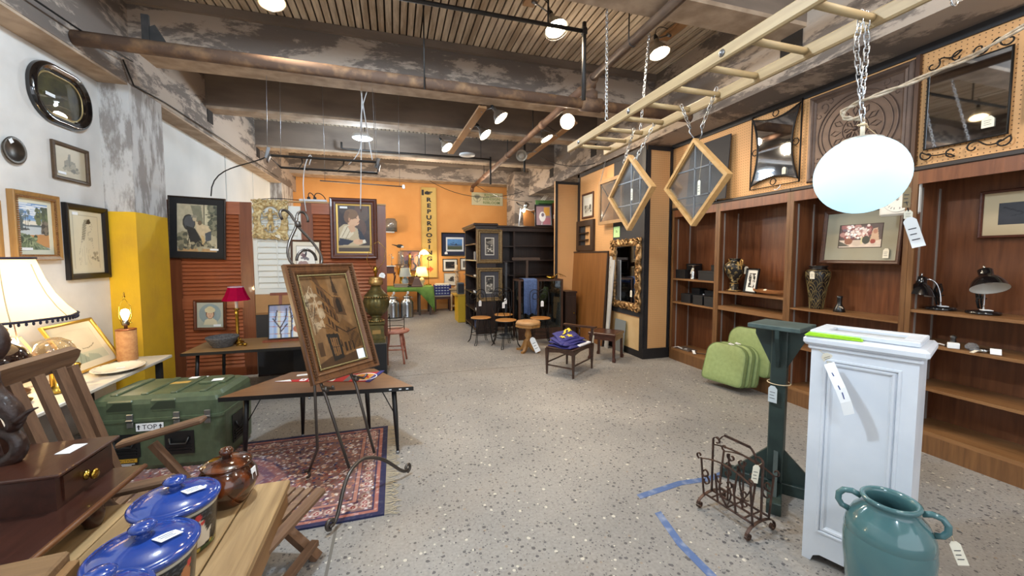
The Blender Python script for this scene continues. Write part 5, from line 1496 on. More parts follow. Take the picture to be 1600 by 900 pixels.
for (y, z) in ((6.80, 1.095), (6.68, 1.10), (6.56, 1.095), (6.535, 1.06), (6.53, .9), (6.535, .7), (6.53, .47)):
    hang = max(0, 1.06-z)
    top = [(2.17+.25*i/10, y+.018*math.sin(i*1.9)*min(1, hang*4)-.0, z+(.02*math.sin(i*1.3) if hang > .5 else 0)) for i in range(11)]
    ls.append(top+[(p[0], p[1]+.006, p[2]-.004) for p in top[::-1]])
cl = cl.loops(ls, sm=True, cap0=True, cap1=True).build('folded_jeans', jeans)
tag(cl, 'blue denim cloth draped over the front of the display case', 'cloth')
t = thing('tee_stand', 'dark T-shaped display stand rising behind the display case', 'stand', (2.45, 7.2, 0))
MB().mm((-.02, -.02, .02), (.02, .02, 1.42)).build('post', mat('stand_brown', '4a3a30', .5), t)
MB().mm((-.30, -.025, 1.42), (.26, .025, 1.47)).build('cross_bar', mat('stand_brown', '4a3a30', .5), t)
MB().mm((-.15, -.1, 0), (.15, .1, .02)).build('base', mat('stand_brown', '4a3a30'), t)
t = thing('metal_post', 'thin grey metal post standing left of the display case', 'post', (2.0, 7.1, 0))
MB().mm((-.018, -.018, .01), (.018, .018, 1.38)).build('post', mat('grey_post', '4b4c50', .4, metal=.5), t)
MB().mm((-.12, -.09, 0), (.05, .09, .012)).build('foot_plate', mat('grey_post', '4b4c50'), t)
t = thing('yellow_bag', 'yellow paper bag tucked on the dark shelf unit', 'bag', (2.0, 7.62, .801))
MB().lathe([(.07, 0), (.085, .06), (.08, .14), (.05, .19), (.06, .22)], 9, sm=False).build('bag', mat('yellow_bag', 'c49a2a', .6), t)
MB().torus((0, 0, .22), .05, .006, 'xz').build('handle', mat('yellow_bag', 'c49a2a'), t)
t = thing('brass_ornament', 'brass leafy ornament with curled wires on the display case', 'ornament', (2.77, 6.75, 1.081))
br = mat('polished_brass', 'b08d3c', .25, metal=1)
st(MB().ball((0, 0, .02), .06, sc=(1.4, 1, .45)).ball((-.05, .0, .035), .035, sc=(1.3, 1, .6)).ball((.05, .01, .035), .035, sc=(1.3, 1, .6)).build('brass_leaves', br, t))
each('curled_wire', br, t, [MB().tube(bez((.06, 0, .02), (.12, 0, .12), (.18, .0, .1), (.2+.05*i, 0, .03), 8), .004, 5) for i in range(3)])
# cabinet beside the case
t = thing('dark_cabinet', 'low dark panelled cabinet between the display case and the brown panel', 'cabinet', (3.1, 6.72, 0))
MB().mm((-.11, -.15, 0), (.10, .15, .82)).build('body', ds, t)
MB().mm((-.12, -.165, .82), (.11, .16, .85)).build('top', ds, t)
dr = MB().mm((-.09, -.16, .08), (.08, -.15, .76)).build('door', ds, t)
MB().ball((.05, -.168, .45), .014).build('knob', br, dr)

# ------------------------------------------------------------------ ice cream parlour chairs
wire = mat('black_twisted_wire', '191717', .45, metal=.6)
seatw = wood('honey_seat', '9c6a34', 'b27c42', 0, .4, 3)
def parlour_chair(label, loc, rz):
    t = thing('parlour_chair', label, 'chair', loc, rz, 'wire back parlour chairs with round wooden seats')
    MB().lathe([(.168, .432), (.174, .437), (.174, .448), (.165, .452), (.02, .45)], 32).build('seat', seatw, t)
    MB().torus((0, 0, .434), .172, .008, 'xy', 32, 6).build('seat_ring', wire, t)
    for k in range(4):
        a = PI/4+k*PI/2; ca, sa = math.cos(a), math.sin(a)
        o = MB()
        for s in (-1, 1):
            off = Vector((-sa, ca, 0))*s
            P_ = lambda r, z, w: Vector((ca*r, sa*r, z))+off*w
            o.tube([P_(.15, .43, .04), P_(.165, .30, .018), P_(.185, .15, .010), P_(.205, .06, .012), P_(.235, .018, .018), P_(.25, .006, .012)], .0055, 6)
        o.tube([P_(.25, .006, -.012*1), P_(.255, .006, 0), Vector((ca*.25, sa*.25, .006))-Vector((-sa, ca, 0))*.012], .0055, 6)
        o.build('leg', wire, t)
    MB().torus((0, 0, .17), .172, .005, 'xy', 28, 5).build('leg_ring', wire, t)
    for s in (-1, 1):
        MB().tube(bez((s*.14, .10, .44), (s*.17, .14, .6), (s*.17, .17, .76), (s*.16, .19, .86), 8)+bez((s*.16, .19, .86), (s*.14, .2, .93), (s*.0, .2, .93), (0, .195, .85), 8)[1:], .007, 6).build('back_upright', wire, t)
        p = bez((0, .195, .85), (-s*.02, .18, .74), (s*.13, .17, .70), (s*.12, .185, .80), 10)+bez((s*.12, .185, .80), (s*.11, .19, .88), (s*.02, .19, .86), (s*.02, .185, .79), 8)[1:]
        MB().tube(p, .006, 6).build('heart_loop', wire, t)
        MB().tube(bez((s*.08, .16, .44), (s*.06, .17, .56), (s*.02, .18, .62), (s*.04, .182, .73), 8), .006, 6).build('back_scroll', wire, t)
    price_tag(t, (.05, .165, .72), .10, .05, m=whitepaper)
    return t
parlour_chair('leftmost wire parlour chair, nearest the aisle', (1.40, 6.55, 0), R(10))
parlour_chair('rear wire parlour chair of the left three, closest to the dark bookcase', (1.86, 6.78, 0), -R(12))
parlour_chair('front wire parlour chair, just left of the padded stool', (1.74, 6.18, 0), R(15))
parlour_chair('rightmost wire parlour chair, before the display case', (2.36, 6.22, 0), -R(15))
# padded pedestal stool
t = thing('pedestal_stool', 'padded octagonal stool on a carved wooden pedestal with a big tag', 'stool', (1.99, 5.78, 0), R(20))
tanc = mat('tan_leather', 'b78d5e', .5, c2='a67c4f', scale=8)
tw = wood('golden_oak', '8e6232', 'a67840', 2, .45)
oc = lambda r, z: [(r*math.cos(PI/8+k*PI/4), r*math.sin(PI/8+k*PI/4), z) for k in range(8)]
MB().loops([oc(.19, .39), oc(.205, .395), oc(.205, .425), oc(.19, .43)], cap0=True, cap1=True).build('seat_frame', tw, t)
MB().loops([oc(.195, .43), oc(.208, .445), oc(.19, .48), oc(.11, .49), oc(.03, .478)], sm=True, cap1=True).build('cushion', tanc, t)
each('tuft_button', mat('tan_button', '8a6238', .5), t, [MB().ball((.09*math.cos(a), .09*math.sin(a), .482), .012, 8) for a in (0, 1.57, 3.14, 4.71)])
MB().lathe([(.07, .39), (.05, .37), (.035, .33), (.05, .29), (.055, .25), (.035, .21), (.045, .18), (.05, .1), (.03, .07)], 20).build('turned_post', tw, t)
for k in range(4):
    M_ = Matrix.Rotation(k*PI/2+.4, 4, 'Z')
    MB().prism([(.03, .20), (.07, .17), (.10, .09), (.15, .03), (.20, .03), (.20, 0), (.14, 0), (.08, .03), (.03, .08)], -.02, .02, 'xz', M=M_).build('leg', tw, t)
price_tag(t, (-.03, -.12, .24), .24, .085, rot=(-.25, -.42, -.5), m=whitepaper, knot=(0, -.05, .27))

# ------------------------------------------------------------------ low backed seat with a flag, side table
wn = wood('dark_walnut_seat', '34211a', '452d22', 0, .35, 4, coat=.2)
t = thing('vanity_seat', 'small dark walnut seat with a low curved back and slim legs', 'seat', (2.165, 4.61, 0), R(38))
# local X along the long side (.56), Y to the back (.36); the low back stands at +X
hx, hy = .275, .185
for sx in (-1, 1):
    for sy in (-1, 1):
        top = .56 if sx > 0 else .335
        MB().loops([[(sx*hx-a, sy*hy-b, z) for a, b in ((-r, -r), (r, -r), (r, r), (-r, r))] for z, r in ((0, .009), (.2, .015), (.31, .019), (top, .014 if sx > 0 else .018))], cap0=True, cap1=True).build('leg', wn, t)
for sy in (-1, 1):
    MB().prism([(-hx+.018, .335), (hx-.018, .335), (hx-.018, .28), (.1, .305), (-.1, .305), (-hx+.018, .28)], sy*hy-.009, sy*hy+.009, 'xz').build('apron', wn, t)
    MB().bar((-hx+.015, sy*hy, .15), (hx-.015, sy*hy, .15), .012, .016).build('stretcher', wn, t)
for sx in (-1, 1):
    MB().prism([(-hy+.018, .335), (hy-.018, .335), (hy-.018, .28), (0, .30), (-hy+.018, .28)], sx*hx-.009, sx*hx+.009, 'yz').build('apron', wn, t)
MB().bar((-hx, -hy+.015, .12), (-hx, hy-.015, .12), .012, .016).build('stretcher', wn, t)
MB().box((-.01, 0, .345), (.57, .39, .02), bv=.006).build('seat', wn, t)
MB().loops([[(hx-.03-.02*(1-(k/5-1)**2), -.235+.047*k, .545), (hx+.04-.02*(1-(k/5-1)**2), -.235+.047*k, .545), (hx+.04-.02*(1-(k/5-1)**2), -.235+.047*k, .568), (hx-.03-.02*(1-(k/5-1)**2), -.235+.047*k, .568)] for k in range(11)], cap0=True, cap1=True).build('back_rail', wn, t)
each('back_spindle', wn, t, [MB().tube([(hx, y, .35), (hx, y, .55)], .009, 8) for y in (0,)])
price_tag(t, (hx+.0, -hy-.022, .45), .10, .045, rot=(0, .3, 0), knot=(hx, -hy-.016, .53))
navy = mat('navy_flag_cloth', '2c2a6a', .75, c2='36347c', scale=12, bump=.1, bscale=90)
flagw = mat('flag_white_hem', 'dcdce4', .8)
flagy = mat('flag_yellow', 'e0c23c', .7)
t = thing('folded_flag', 'folded navy blue flag with yellow stars lying on the low walnut seat', 'flag', (2.13, 4.60, .3561), R(38))
def sheet(c, th, seed, n=9, wv=.006):
    """cloth panel from four corners a, b, c, d (ccw) with soft ripples and thickness th"""
    a, b, c_, d = map(Vector, c); q = random.Random(seed); k1, k2 = q.uniform(2, 5), q.uniform(2, 5)
    nn = (b-a).cross(d-a).normalized(); up, dn = [], []
    for j in range(n+1):
        ru, rd = [], []
        for i in range(n+1):
            u, v = i/n, j/n
            p = (a*(1-u)+b*u)*(1-v)+(d*(1-u)+c_*u)*v
            w_ = wv*math.sin(k1*u*2+seed)*math.cos(k2*v*2)+wv*.6*math.sin(9*u-5*v+seed)
            e = min(1, 6*min(u, v, 1-u, 1-v))
            ru.append(p+nn*(w_+th*(.35+.65*e))); rd.append(p+nn*w_)
        up.append(ru); dn.append(rd)
    return MB().loops([x+y[::-1] for x, y in zip(up, dn)], sm=True, cap0=True, cap1=True)
sheet([(-.27, -.17, .004), (.20, -.20, .004), (.22, .17, .004), (-.22, .17, .004)], .03, 1).build('bottom_fold', navy, t)
sheet([(-.29, -.12, .036), (.16, -.18, .036), (.20, .16, .06), (-.20, .17, .05)], .028, 2).build('second_fold', navy, t)
sheet([(-.31, -.06, .050), (.10, -.17, .066), (.21, .13, .105), (-.16, .18, .085)], .026, 3).build('middle_fold', navy, t)
sheet([(-.26, -.02, .078), (.06, -.13, .094), (.21, .10, .155), (-.10, .18, .135)], .02, 4).build('upper_fold', navy, t)
sheet([(-.02, -.08, .110), (.15, -.17, .050), (.25, .04, .110), (.13, .12, .165)], .02, 6, wv=.01).build('side_fold', navy, t)
MB().box((.09, -.185, .014), (.30, .05, .022), rot=-.04, bv=.006).build('white_hem', flagw, t)
def star(c, r, a0, M=None):
    p = []
    for k in range(10):
        rr = r if k % 2 == 0 else r*.42; a = a0+k*PI/5; p.append((c[0]+rr*math.cos(a), c[1]+rr*math.sin(a)))
    return p
pn_ = (Vector((.06, -.13, .094))-Vector((-.26, -.02, .078))).cross(Vector((-.10, .18, .135))-Vector((-.26, -.02, .078))).normalized()
def on_fold(u, v):
    a, b, c_, d = [Vector(q_) for q_ in ((-.26, -.02, .078), (.06, -.13, .094), (.21, .10, .155), (-.10, .18, .135))]
    return (a*(1-u)+b*u)*(1-v)+(d*(1-u)+c_*u)*v+pn_*.027
for (u, v), r in (((.24, .26), .042), ((.60, .24), .052), ((.86, .80), .046)):
    M_ = Matrix.Translation(on_fold(u, v)) @ pn_.to_track_quat('Z', 'Y').to_matrix().to_4x4()
    MB().prism(star((0, 0), r, .3), -.003, .003, 'xy', M=M_).build('star', flagy, t)
MB().strip([on_fold(.40, .50), on_fold(.55, .62), on_fold(.62, .78), on_fold(.75, .86)], .028, .006, (.4, -.9, .2)).build('torch_stripe', flagy, t)
MB().strip([on_fold(.72, .60), on_fold(.82, .66), on_fold(.95, .93)], .022, .006, (.4, -.9, .2)).build('torch_stripe', flagy, t)
t = thing('side_table', 'low dark carved wooden side table standing behind the walnut seat', 'table', (2.955, 5.06, 0), R(40))
rw = wood('rosewood', '3c1f16', '4d2a1e', 0, .3, 4, coat=.3)
hx, hy = .20, .205
for sx in (-1, 1):
    for sy in (-1, 1):
        q = [[(sx*(hx-.03)+sx*dx-a, sy*(hy-.03)+sy*dx-b, z) for a, b in ((-r, -r), (r, -r), (r, r), (-r, r))] for z, r, dx in ((0, .02, .008), (.03, .021, .008), (.06, .016, .0), (.3, .017, .0), (.335, .022, 0))]
        MB().loops(q, cap0=True, cap1=True).build('leg', rw, t)
for sy in (-1, 1): MB().mm((-hx+.02, sy*(hy-.02)-.008, .30), (hx-.02, sy*(hy-.02)+.008, .36)).build('apron', rw, t)
for sx in (-1, 1): MB().mm((sx*(hx-.02)-.008, -hy+.03, .30), (sx*(hx-.02)+.008, hy-.03, .36)).build('apron', rw, t)
MB().mm((-hx, -hy, .36), (hx, hy, .40), bv=.008).build('top', rw, t)
for a in ((-hx+.03, -hy+.03, hx-.03, -hy+.036), (-hx+.03, hy-.036, hx-.03, hy-.03), (-hx+.03, -hy+.036, -hx+.036, hy-.036), (hx-.036, -hy+.036, hx-.03, hy-.036)):
    MB().mm((a[0], a[1], .40), (a[2], a[3], .402)).build('inlay_line', dk, t)

# ------------------------------------------------------------------ far end of the hall, before the orange wall
cvs = mat('cream_sign', 'd3b266', .7, c2='c9a557', scale=3)
t = thing('repurposing_sign', 'tall narrow cream sign reading REPURPOSING down its length', 'sign', (.925, 11.185, .90))
MB().mm((-.215, -.03, 0), (.215, 0, 2.49)).build('sign_board', cvs, t)
for x in (-.215, .195): MB().mm((x, -.04, 0), (x+.02, -.03, 2.49)).build('edge_strip', mat('cream_edge', 'c09648', .6), t)
signblk = mat('sign_black', '1e1712', .6)
ARROW = mat('sign_orange_red', 'd4562c', .6)
text('R\nE\nP\nU\nR\nP\nO\nS\nI\nN\nG', .155, (.0, -.032, 1.335), (PI/2, 0, 0), signblk, t, sx=1.35, space=1.05, bold=.007)
# pointing hand at the top
MB().mm((-.19, -.034, 2.27), (-.13, -.03, 2.42)).build('hand_cuff', signblk, t)
MB().prism([(-.11, 2.30), (-.02, 2.29), (.06, 2.31), (.07, 2.33), (.0, 2.335), (.10, 2.355), (.10, 2.38), (.0, 2.375), (-.05, 2.395), (-.08, 2.37), (-.11, 2.37)], -.034, -.03, 'xz').build('pointing_hand', signblk, t)
MB().prism([(-.17, .20), (0, .20), (0, .14), (.11, .235), (0, .33), (0, .27), (-.17, .27)], -.034, -.03, 'xz').build('arrow', ARROW, t)
t = thing('bloom_sign', 'wide cream sign with a tree emblem and three green words', 'sign', (2.59, 11.185, 2.96))
MB().mm((-.46, -.02, 0), (.46, 0, .36)).build('sign_board', mat('pale_cream_sign', 'c8bf9a', .7), t)
sg = mat('sign_sage', '74824c', .7)
for i, w_ in enumerate(('REFRESH', 'REDESIGN', 'REBLOOM')):
    text(w_, .105, (.12, -.022, .285-.105*i), (PI/2, 0, 0), sg, t, sx=1.05, bold=.002)
MB().torus((-.3, -.022, .20), .105, .005, 'xz', 24, 5).build('tree_ring', mat('sign_grey', '7d7a66', .7), t)
m = MB().bar((-.3, -.022, .07), (-.3, -.022, .22), .016, .004, up=(0, 1, 0))
for s in (-1, 1):
    for k in range(3): m.bar((-.3, -.022, .16+.03*k), (-.3+s*(.06+.01*k), -.022, .22+.025*k), .008, .004, up=(0, 1, 0))
m.ball((-.3, -.022, .235), .07, 10, sc=(1.1, .04, .8))
st(m.build('tree_emblem', mat('sign_grey', '7d7a66'), t))
# wall pictures
def photo(seed, cols, w=40, h=30):
    cv = Canvas(w, h, cols[0]); cv.blobs(26, cols[1:], (0, 0, 1, 1), .2, seed); return cv
blkf = mat('black_frame', '141414', .35)
wm = mat('white_mount', 'dddad3', .8)
cv = Canvas(60, 44, '3b6fae'); cv.rect(0, .55, 1, 1, '4f86c4').rect(0, 0, 1, .35, '3f4a38').rect(0, .3, 1, .42, '55606a').poly([(.15, .6), (.6, .5), (.85, .52), (.6, .44), (.3, .5)], '1d2228').poly([(.3, .72), (.55, .66), (.4, .64)], '232830').poly([(.5, .5), (.62, .62), (.66, .5)], '20262c').noise(.2, 6, 4)
t = picture('aeroplane_print', 'blue print of an aeroplane in a wide navy mount on the orange wall', (1.64, 11.19, 1.50), .76, .66, None, fw=.03, fm=blkf, mount=mat('navy_mount', '1d2542', .8), mw=.1)
artplane('mount_edge', Canvas(2, 2, 'd9dde2'), .50, .40, t, (0, -.005, .13)); artplane('print', cv, .42, .30, t, (0, -.007, .18))
price_tag(t, (-.25, -.02, .12), .07, .08, m=whitepaper)
BW = ['8a8886', '1d1c1c', '3c3a39', 'c9c6c0', '5d5a58']
picture('dark_photo', 'dark framed photo in a white mount left below the aeroplane print', (1.50, 11.19, 1.06), .42, .36, photo(2, ['2a2422', '120f0f', '4a3f3a', '6a5048', '1c1817']), fw=.022, fm=blkf, mount=wm, mw=.06)
picture('dark_photo', 'black and white framed photo right below the aeroplane print', (1.985, 11.19, 1.09), .40, .35, photo(5, BW), fw=.022, fm=blkf, mount=wm, mw=.06)
cv = Canvas(40, 36, 'd9d3c4'); cv.blobs(14, ['2c2a28', '4a4642', '6d6860'], (.3, .3, .7, .7), .09, 4); cv.line([(.4, .3), (.5, .65)], .03, '2a2a2a').line([(.55, .3), (.6, .6)], .03, '2a2a2a')
picture('ink_drawing', 'pale framed ink drawing lowest on the orange wall', (1.53, 11.19, .66), .42, .36, cv, fw=.016, fm=mat('pale_frame', 'a8977c', .5), mount=wm, mw=.03)
# green clothed table
tt = thing('draped_table', 'long plain table under a green cloth before the orange wall', 'table', (.28, 10.45, 0))
tb = mat('table_dark', '4a3c30', .6)
MB().mm((-.75, -.36, .68), (.62, .36, .71)).build('table_top', tb, tt)
for sx in (-.70, .30, .57):
    for sy in (-.31, .31): MB().mm((sx-.025, sy-.025, 0), (sx+.025, sy+.025, .68)).build('leg', tb, tt)
gcl = mat('green_cloth', '5c7d35', .9, c2='6a8c3f', scale=8)
cl = MB(); n = 30; ls = []
for i in range(n+1):
    x = -.80+1.45*i/n
    drop = .10+.07*max(0, (x-.15))*1.0+ (0.50*max(0, (x-.22)/.43)**1.3 if x > .22 else 0)
    fr_ = .03*math.sin(i*1.7)*min(1, drop*3)
    a = [(x, .38, .60), (x, .38, .717), (x, -.385, .717), (x+.02, -.40+fr_*.3, .717-drop*.4), (x+.05*drop, -.41+fr_, .717-drop)]
    ls.append(a+[(p[0], p[1]+.008, p[2]-.003) for p in a[::-1]])
cl.loops(ls, sm=True, cap0=True, cap1=True)
rl = []
for j in range(9):
    y = -.385+.77*j/8
    d_ = .58-.2*j/8
    rl.append([(.652, y, .717), (.665+.01*math.sin(j*2), y, .717-d_*.5), (.675+.012*math.sin(j*1.7), y-.02, .717-d_), (.668+.012*math.sin(j*1.7), y-.02, .717-d_), (.657+.01*math.sin(j*2), y, .717-d_*.5), (.64, y, .709)])
cl.loops(rl, sm=True, cap0=True, cap1=True)
o = cl.build('tablecloth', gcl, loc=(.28, 10.45, 0)); tag(o, 'green cloth draped over the far table with a hanging corner', 'tablecloth')
alum = mat('milk_can_steel', 'a9adb0', .28, metal=.95)
for x, y, lab in ((-.07, 9.86, 'left steel milk can under the green clothed table'), (.26, 9.90, 'right steel milk can under the green clothed table')):
    t = thing('milk_can', lab, 'can', (x, y, 0), group='steel milk cans')
    MB().lathe([(.15, 0), (.16, .015), (.155, .03), (.158, .3), (.155, .36), (.13, .41), (.085, .45), (.075, .47), (.085, .49)], 28).build('can_body', alum, t)
    MB().lathe([(.092, .485), (.095, .505), (.06, .53), (.03, .54), (.025, .57), (.0, .575)], 20).build('lid', alum, t)
    for a in (0, 2.1): MB().tube(arc((.105*math.cos(a), .105*math.sin(a), .46), .035, 0, PI, 8, 'xz'), .008, 6).build('handle', alum, t)
    MB().box((.03, 0, .60), (.05, .03, .07), bv=.01).build('tap', whitecord, t)
def table_lamp(name, label, loc, base, bm, sh, sm_, lit=0, col=(1, .78, .45), z0=0, slot='lamp_shade'):
    t = thing(name, label, 'lamp', loc)
    MB().lathe(base, 20).build('lamp_base', bm, t)
    r0, r1, za, zb = sh
    MB().lathe([(r0, za), ((r0+r1)/2*.97, (za+zb)/2), (r1, zb)], 28, cap0=False, cap1=False).build(slot, sm_, t)
    MB().ball((0, 0, (za+zb)/2), .028).build('bulb', bulbwarm if lit else bulboff, t)
    MB().tube([(0, 0, base[-1][1]-.005), (0, 0, zb)], .004, 6).build('stem', br, t)
    if lit: light(name+'_light', 'POINT', (loc[0], loc[1], loc[2]+(za+zb)/2), lit, col, radius=.035)
    return t
Z = .72
table_lamp('table_lamp', 'unlit table lamp with a pale blue grey shade on the far green table', (.24, 10.25, Z), [(.09, 0), (.1, .02), (.06, .05), (.09, .13), (.07, .2), (.03, .25)], mat('blue_grey_base', '8c989c', .4), (.15, .11, .26, .48), shade_mat('blue_grey_shade', 'b9c0bd', .3))
table_lamp('table_lamp', 'lit table lamp with a glowing pleated yellow shade on the far green table', (.66, 10.45, Z), [(.07, 0), (.08, .02), (.04, .05), (.09, .12), (.05, .2), (.02, .22)], mat('cream_glass_base', 'cdb98c', .3), (.17, .12, .26, .50), shade_mat('pleated_yellow_shade', 'f0dc9c', .6), lit=14)
t = thing('arched_clock_case', 'brown pyramid shaped ornament with a finial on the far green table', 'ornament', (.52, 10.17, Z))
bz = mat('bronze_brown', '5a4032', .4, metal=.3)
MB().loops([[(sx*r, sy*r*.7, z) for sx, sy in ((-1, -1), (1, -1), (1, 1), (-1, 1))] for z, r in ((0, .14), (.03, .14), (.05, .125), (.22, .06), (.25, .035))], cap0=True, cap1=True).build('body', bz, t)
MB().lathe([(.02, .25), (.025, .28), (.008, .30), (.014, .33), (.002, .36)], 12).build('finial', bz, t)
t = thing('wicker_handle_basket', 'dark hooped basket handle beside the brown pyramid ornament', 'basket', (.42, 10.62, Z))
MB().tube(arc((0, 0, .03), .13, 0, PI, 14, 'xz', .2), .009, 6).build('handle', bz, t)
MB().lathe([(.10, 0), (.13, .04), (.12, .045), (.09, .012)], 20).build('bowl', bz, t)
t = thing('flat_box', 'flat grey brown box at the front of the far green table', 'box', (.12, 10.16, Z))
MB().mm((-.15, -.08, 0), (.17, .08, .06), bv=.004).build('box_body', mat('grey_brown', '8a7c6a', .6), t)
MB().mm((-.155, -.085, .06), (.175, .085, .085), bv=.004).build('lid', mat('grey_brown', '8a7c6a'), t)
t = thing('black_tray', 'small black tray at the front edge of the far green table', 'tray', (.38, 10.13, Z))
MB().mm((-.1, -.04, 0), (.06, .04, .03), bv=.008).build('tray', blackgloss, t)
# small stand with cabriole legs, tiered shelf, figures at the left end
t = thing('cabriole_stand', 'small carved stand with curved legs at the left end of the far table', 'stand', (-.13, 10.4, Z))
mh = wood('mahogany', '43231a', '552f22', 2, .35)
for sx in (-1, 1):
    for sy in (-1, 1): MB().tube([(sx*.10, sy*.09, .34), (sx*.125, sy*.115, .27), (sx*.10, sy*.09, .14), (sx*.09, sy*.08, .04), (sx*.12, sy*.11, 0)], [.022, .026, .016, .012, .02], 8).build('leg', mh, t)
MB().mm((-.14, -.13, .34), (.14, .13, .37)).build('top', mh, t)
MB().mm((-.11, -.10, .37), (.11, .10, .52)).build('upper_frame', mh, t)
MB().mm((-.15, -.14, .52), (.15, .14, .535)).build('white_shelf', whitecord, t)
t = thing('desk_light_stand', 'slim silver jointed stand on the carved stand at the far left', 'lamp', (-.08, 10.38, Z+.536))
MB().lathe([(.05, 0), (.05, .012), (.01, .02)], 16).build('base', silver, t)
MB().tube([(0, 0, .015), (.0, 0, .30), (-.07, 0, .26)], .008, 6).build('arm', silver, t)
MB().ball((.03, 0, .20), .035, sc=(.6, .6, 1)).build('bulb', bulboff, t)
for z, lab in ((1.93, 'upper'),):
    t = thing('wall_shelf', 'short white wall shelf on the orange wall behind the screen', 'shelf', (-.22, 11.0, 2.12))
    MB().mm((-.4, -.1, 0), (.22, .19, .03)).build('shelf_board', whitecord, t)
    MB().mm((-.2, .15, -.1), (-.17, .19, 0)).build('bracket', whitecord, t)
t = thing('glass_jar', 'square glass jar with a dark filling on the white wall shelf', 'jar', (-.09, 10.99, 2.151))
MB().lathe([(.15, 0), (.155, .02), (.155, .10)], 18).build('filling', mat('dark_filling', '2c2622', .6), t)
MB().lathe([(.16, 0), (.16, .27), (.13, .30), (.12, .34)], 18).build('jar_glass', glass('jar_pane', 'cfd6d8', .2, .05, dirt=.15), t)
t = thing('bird_figure', 'black and white bird figure perched on the tall glass chimney', 'figure', (.13, 10.75, 1.62))
MB().ball((0, 0, .14), .06, sc=(1.5, .8, .8)).build('body', mat('bird_black', '25272a', .5), t)
MB().ball((.06, -.02, .12), .035, sc=(1.2, .8, .8)).build('white_patch', whitecord, t)
MB().tube([(-.08, 0, .15), (-.2, 0, .18)], [.02, .008], 6).build('tail', mat('bird_black', '25272a'), t)
MB().tube([(0, 0, .1), (.02, 0, 0)], .006, 5).build('leg', brown_tag, t)
t = thing('glass_chimney_lamp', 'tall lamp with a clear glass chimney behind the pale blue grey lamp', 'lamp', (.15, 10.75, Z))
MB().lathe([(.1, 0), (.11, .03), (.05, .06), (.03, .2), (.09, .3), (.1, .42), (.05, .48)], 20).build('lamp_base', br, t)
MB().lathe([(.06, .48), (.085, .56), (.075, .72), (.07, .9)], 18, cap0=False, cap1=False).build('chimney', glass('chimney_pane', 'e4e2d8', .2, .03, dirt=.1), t)
each('gallery_spindle', bz, t, [MB().tube([(.14*math.cos(a), .14*math.sin(a), .43), (.15*math.cos(a), .15*math.sin(a), .55)], .008, 5) for a in [k*PI/4 for k in range(8)]])
MB().torus((0, 0, .55), .15, .008).build('gallery_ring', bz, t)
cv = Canvas(40, 36, '8b5e50'); cv.blobs(40, ['a8705a', '6a4a58', '4d5670', 'b98a6a', '33303a'], (0, 0, 1, 1), .16, 12); cv.ell(.5, .55, .1, .18, '3a2c34')
picture('abstract_painting', 'reddish abstract painting leaning on the orange wall behind the lamps', (.40, 11.12, 1.10), .52, .55, cv, fw=.02, fm=mat('thin_grey_frame', '77706a', .4), rot=(-R(4), 0, 0))
t = thing('brass_sconce', 'twin armed brass sconce standing on the far green table', 'sconce', (.50, 10.85, Z))
for s in (-1, 1):
    MB().lathe([(.07, 0), (.05, .03), (.02, .06), (.03, .2), (.045, .3), (.025, .42), (.04, .5), (.015, .58)], 14, c=(s*.12, 0, .28)).build('column', br if s < 0 else silver, t)
MB().mm((-.2, -.08, .24), (.2, .08, .28)).build('tray', br, t)
MB().mm((-.16, -.06, 0), (.16, .06, .24)).build('plinth', bz, t)
t = thing('pharmacy_lamp', 'lit brass lamp with a curved arm and pale glass shade at the sign', 'lamp', (.86, 10.75, Z))
MB().lathe([(.07, 0), (.07, .02), (.01, .03)], 18).build('base', br, t)
MB().tube([(0, 0, .02), (0, 0, .9)]+arc((-.09, 0, .9), .09, 0, PI*.6, 8, 'xz')[1:], .008, 6).build('arm', br, t)
MB().tube(arc((-.1, 0, .86), .11, PI*.5, PI*1.05, 8, 'xz'), .008, 6).build('arm_brace', br, t)
MB().lathe([(.13, .80), (.12, .84), (.05, .90), (.02, .92)], 22, c=(-.11, 0, .03), cap0=False).build('lamp_shade', shade_mat('opal_shade', 'f4e4bc', .6), t)
MB().ball((-.11, 0, .85), .035).build('bulb', bulbhot, t)
light('pharmacy_lamp_light', 'POINT', (.75, 10.68, Z+.82), 16, (1, .82, .5), radius=.04)
# crate, side table, washstand, candlesticks, yellow panel
t = thing('dark_side_table', 'small dark table under the blue crate by the orange wall', 'table', (1.23, 10.85, 0))
MB().mm((-.24, -.2, .40), (.24, .2, .43)).build('table_top', mat('table_top_grey', '9a9084', .5), t)
MB().mm((-.21, -.18, .33), (.21, .18, .40)).build('apron', mh, t)
for sx in (-1, 1):
    for sy in (-1, 1): MB().mm((sx*.2-.025, sy*.16-.025, 0), (sx*.2+.025, sy*.16+.025, .33)).build('leg', mh, t)
t = thing('plastic_crate', 'blue plastic crate with rows of square holes on the small dark table', 'crate', (1.23, 10.85, .431))
bl = mat('blue_plastic', '23286c', .45)
for sy in (-1, 1):
    for x in range(6): MB().mm((-.21+.078*x-.012, sy*.15-.008, 0), (-.21+.078*x+.012, sy*.15+.008, .28)).build('upright_rib', bl, t)
    for z in (0, .075, .15, .225): MB().mm((-.22, sy*.15-.006, z), (.22, sy*.15+.006, z+.04)).build('cross_rib', bl, t)
for sx in (-1, 1): MB().mm((sx*.22-.008, -.15, 0), (sx*.22+.008, .15, .28)).build('crate_end', bl, t)
MB().mm((-.21, -.14, 0), (.21, .14, .01)).build('crate_floor', bl, t)
t = thing('paper_stack', 'stack of white papers filling the blue crate', 'papers', (1.23, 10.85, .442))
MB().mm((-.19, -.13, 0), (.19, .13, .27)).build('paper_block', whitepaper, t)
MB().box((.0, 0, .29), (.36, .24, .03), rot=.05).build('top_sheets', paper, t)
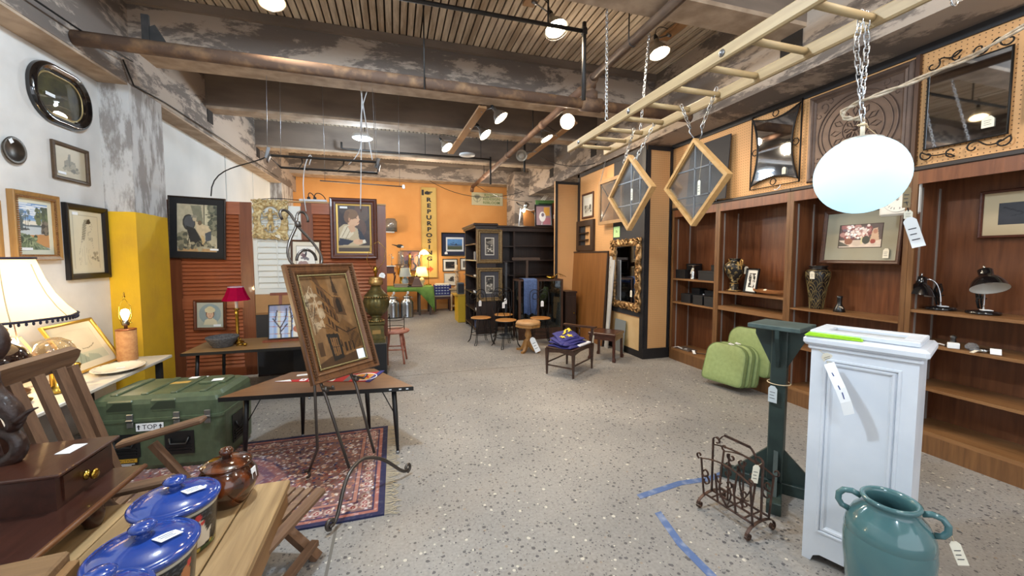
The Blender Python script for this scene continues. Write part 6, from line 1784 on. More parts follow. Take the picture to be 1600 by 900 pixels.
t = thing('washed_desk', 'pale limed writing table with turned legs by the orange wall', 'table', (1.72, 10.85, 0))
lw = wood('limed_wood', 'ab8f6a', 'bda27c', 0, .6)
MB().mm((-.32, -.25, .58), (.40, .25, .61), bv=.006).build('table_top', lw, t)
MB().mm((-.28, -.22, .46), (.36, .22, .58)).build('apron', lw, t)
dr = MB().mm((-.24, -.225, .48), (.32, -.22, .56)).build('drawer', lw, t)
MB().ball((.04, -.235, .52), .014).build('knob', br, dr)
for sx in (-.26, .34):
    for sy in (-1, 1): MB().lathe([(.025, 0), (.03, .03), (.018, .06), (.022, .3), (.03, .38), (.03, .46)], 12, c=(sx, sy*.2, 0)).build('leg', lw, t)
MB().mm((-.28, -.22, .12), (.36, .22, .15)).build('lower_shelf', lw, t)
def candlestick(label, x, y, h):
    t = thing('candlestick', label, 'candlestick', (x, y, .611), group='pale turned candlesticks')
    MB().lathe([(.085, 0), (.09, .02), (.05, .05), (.03, .08), (.05, .14), (.04, .2), (.055, .26), (.035, h*.5), (.05, h*.6), (.03, h*.72), (.045, h*.8), (.03, h*.9), (.09, h*.96), (.09, h)], 16).build('stem', mat('pale_wood_turned', 'bfa68a', .55, c2='a08468', scale=20), t)
    MB().lathe([(.03, h), (.03, h+.14), (.004, h+.15)], 12).build('candle', mat('candle_wax', 'e0c9a8', .5), t)
candlestick('taller pale turned candlestick on the left of the limed table', 1.62, 10.75, .5)
candlestick('shorter pale turned candlestick on the right of the limed table', 1.90, 10.78, .40)
t = thing('painted_board', 'bright yellow painted board end beside the dark bookcase', 'board', (1.42, 8.75, 0))
MB().mm((-.08, -.01, 0), (.09, .5, .60), bv=.006).build('board', mat('yellow_board', 'c9a21c', .5), t)
MB().mm((-.15, -.02, .60), (.09, .5, .63)).build('top_board', mat('yellow_board_top', 'b98f2a', .5), t)
t = thing('grey_speaker', 'small grey box standing on the yellow board', 'box', (1.42, 8.92, .631))
MB().mm((-.07, -.1, 0), (.08, .1, .26), bv=.01).build('box_body', mat('slate_grey', '4a5258', .5), t)
MB().mm((-.06, -.102, .03), (.07, -.1, .23)).build('front_panel', charcoal, t)
# red chair and plant stand seen past the screen
t = thing('red_chair', 'worn red wooden chair half hidden behind the louvred screen', 'chair', (-.02, 5.72, 0), R(-8))
rd = mat('worn_red_paint', 'a0543f', .6, c2='b9806a', scale=14, detail=7)
MB().lathe([(.02, .425), (.19, .43), (.205, .445), (.2, .46), (.02, .455)], 24).build('seat', rd, t)
for k in range(4):
    a = PI/4+k*PI/2
    MB().tube([(.12*math.cos(a), .12*math.sin(a), .43), (.155*math.cos(a), .155*math.sin(a), .25), (.165*math.cos(a), .165*math.sin(a), .2), (.20*math.cos(a), .20*math.sin(a), 0)], [.016, .02, .013, .014], 8).build('leg', rd, t)
for k in range(4):
    a, b = PI/4+k*PI/2, PI/4+(k+1)*PI/2; z = .16 if k % 2 else .20
    MB().tube([(.17*math.cos(a), .17*math.sin(a), z), (.17*math.cos(b), .17*math.sin(b), z)], .009, 6).build('stretcher', rd, t)
t = thing('wire_plant_stand', 'black wire plant holder resting on the red chair', 'stand', (-.02, 5.72, .461))
for z in (.04, .15): MB().torus((0, 0, z), .13, .005, 'xy', 24).build('ring', wire, t)
each('wire_leg', wire, t, [MB().tube([(.13*math.cos(a), .13*math.sin(a), 0), (.13*math.cos(a), .13*math.sin(a), .18), (.145*math.cos(a), .145*math.sin(a), .21), (.165*math.cos(a), .165*math.sin(a), .19)], .005, 6) for a in (0, 2.1, 4.2)])
# ------------------------------------------------------------------ louvred screen across the left side
lv = wood('louvre_red_brown', '8f4c2e', 'a86240', 0, .28, 3, coat=.3)
lvz = wood('louvre_stile_red_brown', '6c3820', '80482a', 2, .35, 3, coat=.15)
def louvre_mesh(w, d=.056, th=.008, ang=R(58)):
    return MB().box((0, 0, 0), (w, d, th), rot=(ang, 0, 0))
def louvre_door(label, x0, x1, z0, z1, sections, sl=.15, sr=.11, pitch=.045, Y=5.5):
    cx = (x0+x1)/2; w = x1-x0; h = w/2
    t = thing('louvred_door', label, 'screen', (cx, Y, 0), group='brown louvred screen doors')
    MB().mm((-h, 0, z0), (-h+sl, .035, z1)).build('stile', lvz, t)
    MB().mm((h-sr, 0, z0), (h, .035, z1)).build('stile', lvz, t)
    zs = [z0]+[q for s in sections for q in s]+[z1]
    for a, b in zip(zs[0::2], zs[1::2]):
        MB().mm((-h+sl, 0, a), (h-sr, .035, b)).build('rail', lv, t)
    first = None
    lw = w-sl-sr-.004; lc = (sl-sr)/2
    for a, b in sections:
        n = int((b-a)/pitch); p = (b-a)/n
        for i in range(n):
            if first is None:
                first = louvre_mesh(lw).build('louvre', lv, t); o = first
            else:
                o = first.copy(); COL.objects.link(o)
            o.location = (lc, .018, a+p*(i+.5))
        MB().mm((-h+sl+.01, .034, a), (h-sr-.01, .036, b)).build('back_sheet', mat('louvre_backing', '5a2e1a', .8), t)
        for xx in (-h+sl, h-sr-.012):
            MB().mm((xx, -.006, a), (xx+.012, 0, b)).build('bead', lvz, t)
    return t
louvre_door('left brown louvred door of the screen, next to the yellow column', -2.575, -1.662, .03, 2.15, [(.14, .87), (1.0, 2.0)], .17, .12)
louvre_door('right brown louvred door of the screen, at the open end', -1.118, -.108, .02, 2.165, [(.2, .88), (1.0, 2.03)], .12, .12)
whs = mat('white_shutter_paint', 'd8d9d4', .45)
t = thing('white_shutter', 'white louvred shutter set between the two brown louvred doors', 'screen', (-1.39, 5.5, 0))
MB().mm((-.265, 0, 1.03), (-.225, .03, 2.12)).build('stile', whs, t)
MB().mm((.225, 0, 1.03), (.265, .03, 2.12)).build('stile', whs, t)
for a, b in ((1.03, 1.10), (1.98, 2.12)): MB().mm((-.225, 0, a), (.225, .03, b)).build('rail', whs, t)
first = None
for i in range(12):
    if first is None:
        first = MB().box((0, 0, 0), (.445, .088, .008), rot=(R(64), 0, 0), bv=.002).build('louvre', whs, t); o = first
    else:
        o = first.copy(); COL.objects.link(o)
    o.location = (0, .016, 1.138+.073*i)
MB().mm((-.006, -.03, 1.12), (.006, -.022, 1.96)).build('tilt_rod', whs, t)
t = thing('kraft_board', 'plain tan board below the white shutter in the screen', 'board', (-1.39, 5.5, 0))
MB().mm((-.265, 0, .78), (.265, .03, 1.025)).build('board', mat('kraft_board', 'b58a5c', .7, c2='a57c50', scale=5), t)
MB().mm((-.265, -.012, .775), (.265, 0, .80)).build('ledge', mat('kraft_edge', '8a6238', .6), t)
t = thing('slate_board', 'dark grey board filling the foot of the screen under the tan board', 'board', (-1.39, 5.5, 0))
MB().mm((-.265, 0, .02), (.265, .03, .774)).build('board', mat('slate_board', '2b2a2c', .6), t)
MB().mm((-.265, -.005, .0), (.265, .03, .02)).build('foot_rail', dk, t)
tag(MB().mm((-1.66, 5.49, 2.168), (-.105, 5.56, 2.185)).build('screen_cap', wood('pale_cap_wood', 'a8845c', 'bb9668', 0, .6)), 'pale flat strip of wood along the top of the screen', 'strip')
t = thing('power_strip', 'white power strip with black plugs lying on top of the screen', 'power strip', (-.98, 5.53, 2.186))
MB().mm((-.16, -.025, 0), (.16, .025, .03), bv=.008).build('housing', whitecord, t)
for x in (-.05, .02): MB().box((x, 0, .045), (.035, .03, .03), bv=.006).build('plug', cordblk, t)
for x, q in ((-.05, .05), (.02, .10)): MB().tube(bez((x, 0, .055), (x-.02, .0, .13), (x+q, 0, .14), (x+q+.03, .02, .01), 8), .006, 6).build('plug_cord', cordblk, t)
MB().tube(bez((-.16, 0, .015), (-.3, 0, .02), (-.4, .01, .04), (-.62, .02, .006), 8), .005, 5).build('supply_cord', cordblk, t)

# pictures on the screen
def tone(cv, s=0): return cv
cv = Canvas(90, 100, 'b3aa90'); cv.noise(.3, 6, 3).rect(.02, .0, .98, .07, 'b89466')
cv.poly([(.34, .98), (.6, .98), (.66, .6), (.5, .62), (.42, .75)], '7d7c68').poly([(.70, .96), (.92, .96), (.92, .55), (.70, .6)], 'c4bd9f').line([(.68, 1), (.68, .55)], .02, '4c4a3e').line([(.72, .8), (.92, .82)], .02, '5c594a')
cv.poly([(.85, 1), (1, 1), (1, .3), (.9, .5)], '6a6c5a').blobs(60, ['55584a', '6a6b58', '7f7d68', '43463c'], (.82, .35, 1, 1), .06, 3)
cv.ell(.30, .62, .16, .17, '3a3a38').ell(.31, .62, .13, .14, '55575a').poly([(.22, .55), (.45, .5), (.62, .25), (.66, .12), (.35, .14), (.30, .3)], '2e2f30')
cv.ell(.44, .70, .05, .055, 'b8a88c').ell(.43, .75, .08, .03, '8e8a7a').poly([(.45, .66), (.55, .62), (.78, .55), (.86, .46), (.6, .30), (.5, .45)], 'cbb896').ell(.57, .62, .05, .05, '6d5c48').poly([(.6, .36), (.68, .33), (.7, .14), (.63, .14)], 'c4a878')
cv.poly([(.70, .4), (.86, .46), (.86, .26), (.72, .22)], '4a5058').poly([(.05, .4), (.25, .42), (.24, .2), (.05, .18)], '8d876f').blobs(50, ['4a4c44', '6d6a58', 'a59c80', '8a836a'], (.02, .07, .98, .22), .05, 9).blobs(30, ['5a5a4c', '8f886e'], (.02, .2, .24, .45), .05, 10)
cv.line([(.3, .3), (.26, .12)], .02, '2a2a28').line([(.5, .25), (.66, .13)], .03, '2a2a28').noise(.18, 16, 5)
picture('old_engraving', 'large old engraving of an armchair scene in a wide black frame', (-2.22, 5.485, 1.465), .565, .72, cv, fw=.012, prof=[(0, 0), (0, -.025), (.008, -.03), (.016, -.022), (.018, -.02)], fm=mat('ebonised_frame', '1c1715', .4, c2='3a2c22', scale=60), mount=mat('black_mount', '151416', .7), mw=.068, rot=(0, R(2), 0), sticker=(.17, .115, .085, .022))
cv = Canvas(56, 60, 'b3b6a6'); cv.ell(.5, .55, .42, .40, '8fa0a2').ell(.5, .55, .42, .40, '8fa0a2').noise(.08, 4, 2)
cv.poly([(.25, .12), (.3, .3), (.44, .38), (.6, .38), (.74, .28), (.78, .12)], 'd9cfae').ell(.5, .55, .16, .2, '7a5236').ell(.5, .53, .125, .16, 'dcb596').ell(.5, .70, .2, .12, 'd8cba4').ell(.5, .77, .13, .08, 'd5c79c').ell(.455, .55, .018, .018, '4a342a').ell(.545, .55, .018, .018, '4a342a').line([(.465, .455), (.535, .455)], .018, 'a85c50').line([(.5, .54), (.495, .5)], .012, 'c09478')
picture('girl_portrait', 'small round portrait of a smiling girl in a bonnet, brown frame', (-2.13, 5.485, .615), .33, .365, cv, fw=.032, fm=wood('reddish_frame', '552a18', '6b3a20', 0, .35), rot=(0, R(1.5), 0), sticker=(.07, .055, .075, .025))
cv = Canvas(80, 100, '38292a'); cv.noise(.4, 4, 7).blobs(14, ['6a4a3a', '4a3c34', '5a4a3c', '2a2024'], (.0, .5, 1, 1), .22, 5, .6)
cv.poly([(.0, .12), (1, .12), (1, 0), (0, 0)], '4a3c30').rect(0, .09, 1, .14, 'a08d6c').poly([(.02, .18), (.03, .52), (.18, .60), (.42, .60), (.62, .5), (.72, .36), (.9, .2), (.6, .13), (.1, .13)], 'b9a888')
cv.poly([(.62, .52), (.74, .44), (.88, .26), (.82, .18), (.66, .3)], '232634').poly([(.0, .14), (.3, .15), (.5, .24), (.3, .27), (.05, .3)], '23273a').poly([(.03, .3), (.2, .56), (.4, .6), (.5, .4), (.35, .3)], 'd2c6ac').line([(.12, .32), (.3, .55)], .02, '8c7c62').line([(.25, .3), (.42, .52)], .02, '94846a')
cv.ell(.47, .72, .20, .17, 'd0a684').poly([(.3, .56), (.52, .6), (.55, .45), (.4, .42)], 'caa07e').ell(.42, .82, .21, .11, '7a5a3c').ell(.30, .76, .11, .13, '6b4c34').poly([(.3, .72), (.36, .84), (.62, .86), (.64, .8), (.5, .79), (.4, .7)], '7a5a3c').poly([(.63, .78), (.70, .70), (.66, .68), (.68, .63), (.62, .58), (.5, .58)], 'd2a886').line([(.54, .735), (.60, .73)], .016, '3c2a22').line([(.62, .645), (.67, .65)], .014, '96564a').ell(.36, .70, .03, .045, 'b98868')
cv.ell(.62, .22, .15, .06, 'd2a886').ell(.72, .24, .08, .035, 'c89c7a').ell(.82, .23, .05, .04, 'dcd4c4')
t = picture('boy_portrait', 'needlework portrait of a boy in profile, heavy mahogany frame', (-.5, 5.485, 1.462), .57, .78, cv, fw=.075, prof=[(0, 0), (0, -.03), (.012, -.045), (.03, -.042), (.05, -.03), (.07, -.028), (.075, -.02), (.075, -.008)], fm=wood('mahogany_frame', '471f14', '5c2b1b', 0, .3, coat=.2), liner=(.02, mat('gilt_liner', 'b08d4a', .35, metal=.7)), sticker=(-.12, .66, .09, .025))
cream = mat('cream_gilt_plaster', 'd4c090', .5, metal=.1, c2='a98c5a', scale=30, lo=.4, hi=.62)
t = thing('ornate_plaque', 'cream gilt plaque with openwork figures in a carved square frame', 'plaque', (-1.455, 5.485, 1.71), rot=(0, R(2), 0))
ornate(t, .37, .47, .072, cream, d=.04, amp=.14, fr=16, inner_oval=True)
def fig(pts, r): return MB().tube(pts, r, 8)
m = MB()
m.ball((.0, -.03, .345), .026).tube([(0, -.03, .33), (-.005, -.03, .27), (.012, -.03, .21)], [.016, .03, .022], 8)
m.tube([(.012, -.03, .21), (.03, -.03, .15), (.01, -.03, .095)], [.020, .016, .011], 8).tube([(.0, -.03, .21), (-.03, -.035, .15), (-.02, -.03, .09)], [.019, .015, .011], 8)
m.tube([(-.02, -.03, .30), (-.07, -.03, .27), (-.08, -.03, .31)], [.012, .010, .008], 7).tube([(.02, -.03, .30), (.065, -.03, .31), (.085, -.03, .27)], [.012, .010, .008], 7)
m.tube(bez((-.10, -.025, (.22)), (-.03, -.03, .27), (.04, -.03, .2), (.10, -.025, .26), 12), .006, 6).tube(bez((-.09, -.025, .16), (-.04, -.03, .1), (.05, -.03, .14), (.09, -.025, .17), 12), .006, 6)
st(m.build('openwork_figures', cream, t))
each('vine_scroll', cream, t, [MB().tube(spiral((sx*.07, -.02, zz), .035, .008, a, a+sx*5.5, 14), .006, 6) for sx, zz, a in ((-1, .15, 0), (1, .14, PI), (-1, .33, 0), (1, .35, PI))])
price_tag(t, (.10, -.06, .05), .035, .06, rot=(0, .5, 0), m=paper, knot=(.03, -.05, .09))
cv = Canvas(60, 60, 'dcd3c0'); cv.rect(.14, 0, .86, .86, 'e6e3dc').line([(.14, 0), (.14, .86), (.86, .86), (.86, 0)], .012, '6a5a4c')
cv.blobs(14, ['8a6a6c', '6d6a72', 'a58a86', 'b9a0a0'], (.25, .05, .6, .6), .10, 4).ell(.42, .52, .08, .07, '6a5058').poly([(.48, .75), (.54, .72), (.52, .5), (.47, .5)], '2c2c34').line([(.5, .72), (.42, .62)], .02, '2c2c34')
picture('bird_print', 'print of a bird in a cream mount, thin brown frame behind the easel', (-1.075, 5.485, 1.30), .345, .40, cv, fw=.022, fm=wood('thin_brown_frame', '4a2a18', '5d3824', 0), rot=(0, R(1), 0))

# ------------------------------------------------------------------ left wall pictures
def left_picture(name, label, y, z, w, h, cv, roll=0., **k):
    return picture(name, label, (-2.598, y, z), w, h, cv, rot=(0, R(roll), R(90)), **k)
cv = Canvas(70, 50, '4a432c'); cv.noise(.6, 5, 11).blobs(40, ['5c5628', '6a5f30', '2f2c24', '3f3a30'], (0, .4, .8, 1), .12, 2, .5).blobs(20, ['2a2826', '3a352e'], (.2, 0, 1, .5), .18, 4, .5)
t = thing('oval_picture', 'dark landscape in a glossy black rounded oval frame high on the left wall', 'picture', (-2.598, 4.195, 2.555), R(90))
def stad(w, h, r, y, i, n=10):
    r = max(r-i, .01); w -= 2*i; hh = h-2*i; p = []
    for cx, cz, a0 in ((w/2-r, hh/2-r, 0), (-w/2+r, hh/2-r, PI/2), (-w/2+r, -hh/2+r, PI), (w/2-r, -hh/2+r, PI*1.5)):
        for k in range(n+1):
            a = a0+PI/2*k/n; p.append((cx+r*math.cos(a), y, h/2+cz+r*math.sin(a)))
    return p
ow, oh, orr = .61, .47, .215
MB().loops([stad(ow, oh, orr, y, i) for i, y in ((0, 0), (0, -.02), (.012, -.045), (.03, -.05), (.042, -.035), (.05, -.038), (.062, -.02), (.074, -.012))], sm=True).build('frame', mat('black_lacquer', '0e0c0d', .12, coat=.8), t)
MB().loops([stad(ow, oh, orr, y, i) for i, y in ((.072, -.013), (.078, -.017), (.084, -.012))]).build('gilt_slip', mat('pale_gilt', 'c2ac78', .4, metal=.6), t)
pp = stad(ow, oh, orr, -.006, .083)
MB().loops([[(x*f, y, oh/2+(z-oh/2)*f) for x, y, z in pp] for f in (1, .02)], cap1=True).build('picture_board', mat('dark_landscape', '4a4530', .5, c2='7d7444', scale=6, detail=8, lo=.4, hi=.7), t)
MB().loops([[(x*f, -.011-.012*(1-f*f), oh/2+(z-oh/2)*f) for x, y, z in pp] for f in (1, .8, .5, .2, .02)], sm=True, cap1=True).build('convex_glass', glass('convex_pane', 'e8e8e8', .25, .01), t)
MB().mm((-.17, -.026, .2), (-.08, -.0245, .225)).build('price_label', whitepaper, t)
pw = mat('pewter_dark', '3a332b', .35, metal=.6)
t = thing('round_plate', 'small dark metal plate hung on the left wall', 'plate', (-2.598, 3.735, 2.25), rot=(PI/2, 0, R(90)))
MB().lathe([(.005, .006), (.055, .008), (.068, .018), (.092, .022), (.096, .020), (.09, .012), (.05, 0)], 32).build('plate', pw, t)
MB().box((-.03, .06, .023), (.03, .03, .002), rot=.6).build('price_label', whitepaper, t)
cv = Canvas(50, 44, 'b4a890'); cv.noise(.06, 5, 2).poly([(.3, .3), (.3, .55), (.42, .62), (.44, .8), (.52, .82), (.53, .6), (.66, .56), (.7, .3)], '77705f').blobs(16, ['5c574a', '8c8470', '4a463c'], (.25, .26, .75, .4), .07, 5).line([(.46, .35), (.46, .75)], .02, '5a5548')
left_picture('tower_print', 'small brown framed print of a ruined tower on the left wall', 4.262, 2.12, .385, .305, cv, fw=.03, fm=wood('dull_brown_frame', '3f2f20', '54402c', 0, .5), sticker=(-.1, .06, .08, .02))
cv = Canvas(70, 96, '8aa9c8'); cv.rect(0, .66, 1, 1, '6b93c4')
for i in range(9): cv.ell(.15+.1*i, .98-.045*i % .3, .3, .018, 'd9dfe4', .8)
for i in range(7): cv.ell((.3*i) % 1, .72+.04*i, .35, .012, 'e3e6e6', .8)
cv.rect(0, .50, 1, .62, 'd8d4c8').poly([(0, .5), (0, .58), (.25, .53), (.5, .545), (1, .53), (1, .5)], '5d6b72').rect(0, .30, 1, .50, 'b5c0c6').poly([(0, .47), (.3, .46), (.35, .43), (.1, .41), (0, .41)], '55595a').poly([(.05, .3), (1, .36), (1, .04), (.4, .16)], 'b98a5a')
cv.poly([(.72, .36), (.78, .66), (.9, .72), (1, .9), (1, .33)], '6e675c').blobs(40, ['4f5a44', '3f4a3a', '66704f'], (.6, .62, 1, .92), .08, 3).blobs(20, ['5c564c', '7d7466', '4a463f'], (.78, .34, 1, .62), .06, 6)
cv.poly([(0, .36), (.2, .34), (.45, .2), (1, .02), (1, 0), (0, 0)], '7f8c72').blobs(50, ['54624c', '6b7a5c', '8f9c7c', '3f4c3e'], (0, 0, .6, .3), .07, 7)
for k in range(14): cv.line([(.2+.04*k, .22-.012*k), (.1+.07*k, .02)], .012, 'a9b394' if k % 2 else '5c6a52')
cv.line([(.2, .44), (.22, .82)], .02, '3c4244').line([(.28, .44), (.30, .72)], .016, '3c4244').blobs(16, ['4b5a58', '5f6d66'], (.05, .6, .36, .85), .05, 8, .8).poly([(0, .42), (.02, .8), (.1, .7), (.12, .44)], '4f585a')
t = left_picture('tree_landscape', 'woodland river landscape in a gold beaded frame on the left wall', 3.868, 1.467, .405, .505, cv, fw=.045, prof=[(0, 0), (0, -.035), (.006, -.04), (.03, -.03), (.045, -.018), (.045, -.006)], fm=wood('honey_gold_frame', '8a6538', '9d7a48', 2, .4), mount=mat('pale_green_mount', 'd3d3c0', .8), mw=.035, sticker=(-.08, .085, .09, .02))
m = MB()
for i in range(22):
    f = i/21
    for x, z in ((-.165+.33*f, .038), (-.165+.33*f, .467)): m.ball((x, -.03, z), .0075, 6)
for i in range(28):
    f = i/27
    for s in (-1, 1): m.ball((s*.165, -.03, .04+.425*f), .0075, 6)
st(m.build('beading', wood('dark_gold_bead', '6a4420', '7d5428', 2, .4), t))
cv = Canvas(80, 110, 'd6cdb4'); cv.noise(.03, 4, 2)
def sk(p, w=.006, c='7d7668', o=.8): cv.line(p, w, c, o)
cv.line([(.13, .08), (.87, .08), (.87, .93), (.13, .93), (.13, .08)], .006, 'a89f88')
cv.ell(.58, .78, .09, .075, 'd9cfb8').poly([(.50, .80), (.52, .87), (.62, .88), (.66, .82), (.60, .80)], '3a332e').poly([(.36, .55), (.40, .78), (.48, .87), (.56, .88), (.5, .8), (.48, .66), (.44, .52)], 'b0a891')
for k in range(9): sk([(.46+.01*k, .86), (.34+.015*k, .5+.01*k)])
sk([(.66, .82), (.69, .76), (.66, .74), (.67, .71), (.63, .68), (.56, .66)], .008, '5c5448'); sk([(.56, .66), (.55, .58), (.66, .52), (.70, .4)]); sk([(.48, .6), (.34, .48), (.26, .3), (.28, .14)]); sk([(.62, .77), (.65, .77)], .01, '4a4238'); sk([(.64, .70), (.67, .70)], .008, '8a4c40')
for k in range(10): sk([(.3+.03*k, .48-.01*k), (.28+.035*k, .14)], .004, 'a39a84', .6)
for k in range(6): sk([(.58+.02*k, .58), (.56+.025*k, .52)], .008, '6a6254', .7)
cv.blobs(20, ['8d8470', '6d6454', 'a89e88'], (.62, .2, .84, .34), .03, 4, .7)
left_picture('lady_sketch', 'pencil sketch of a veiled lady in a black frame on the left wall', 4.38, 1.30, .49, .64, cv, fw=.05, prof=[(0, 0), (0, -.03), (.008, -.036), (.035, -.028), (.05, -.016), (.05, -.006)], fm=mat('black_carved_frame', '120f10', .35), sticker=(-.12, .56, .06, .025))
left_picture('edge_picture', 'brown frame cut off at the left edge of the picture', 3.42, 1.42, .36, .46, photo(9, ['a8906a', '8a7450', 'c0aa80']), fw=.04, fm=wood('honey_gold_frame', '8a6538', '9d7a48', 2))

# ------------------------------------------------------------------ white topped table along the left wall with its lamps
ws = mat('white_marble_top', 'd3cdc2', .25, c2='c3bcb0', scale=4, detail=6)
t = thing('wall_table', 'long low white topped table standing along the left wall', 'table', (-2.275, 3.2, 0))
MB().mm((-.305, -1.2, .575), (.305, 1.08, .60), bv=.004).build('table_top', ws, t)
MB().mm((-.28, -1.1, .55), (.25, 1.02, .575)).build('apron', mat('table_edge_grey', '8d8578', .5), t)
for sx in (-.26, .24):
    for y in (-1.05, 1.0): MB().mm((sx-.02, y-.02, 0), (sx+.02, y+.02, .55)).build('leg', blackpipe, t)
t = thing('cork_lamp', 'cork covered cylinder lamp with a bare lit bulb by the yellow column', 'lamp', (-2.235, 4.16, .601))
ck = mat('cork', 'a8764a', .8, c2='b98a5a', scale=40)
MB().lathe([(.066, 0), (.068, .004), (.068, .262)], 28).build('base', ck, t)
MB().lathe([(.069, .262), (.07, .27), (.06, .274)], 28).build('rim', mat('copper_rim', '8a5030', .4, metal=.5), t)
MB().lathe([(.012, .27), (.012, .30), (.02, .305), (.02, .345), (.014, .35)], 14).build('socket', silver, t)
MB().lathe([(.013, .35), (.022, .375), (.03, .405), (.024, .435), (.005, .445)], 16).build('bulb', bulbhot, t)
MB().tube([(-.022, 0, .30), (-.045, 0, .38), (-.04, 0, .47), (0, 0, .54), (.04, 0, .47), (.045, 0, .38), (.022, 0, .30)], .0025, 6).build('harp', br, t)
MB().lathe([(.006, .54), (.009, .55), (.004, .565), (.007, .575), (.001, .59)], 10).build('finial', br, t)
MB().tube([(.02, 0, .325), (.05, -.005, .325)], .003, 6).build('switch', br, t)
light('cork_lamp_light', 'POINT', (-2.235, 4.16, 1.0), 17, (1, .72, .36), radius=.03)
t = thing('platter', 'white oval platter with a pierced rim lying on the wall table', 'plate', (-2.10, 3.80, .601), R(10))
cp = mat('cream_china', 'd9d4c8', .25, coat=.4)
M_ = Matrix.Diagonal((1, 1.25, 1, 1))
MB().lathe([(.08, 0), (.10, .004), (.13, .02), (.155, .026), (.157, .030), (.15, .031), (.125, .024), (.095, .009), (.005, .008)], 40, M=M_).build('plate', cp, t)
each('rim_mark', mat('china_grey', '8f8a80', .4), t, [MB().box((.142*math.cos(a), .1775*math.sin(a), .0305), (.012, .006, .002), rot=a) for a in [k*2*PI/16 for k in range(16)]])
MB().box((.0, .03, .012), (.05, .03, .001), rot=.3).build('price_label', whitepaper, t)
cv = Canvas(60, 50, 'c9bca0'); cv.noise(.06, 4, 3).rect(.0, 0, 1, .3, 'b9b79c').poly([(0, 0), (.1, .3), (.3, .35), (.45, .12), (.5, 0)], '8d9684').poly([(.4, 0), (.5, .25), (.75, .15), (.8, 0)], '9aa08c').line([(.45, .42), (.6, .40), (.75, .45), (.82, .5)], .02, '7a6e56').line([(.15, 0), (.3, .3)], .012, '6a7464').line([(.3, 0), (.4, .25)], .012, '6a7464')
picture('gilt_framed_print', 'pale print in a thin bright gold frame leaning on the left wall', (-2.305, 3.94, .601), .50, .42, cv, fw=.022, fm=mat('bright_gold_frame', 'b8943f', .3, metal=.7), mount=mat('ivory_mount', 'cfc3a8', .8), mw=.05, rot=(-R(28), 0, R(90)))
t = thing('brass_easel', 'small brass table easel standing in front of the gold framed print', 'easel', (-2.15, 3.42, .601))
for y in (-.05, .05):
    MB().lathe([(.018, 0), (.012, .02), (.009, .10), (.014, .115), (.014, .125), (.02, .14), (.008, .155)], 12, c=(0, y, 0)).build('post', br, t)
MB().bar((-.12, 0, .25), (0.0, 0, .10), .02, .025).build('wooden_arm', wood('golden_oak', '8e6232', 'a67840', 2), t)
MB().tube([(0, -.05, .06), (0, .05, .06)], .006, 6).build('cross_bar', br, t)
t = thing('table_easel', 'small wooden table easel at the left of the gold framed print', 'easel', (-2.40, 3.50, .601), R(80))
pn = wood('pale_easel_wood', 'b18a58', 'c49d6a', 2, .5)
for s in (-1, 1): MB().bar((s*.14, 0, 0), (s*.02, .10, .34), .025, .015).build('leg', pn, t)
MB().bar((0, .22, 0), (0, .10, .33), .02, .012).build('rear_leg', pn, t)
MB().bar((-.15, -.01, .07), (.15, -.01, .07), .03, .02).build('ledge', pn, t)
t = thing('harp_lamp', 'lit bare bulb lamp with a tall brass harp at the far left', 'lamp', (-2.38, 3.30, .601))
MB().lathe([(.07, 0), (.075, .02), (.03, .05), (.05, .12), (.06, .18), (.03, .24), (.018, .28)], 20).build('base', bz, t)
MB().lathe([(.013, .28), (.02, .305), (.03, .335), (.024, .365), (.005, .375)], 16).build('bulb', bulbhot, t)
MB().tube([(-.02, 0, .27), (-.045, 0, .34), (-.03, 0, .46), (0, 0, .50), (.03, 0, .46), (.045, 0, .34), (.02, 0, .27)], .003, 6).build('harp', bz, t)
MB().lathe([(.008, .50), (.014, .52), (.006, .54), (.01, .56), (.001, .60)], 10).build('finial', bz, t)
light('harp_lamp_light', 'POINT', (-2.33, 3.30, .95), 14, (1, .72, .38), radius=.03)
t = thing('fringed_lamp', 'large lamp with a glowing cream shade and dark beaded fringe at far left', 'lamp', (-2.26, 3.06, .601))
shm = shade_mat('cream_lamp_shade', 'f6e6c8', .65)
def fl(r, z, k=0.): return [(r*(1+.02*math.cos(8*a))*math.cos(a), r*(1+.02*math.cos(8*a))*math.sin(a), z) for a in [2*PI*i/48 for i in range(48)]]
MB().loops([fl(.325, .53), fl(.28, .59), (fl(.235, .67)), fl(.20, .76), fl(.175, .85), fl(.165, .885)], sm=True).build('lamp_shade', shm, t)
bandm = mat('purple_black_trim', '1f1a2c', .7)
MB().tube([Vector(p) for p in fl(.327, .53)], .008, 6, closed=True).build('lower_band', bandm, t)
MB().tube([Vector(p) for p in fl(.167, .886)], .008, 6, closed=True).build('upper_band', bandm, t)
m = MB()
for i in range(72):
    a = 2*PI*i/72; m.ball((.327*math.cos(a), .327*math.sin(a), .515), .0085, 6, sc=(.8, .8, 1.3))
st(m.build('bead_fringe', bandm, t))
each('seam_rib', mat('seam_tape', 'b8a688', .7), t, [MB().tube([(r*1.022*math.cos(a), r*1.022*math.sin(a), z) for r, z in ((.325, .53), (.28, .59), (.235, .67), (.20, .76), (.175, .85))], .003, 5) for a in [k*PI/4 for k in range(8)]])
MB().lathe([(.11, 0), (.12, .02), (.06, .05), (.05, .1), (.11, .2), (.135, .27), (.10, .34), (.05, .38)], 28).build('glass_body', mat('dark_ruby_glass', '2a1a18', .1, coat=.6), t)
MB().lathe([(.05, .38), (.06, .40), (.03, .43), (.045, .46), (.02, .49), (.015, .56)], 20).build('brass_collar', br, t)
MB().ball((0, 0, .68), .04).build('bulb', bulbwarm, t)
light('fringed_lamp_light', 'POINT', (-2.26, 3.06, 1.28), 11, (1, .76, .46), radius=.05)
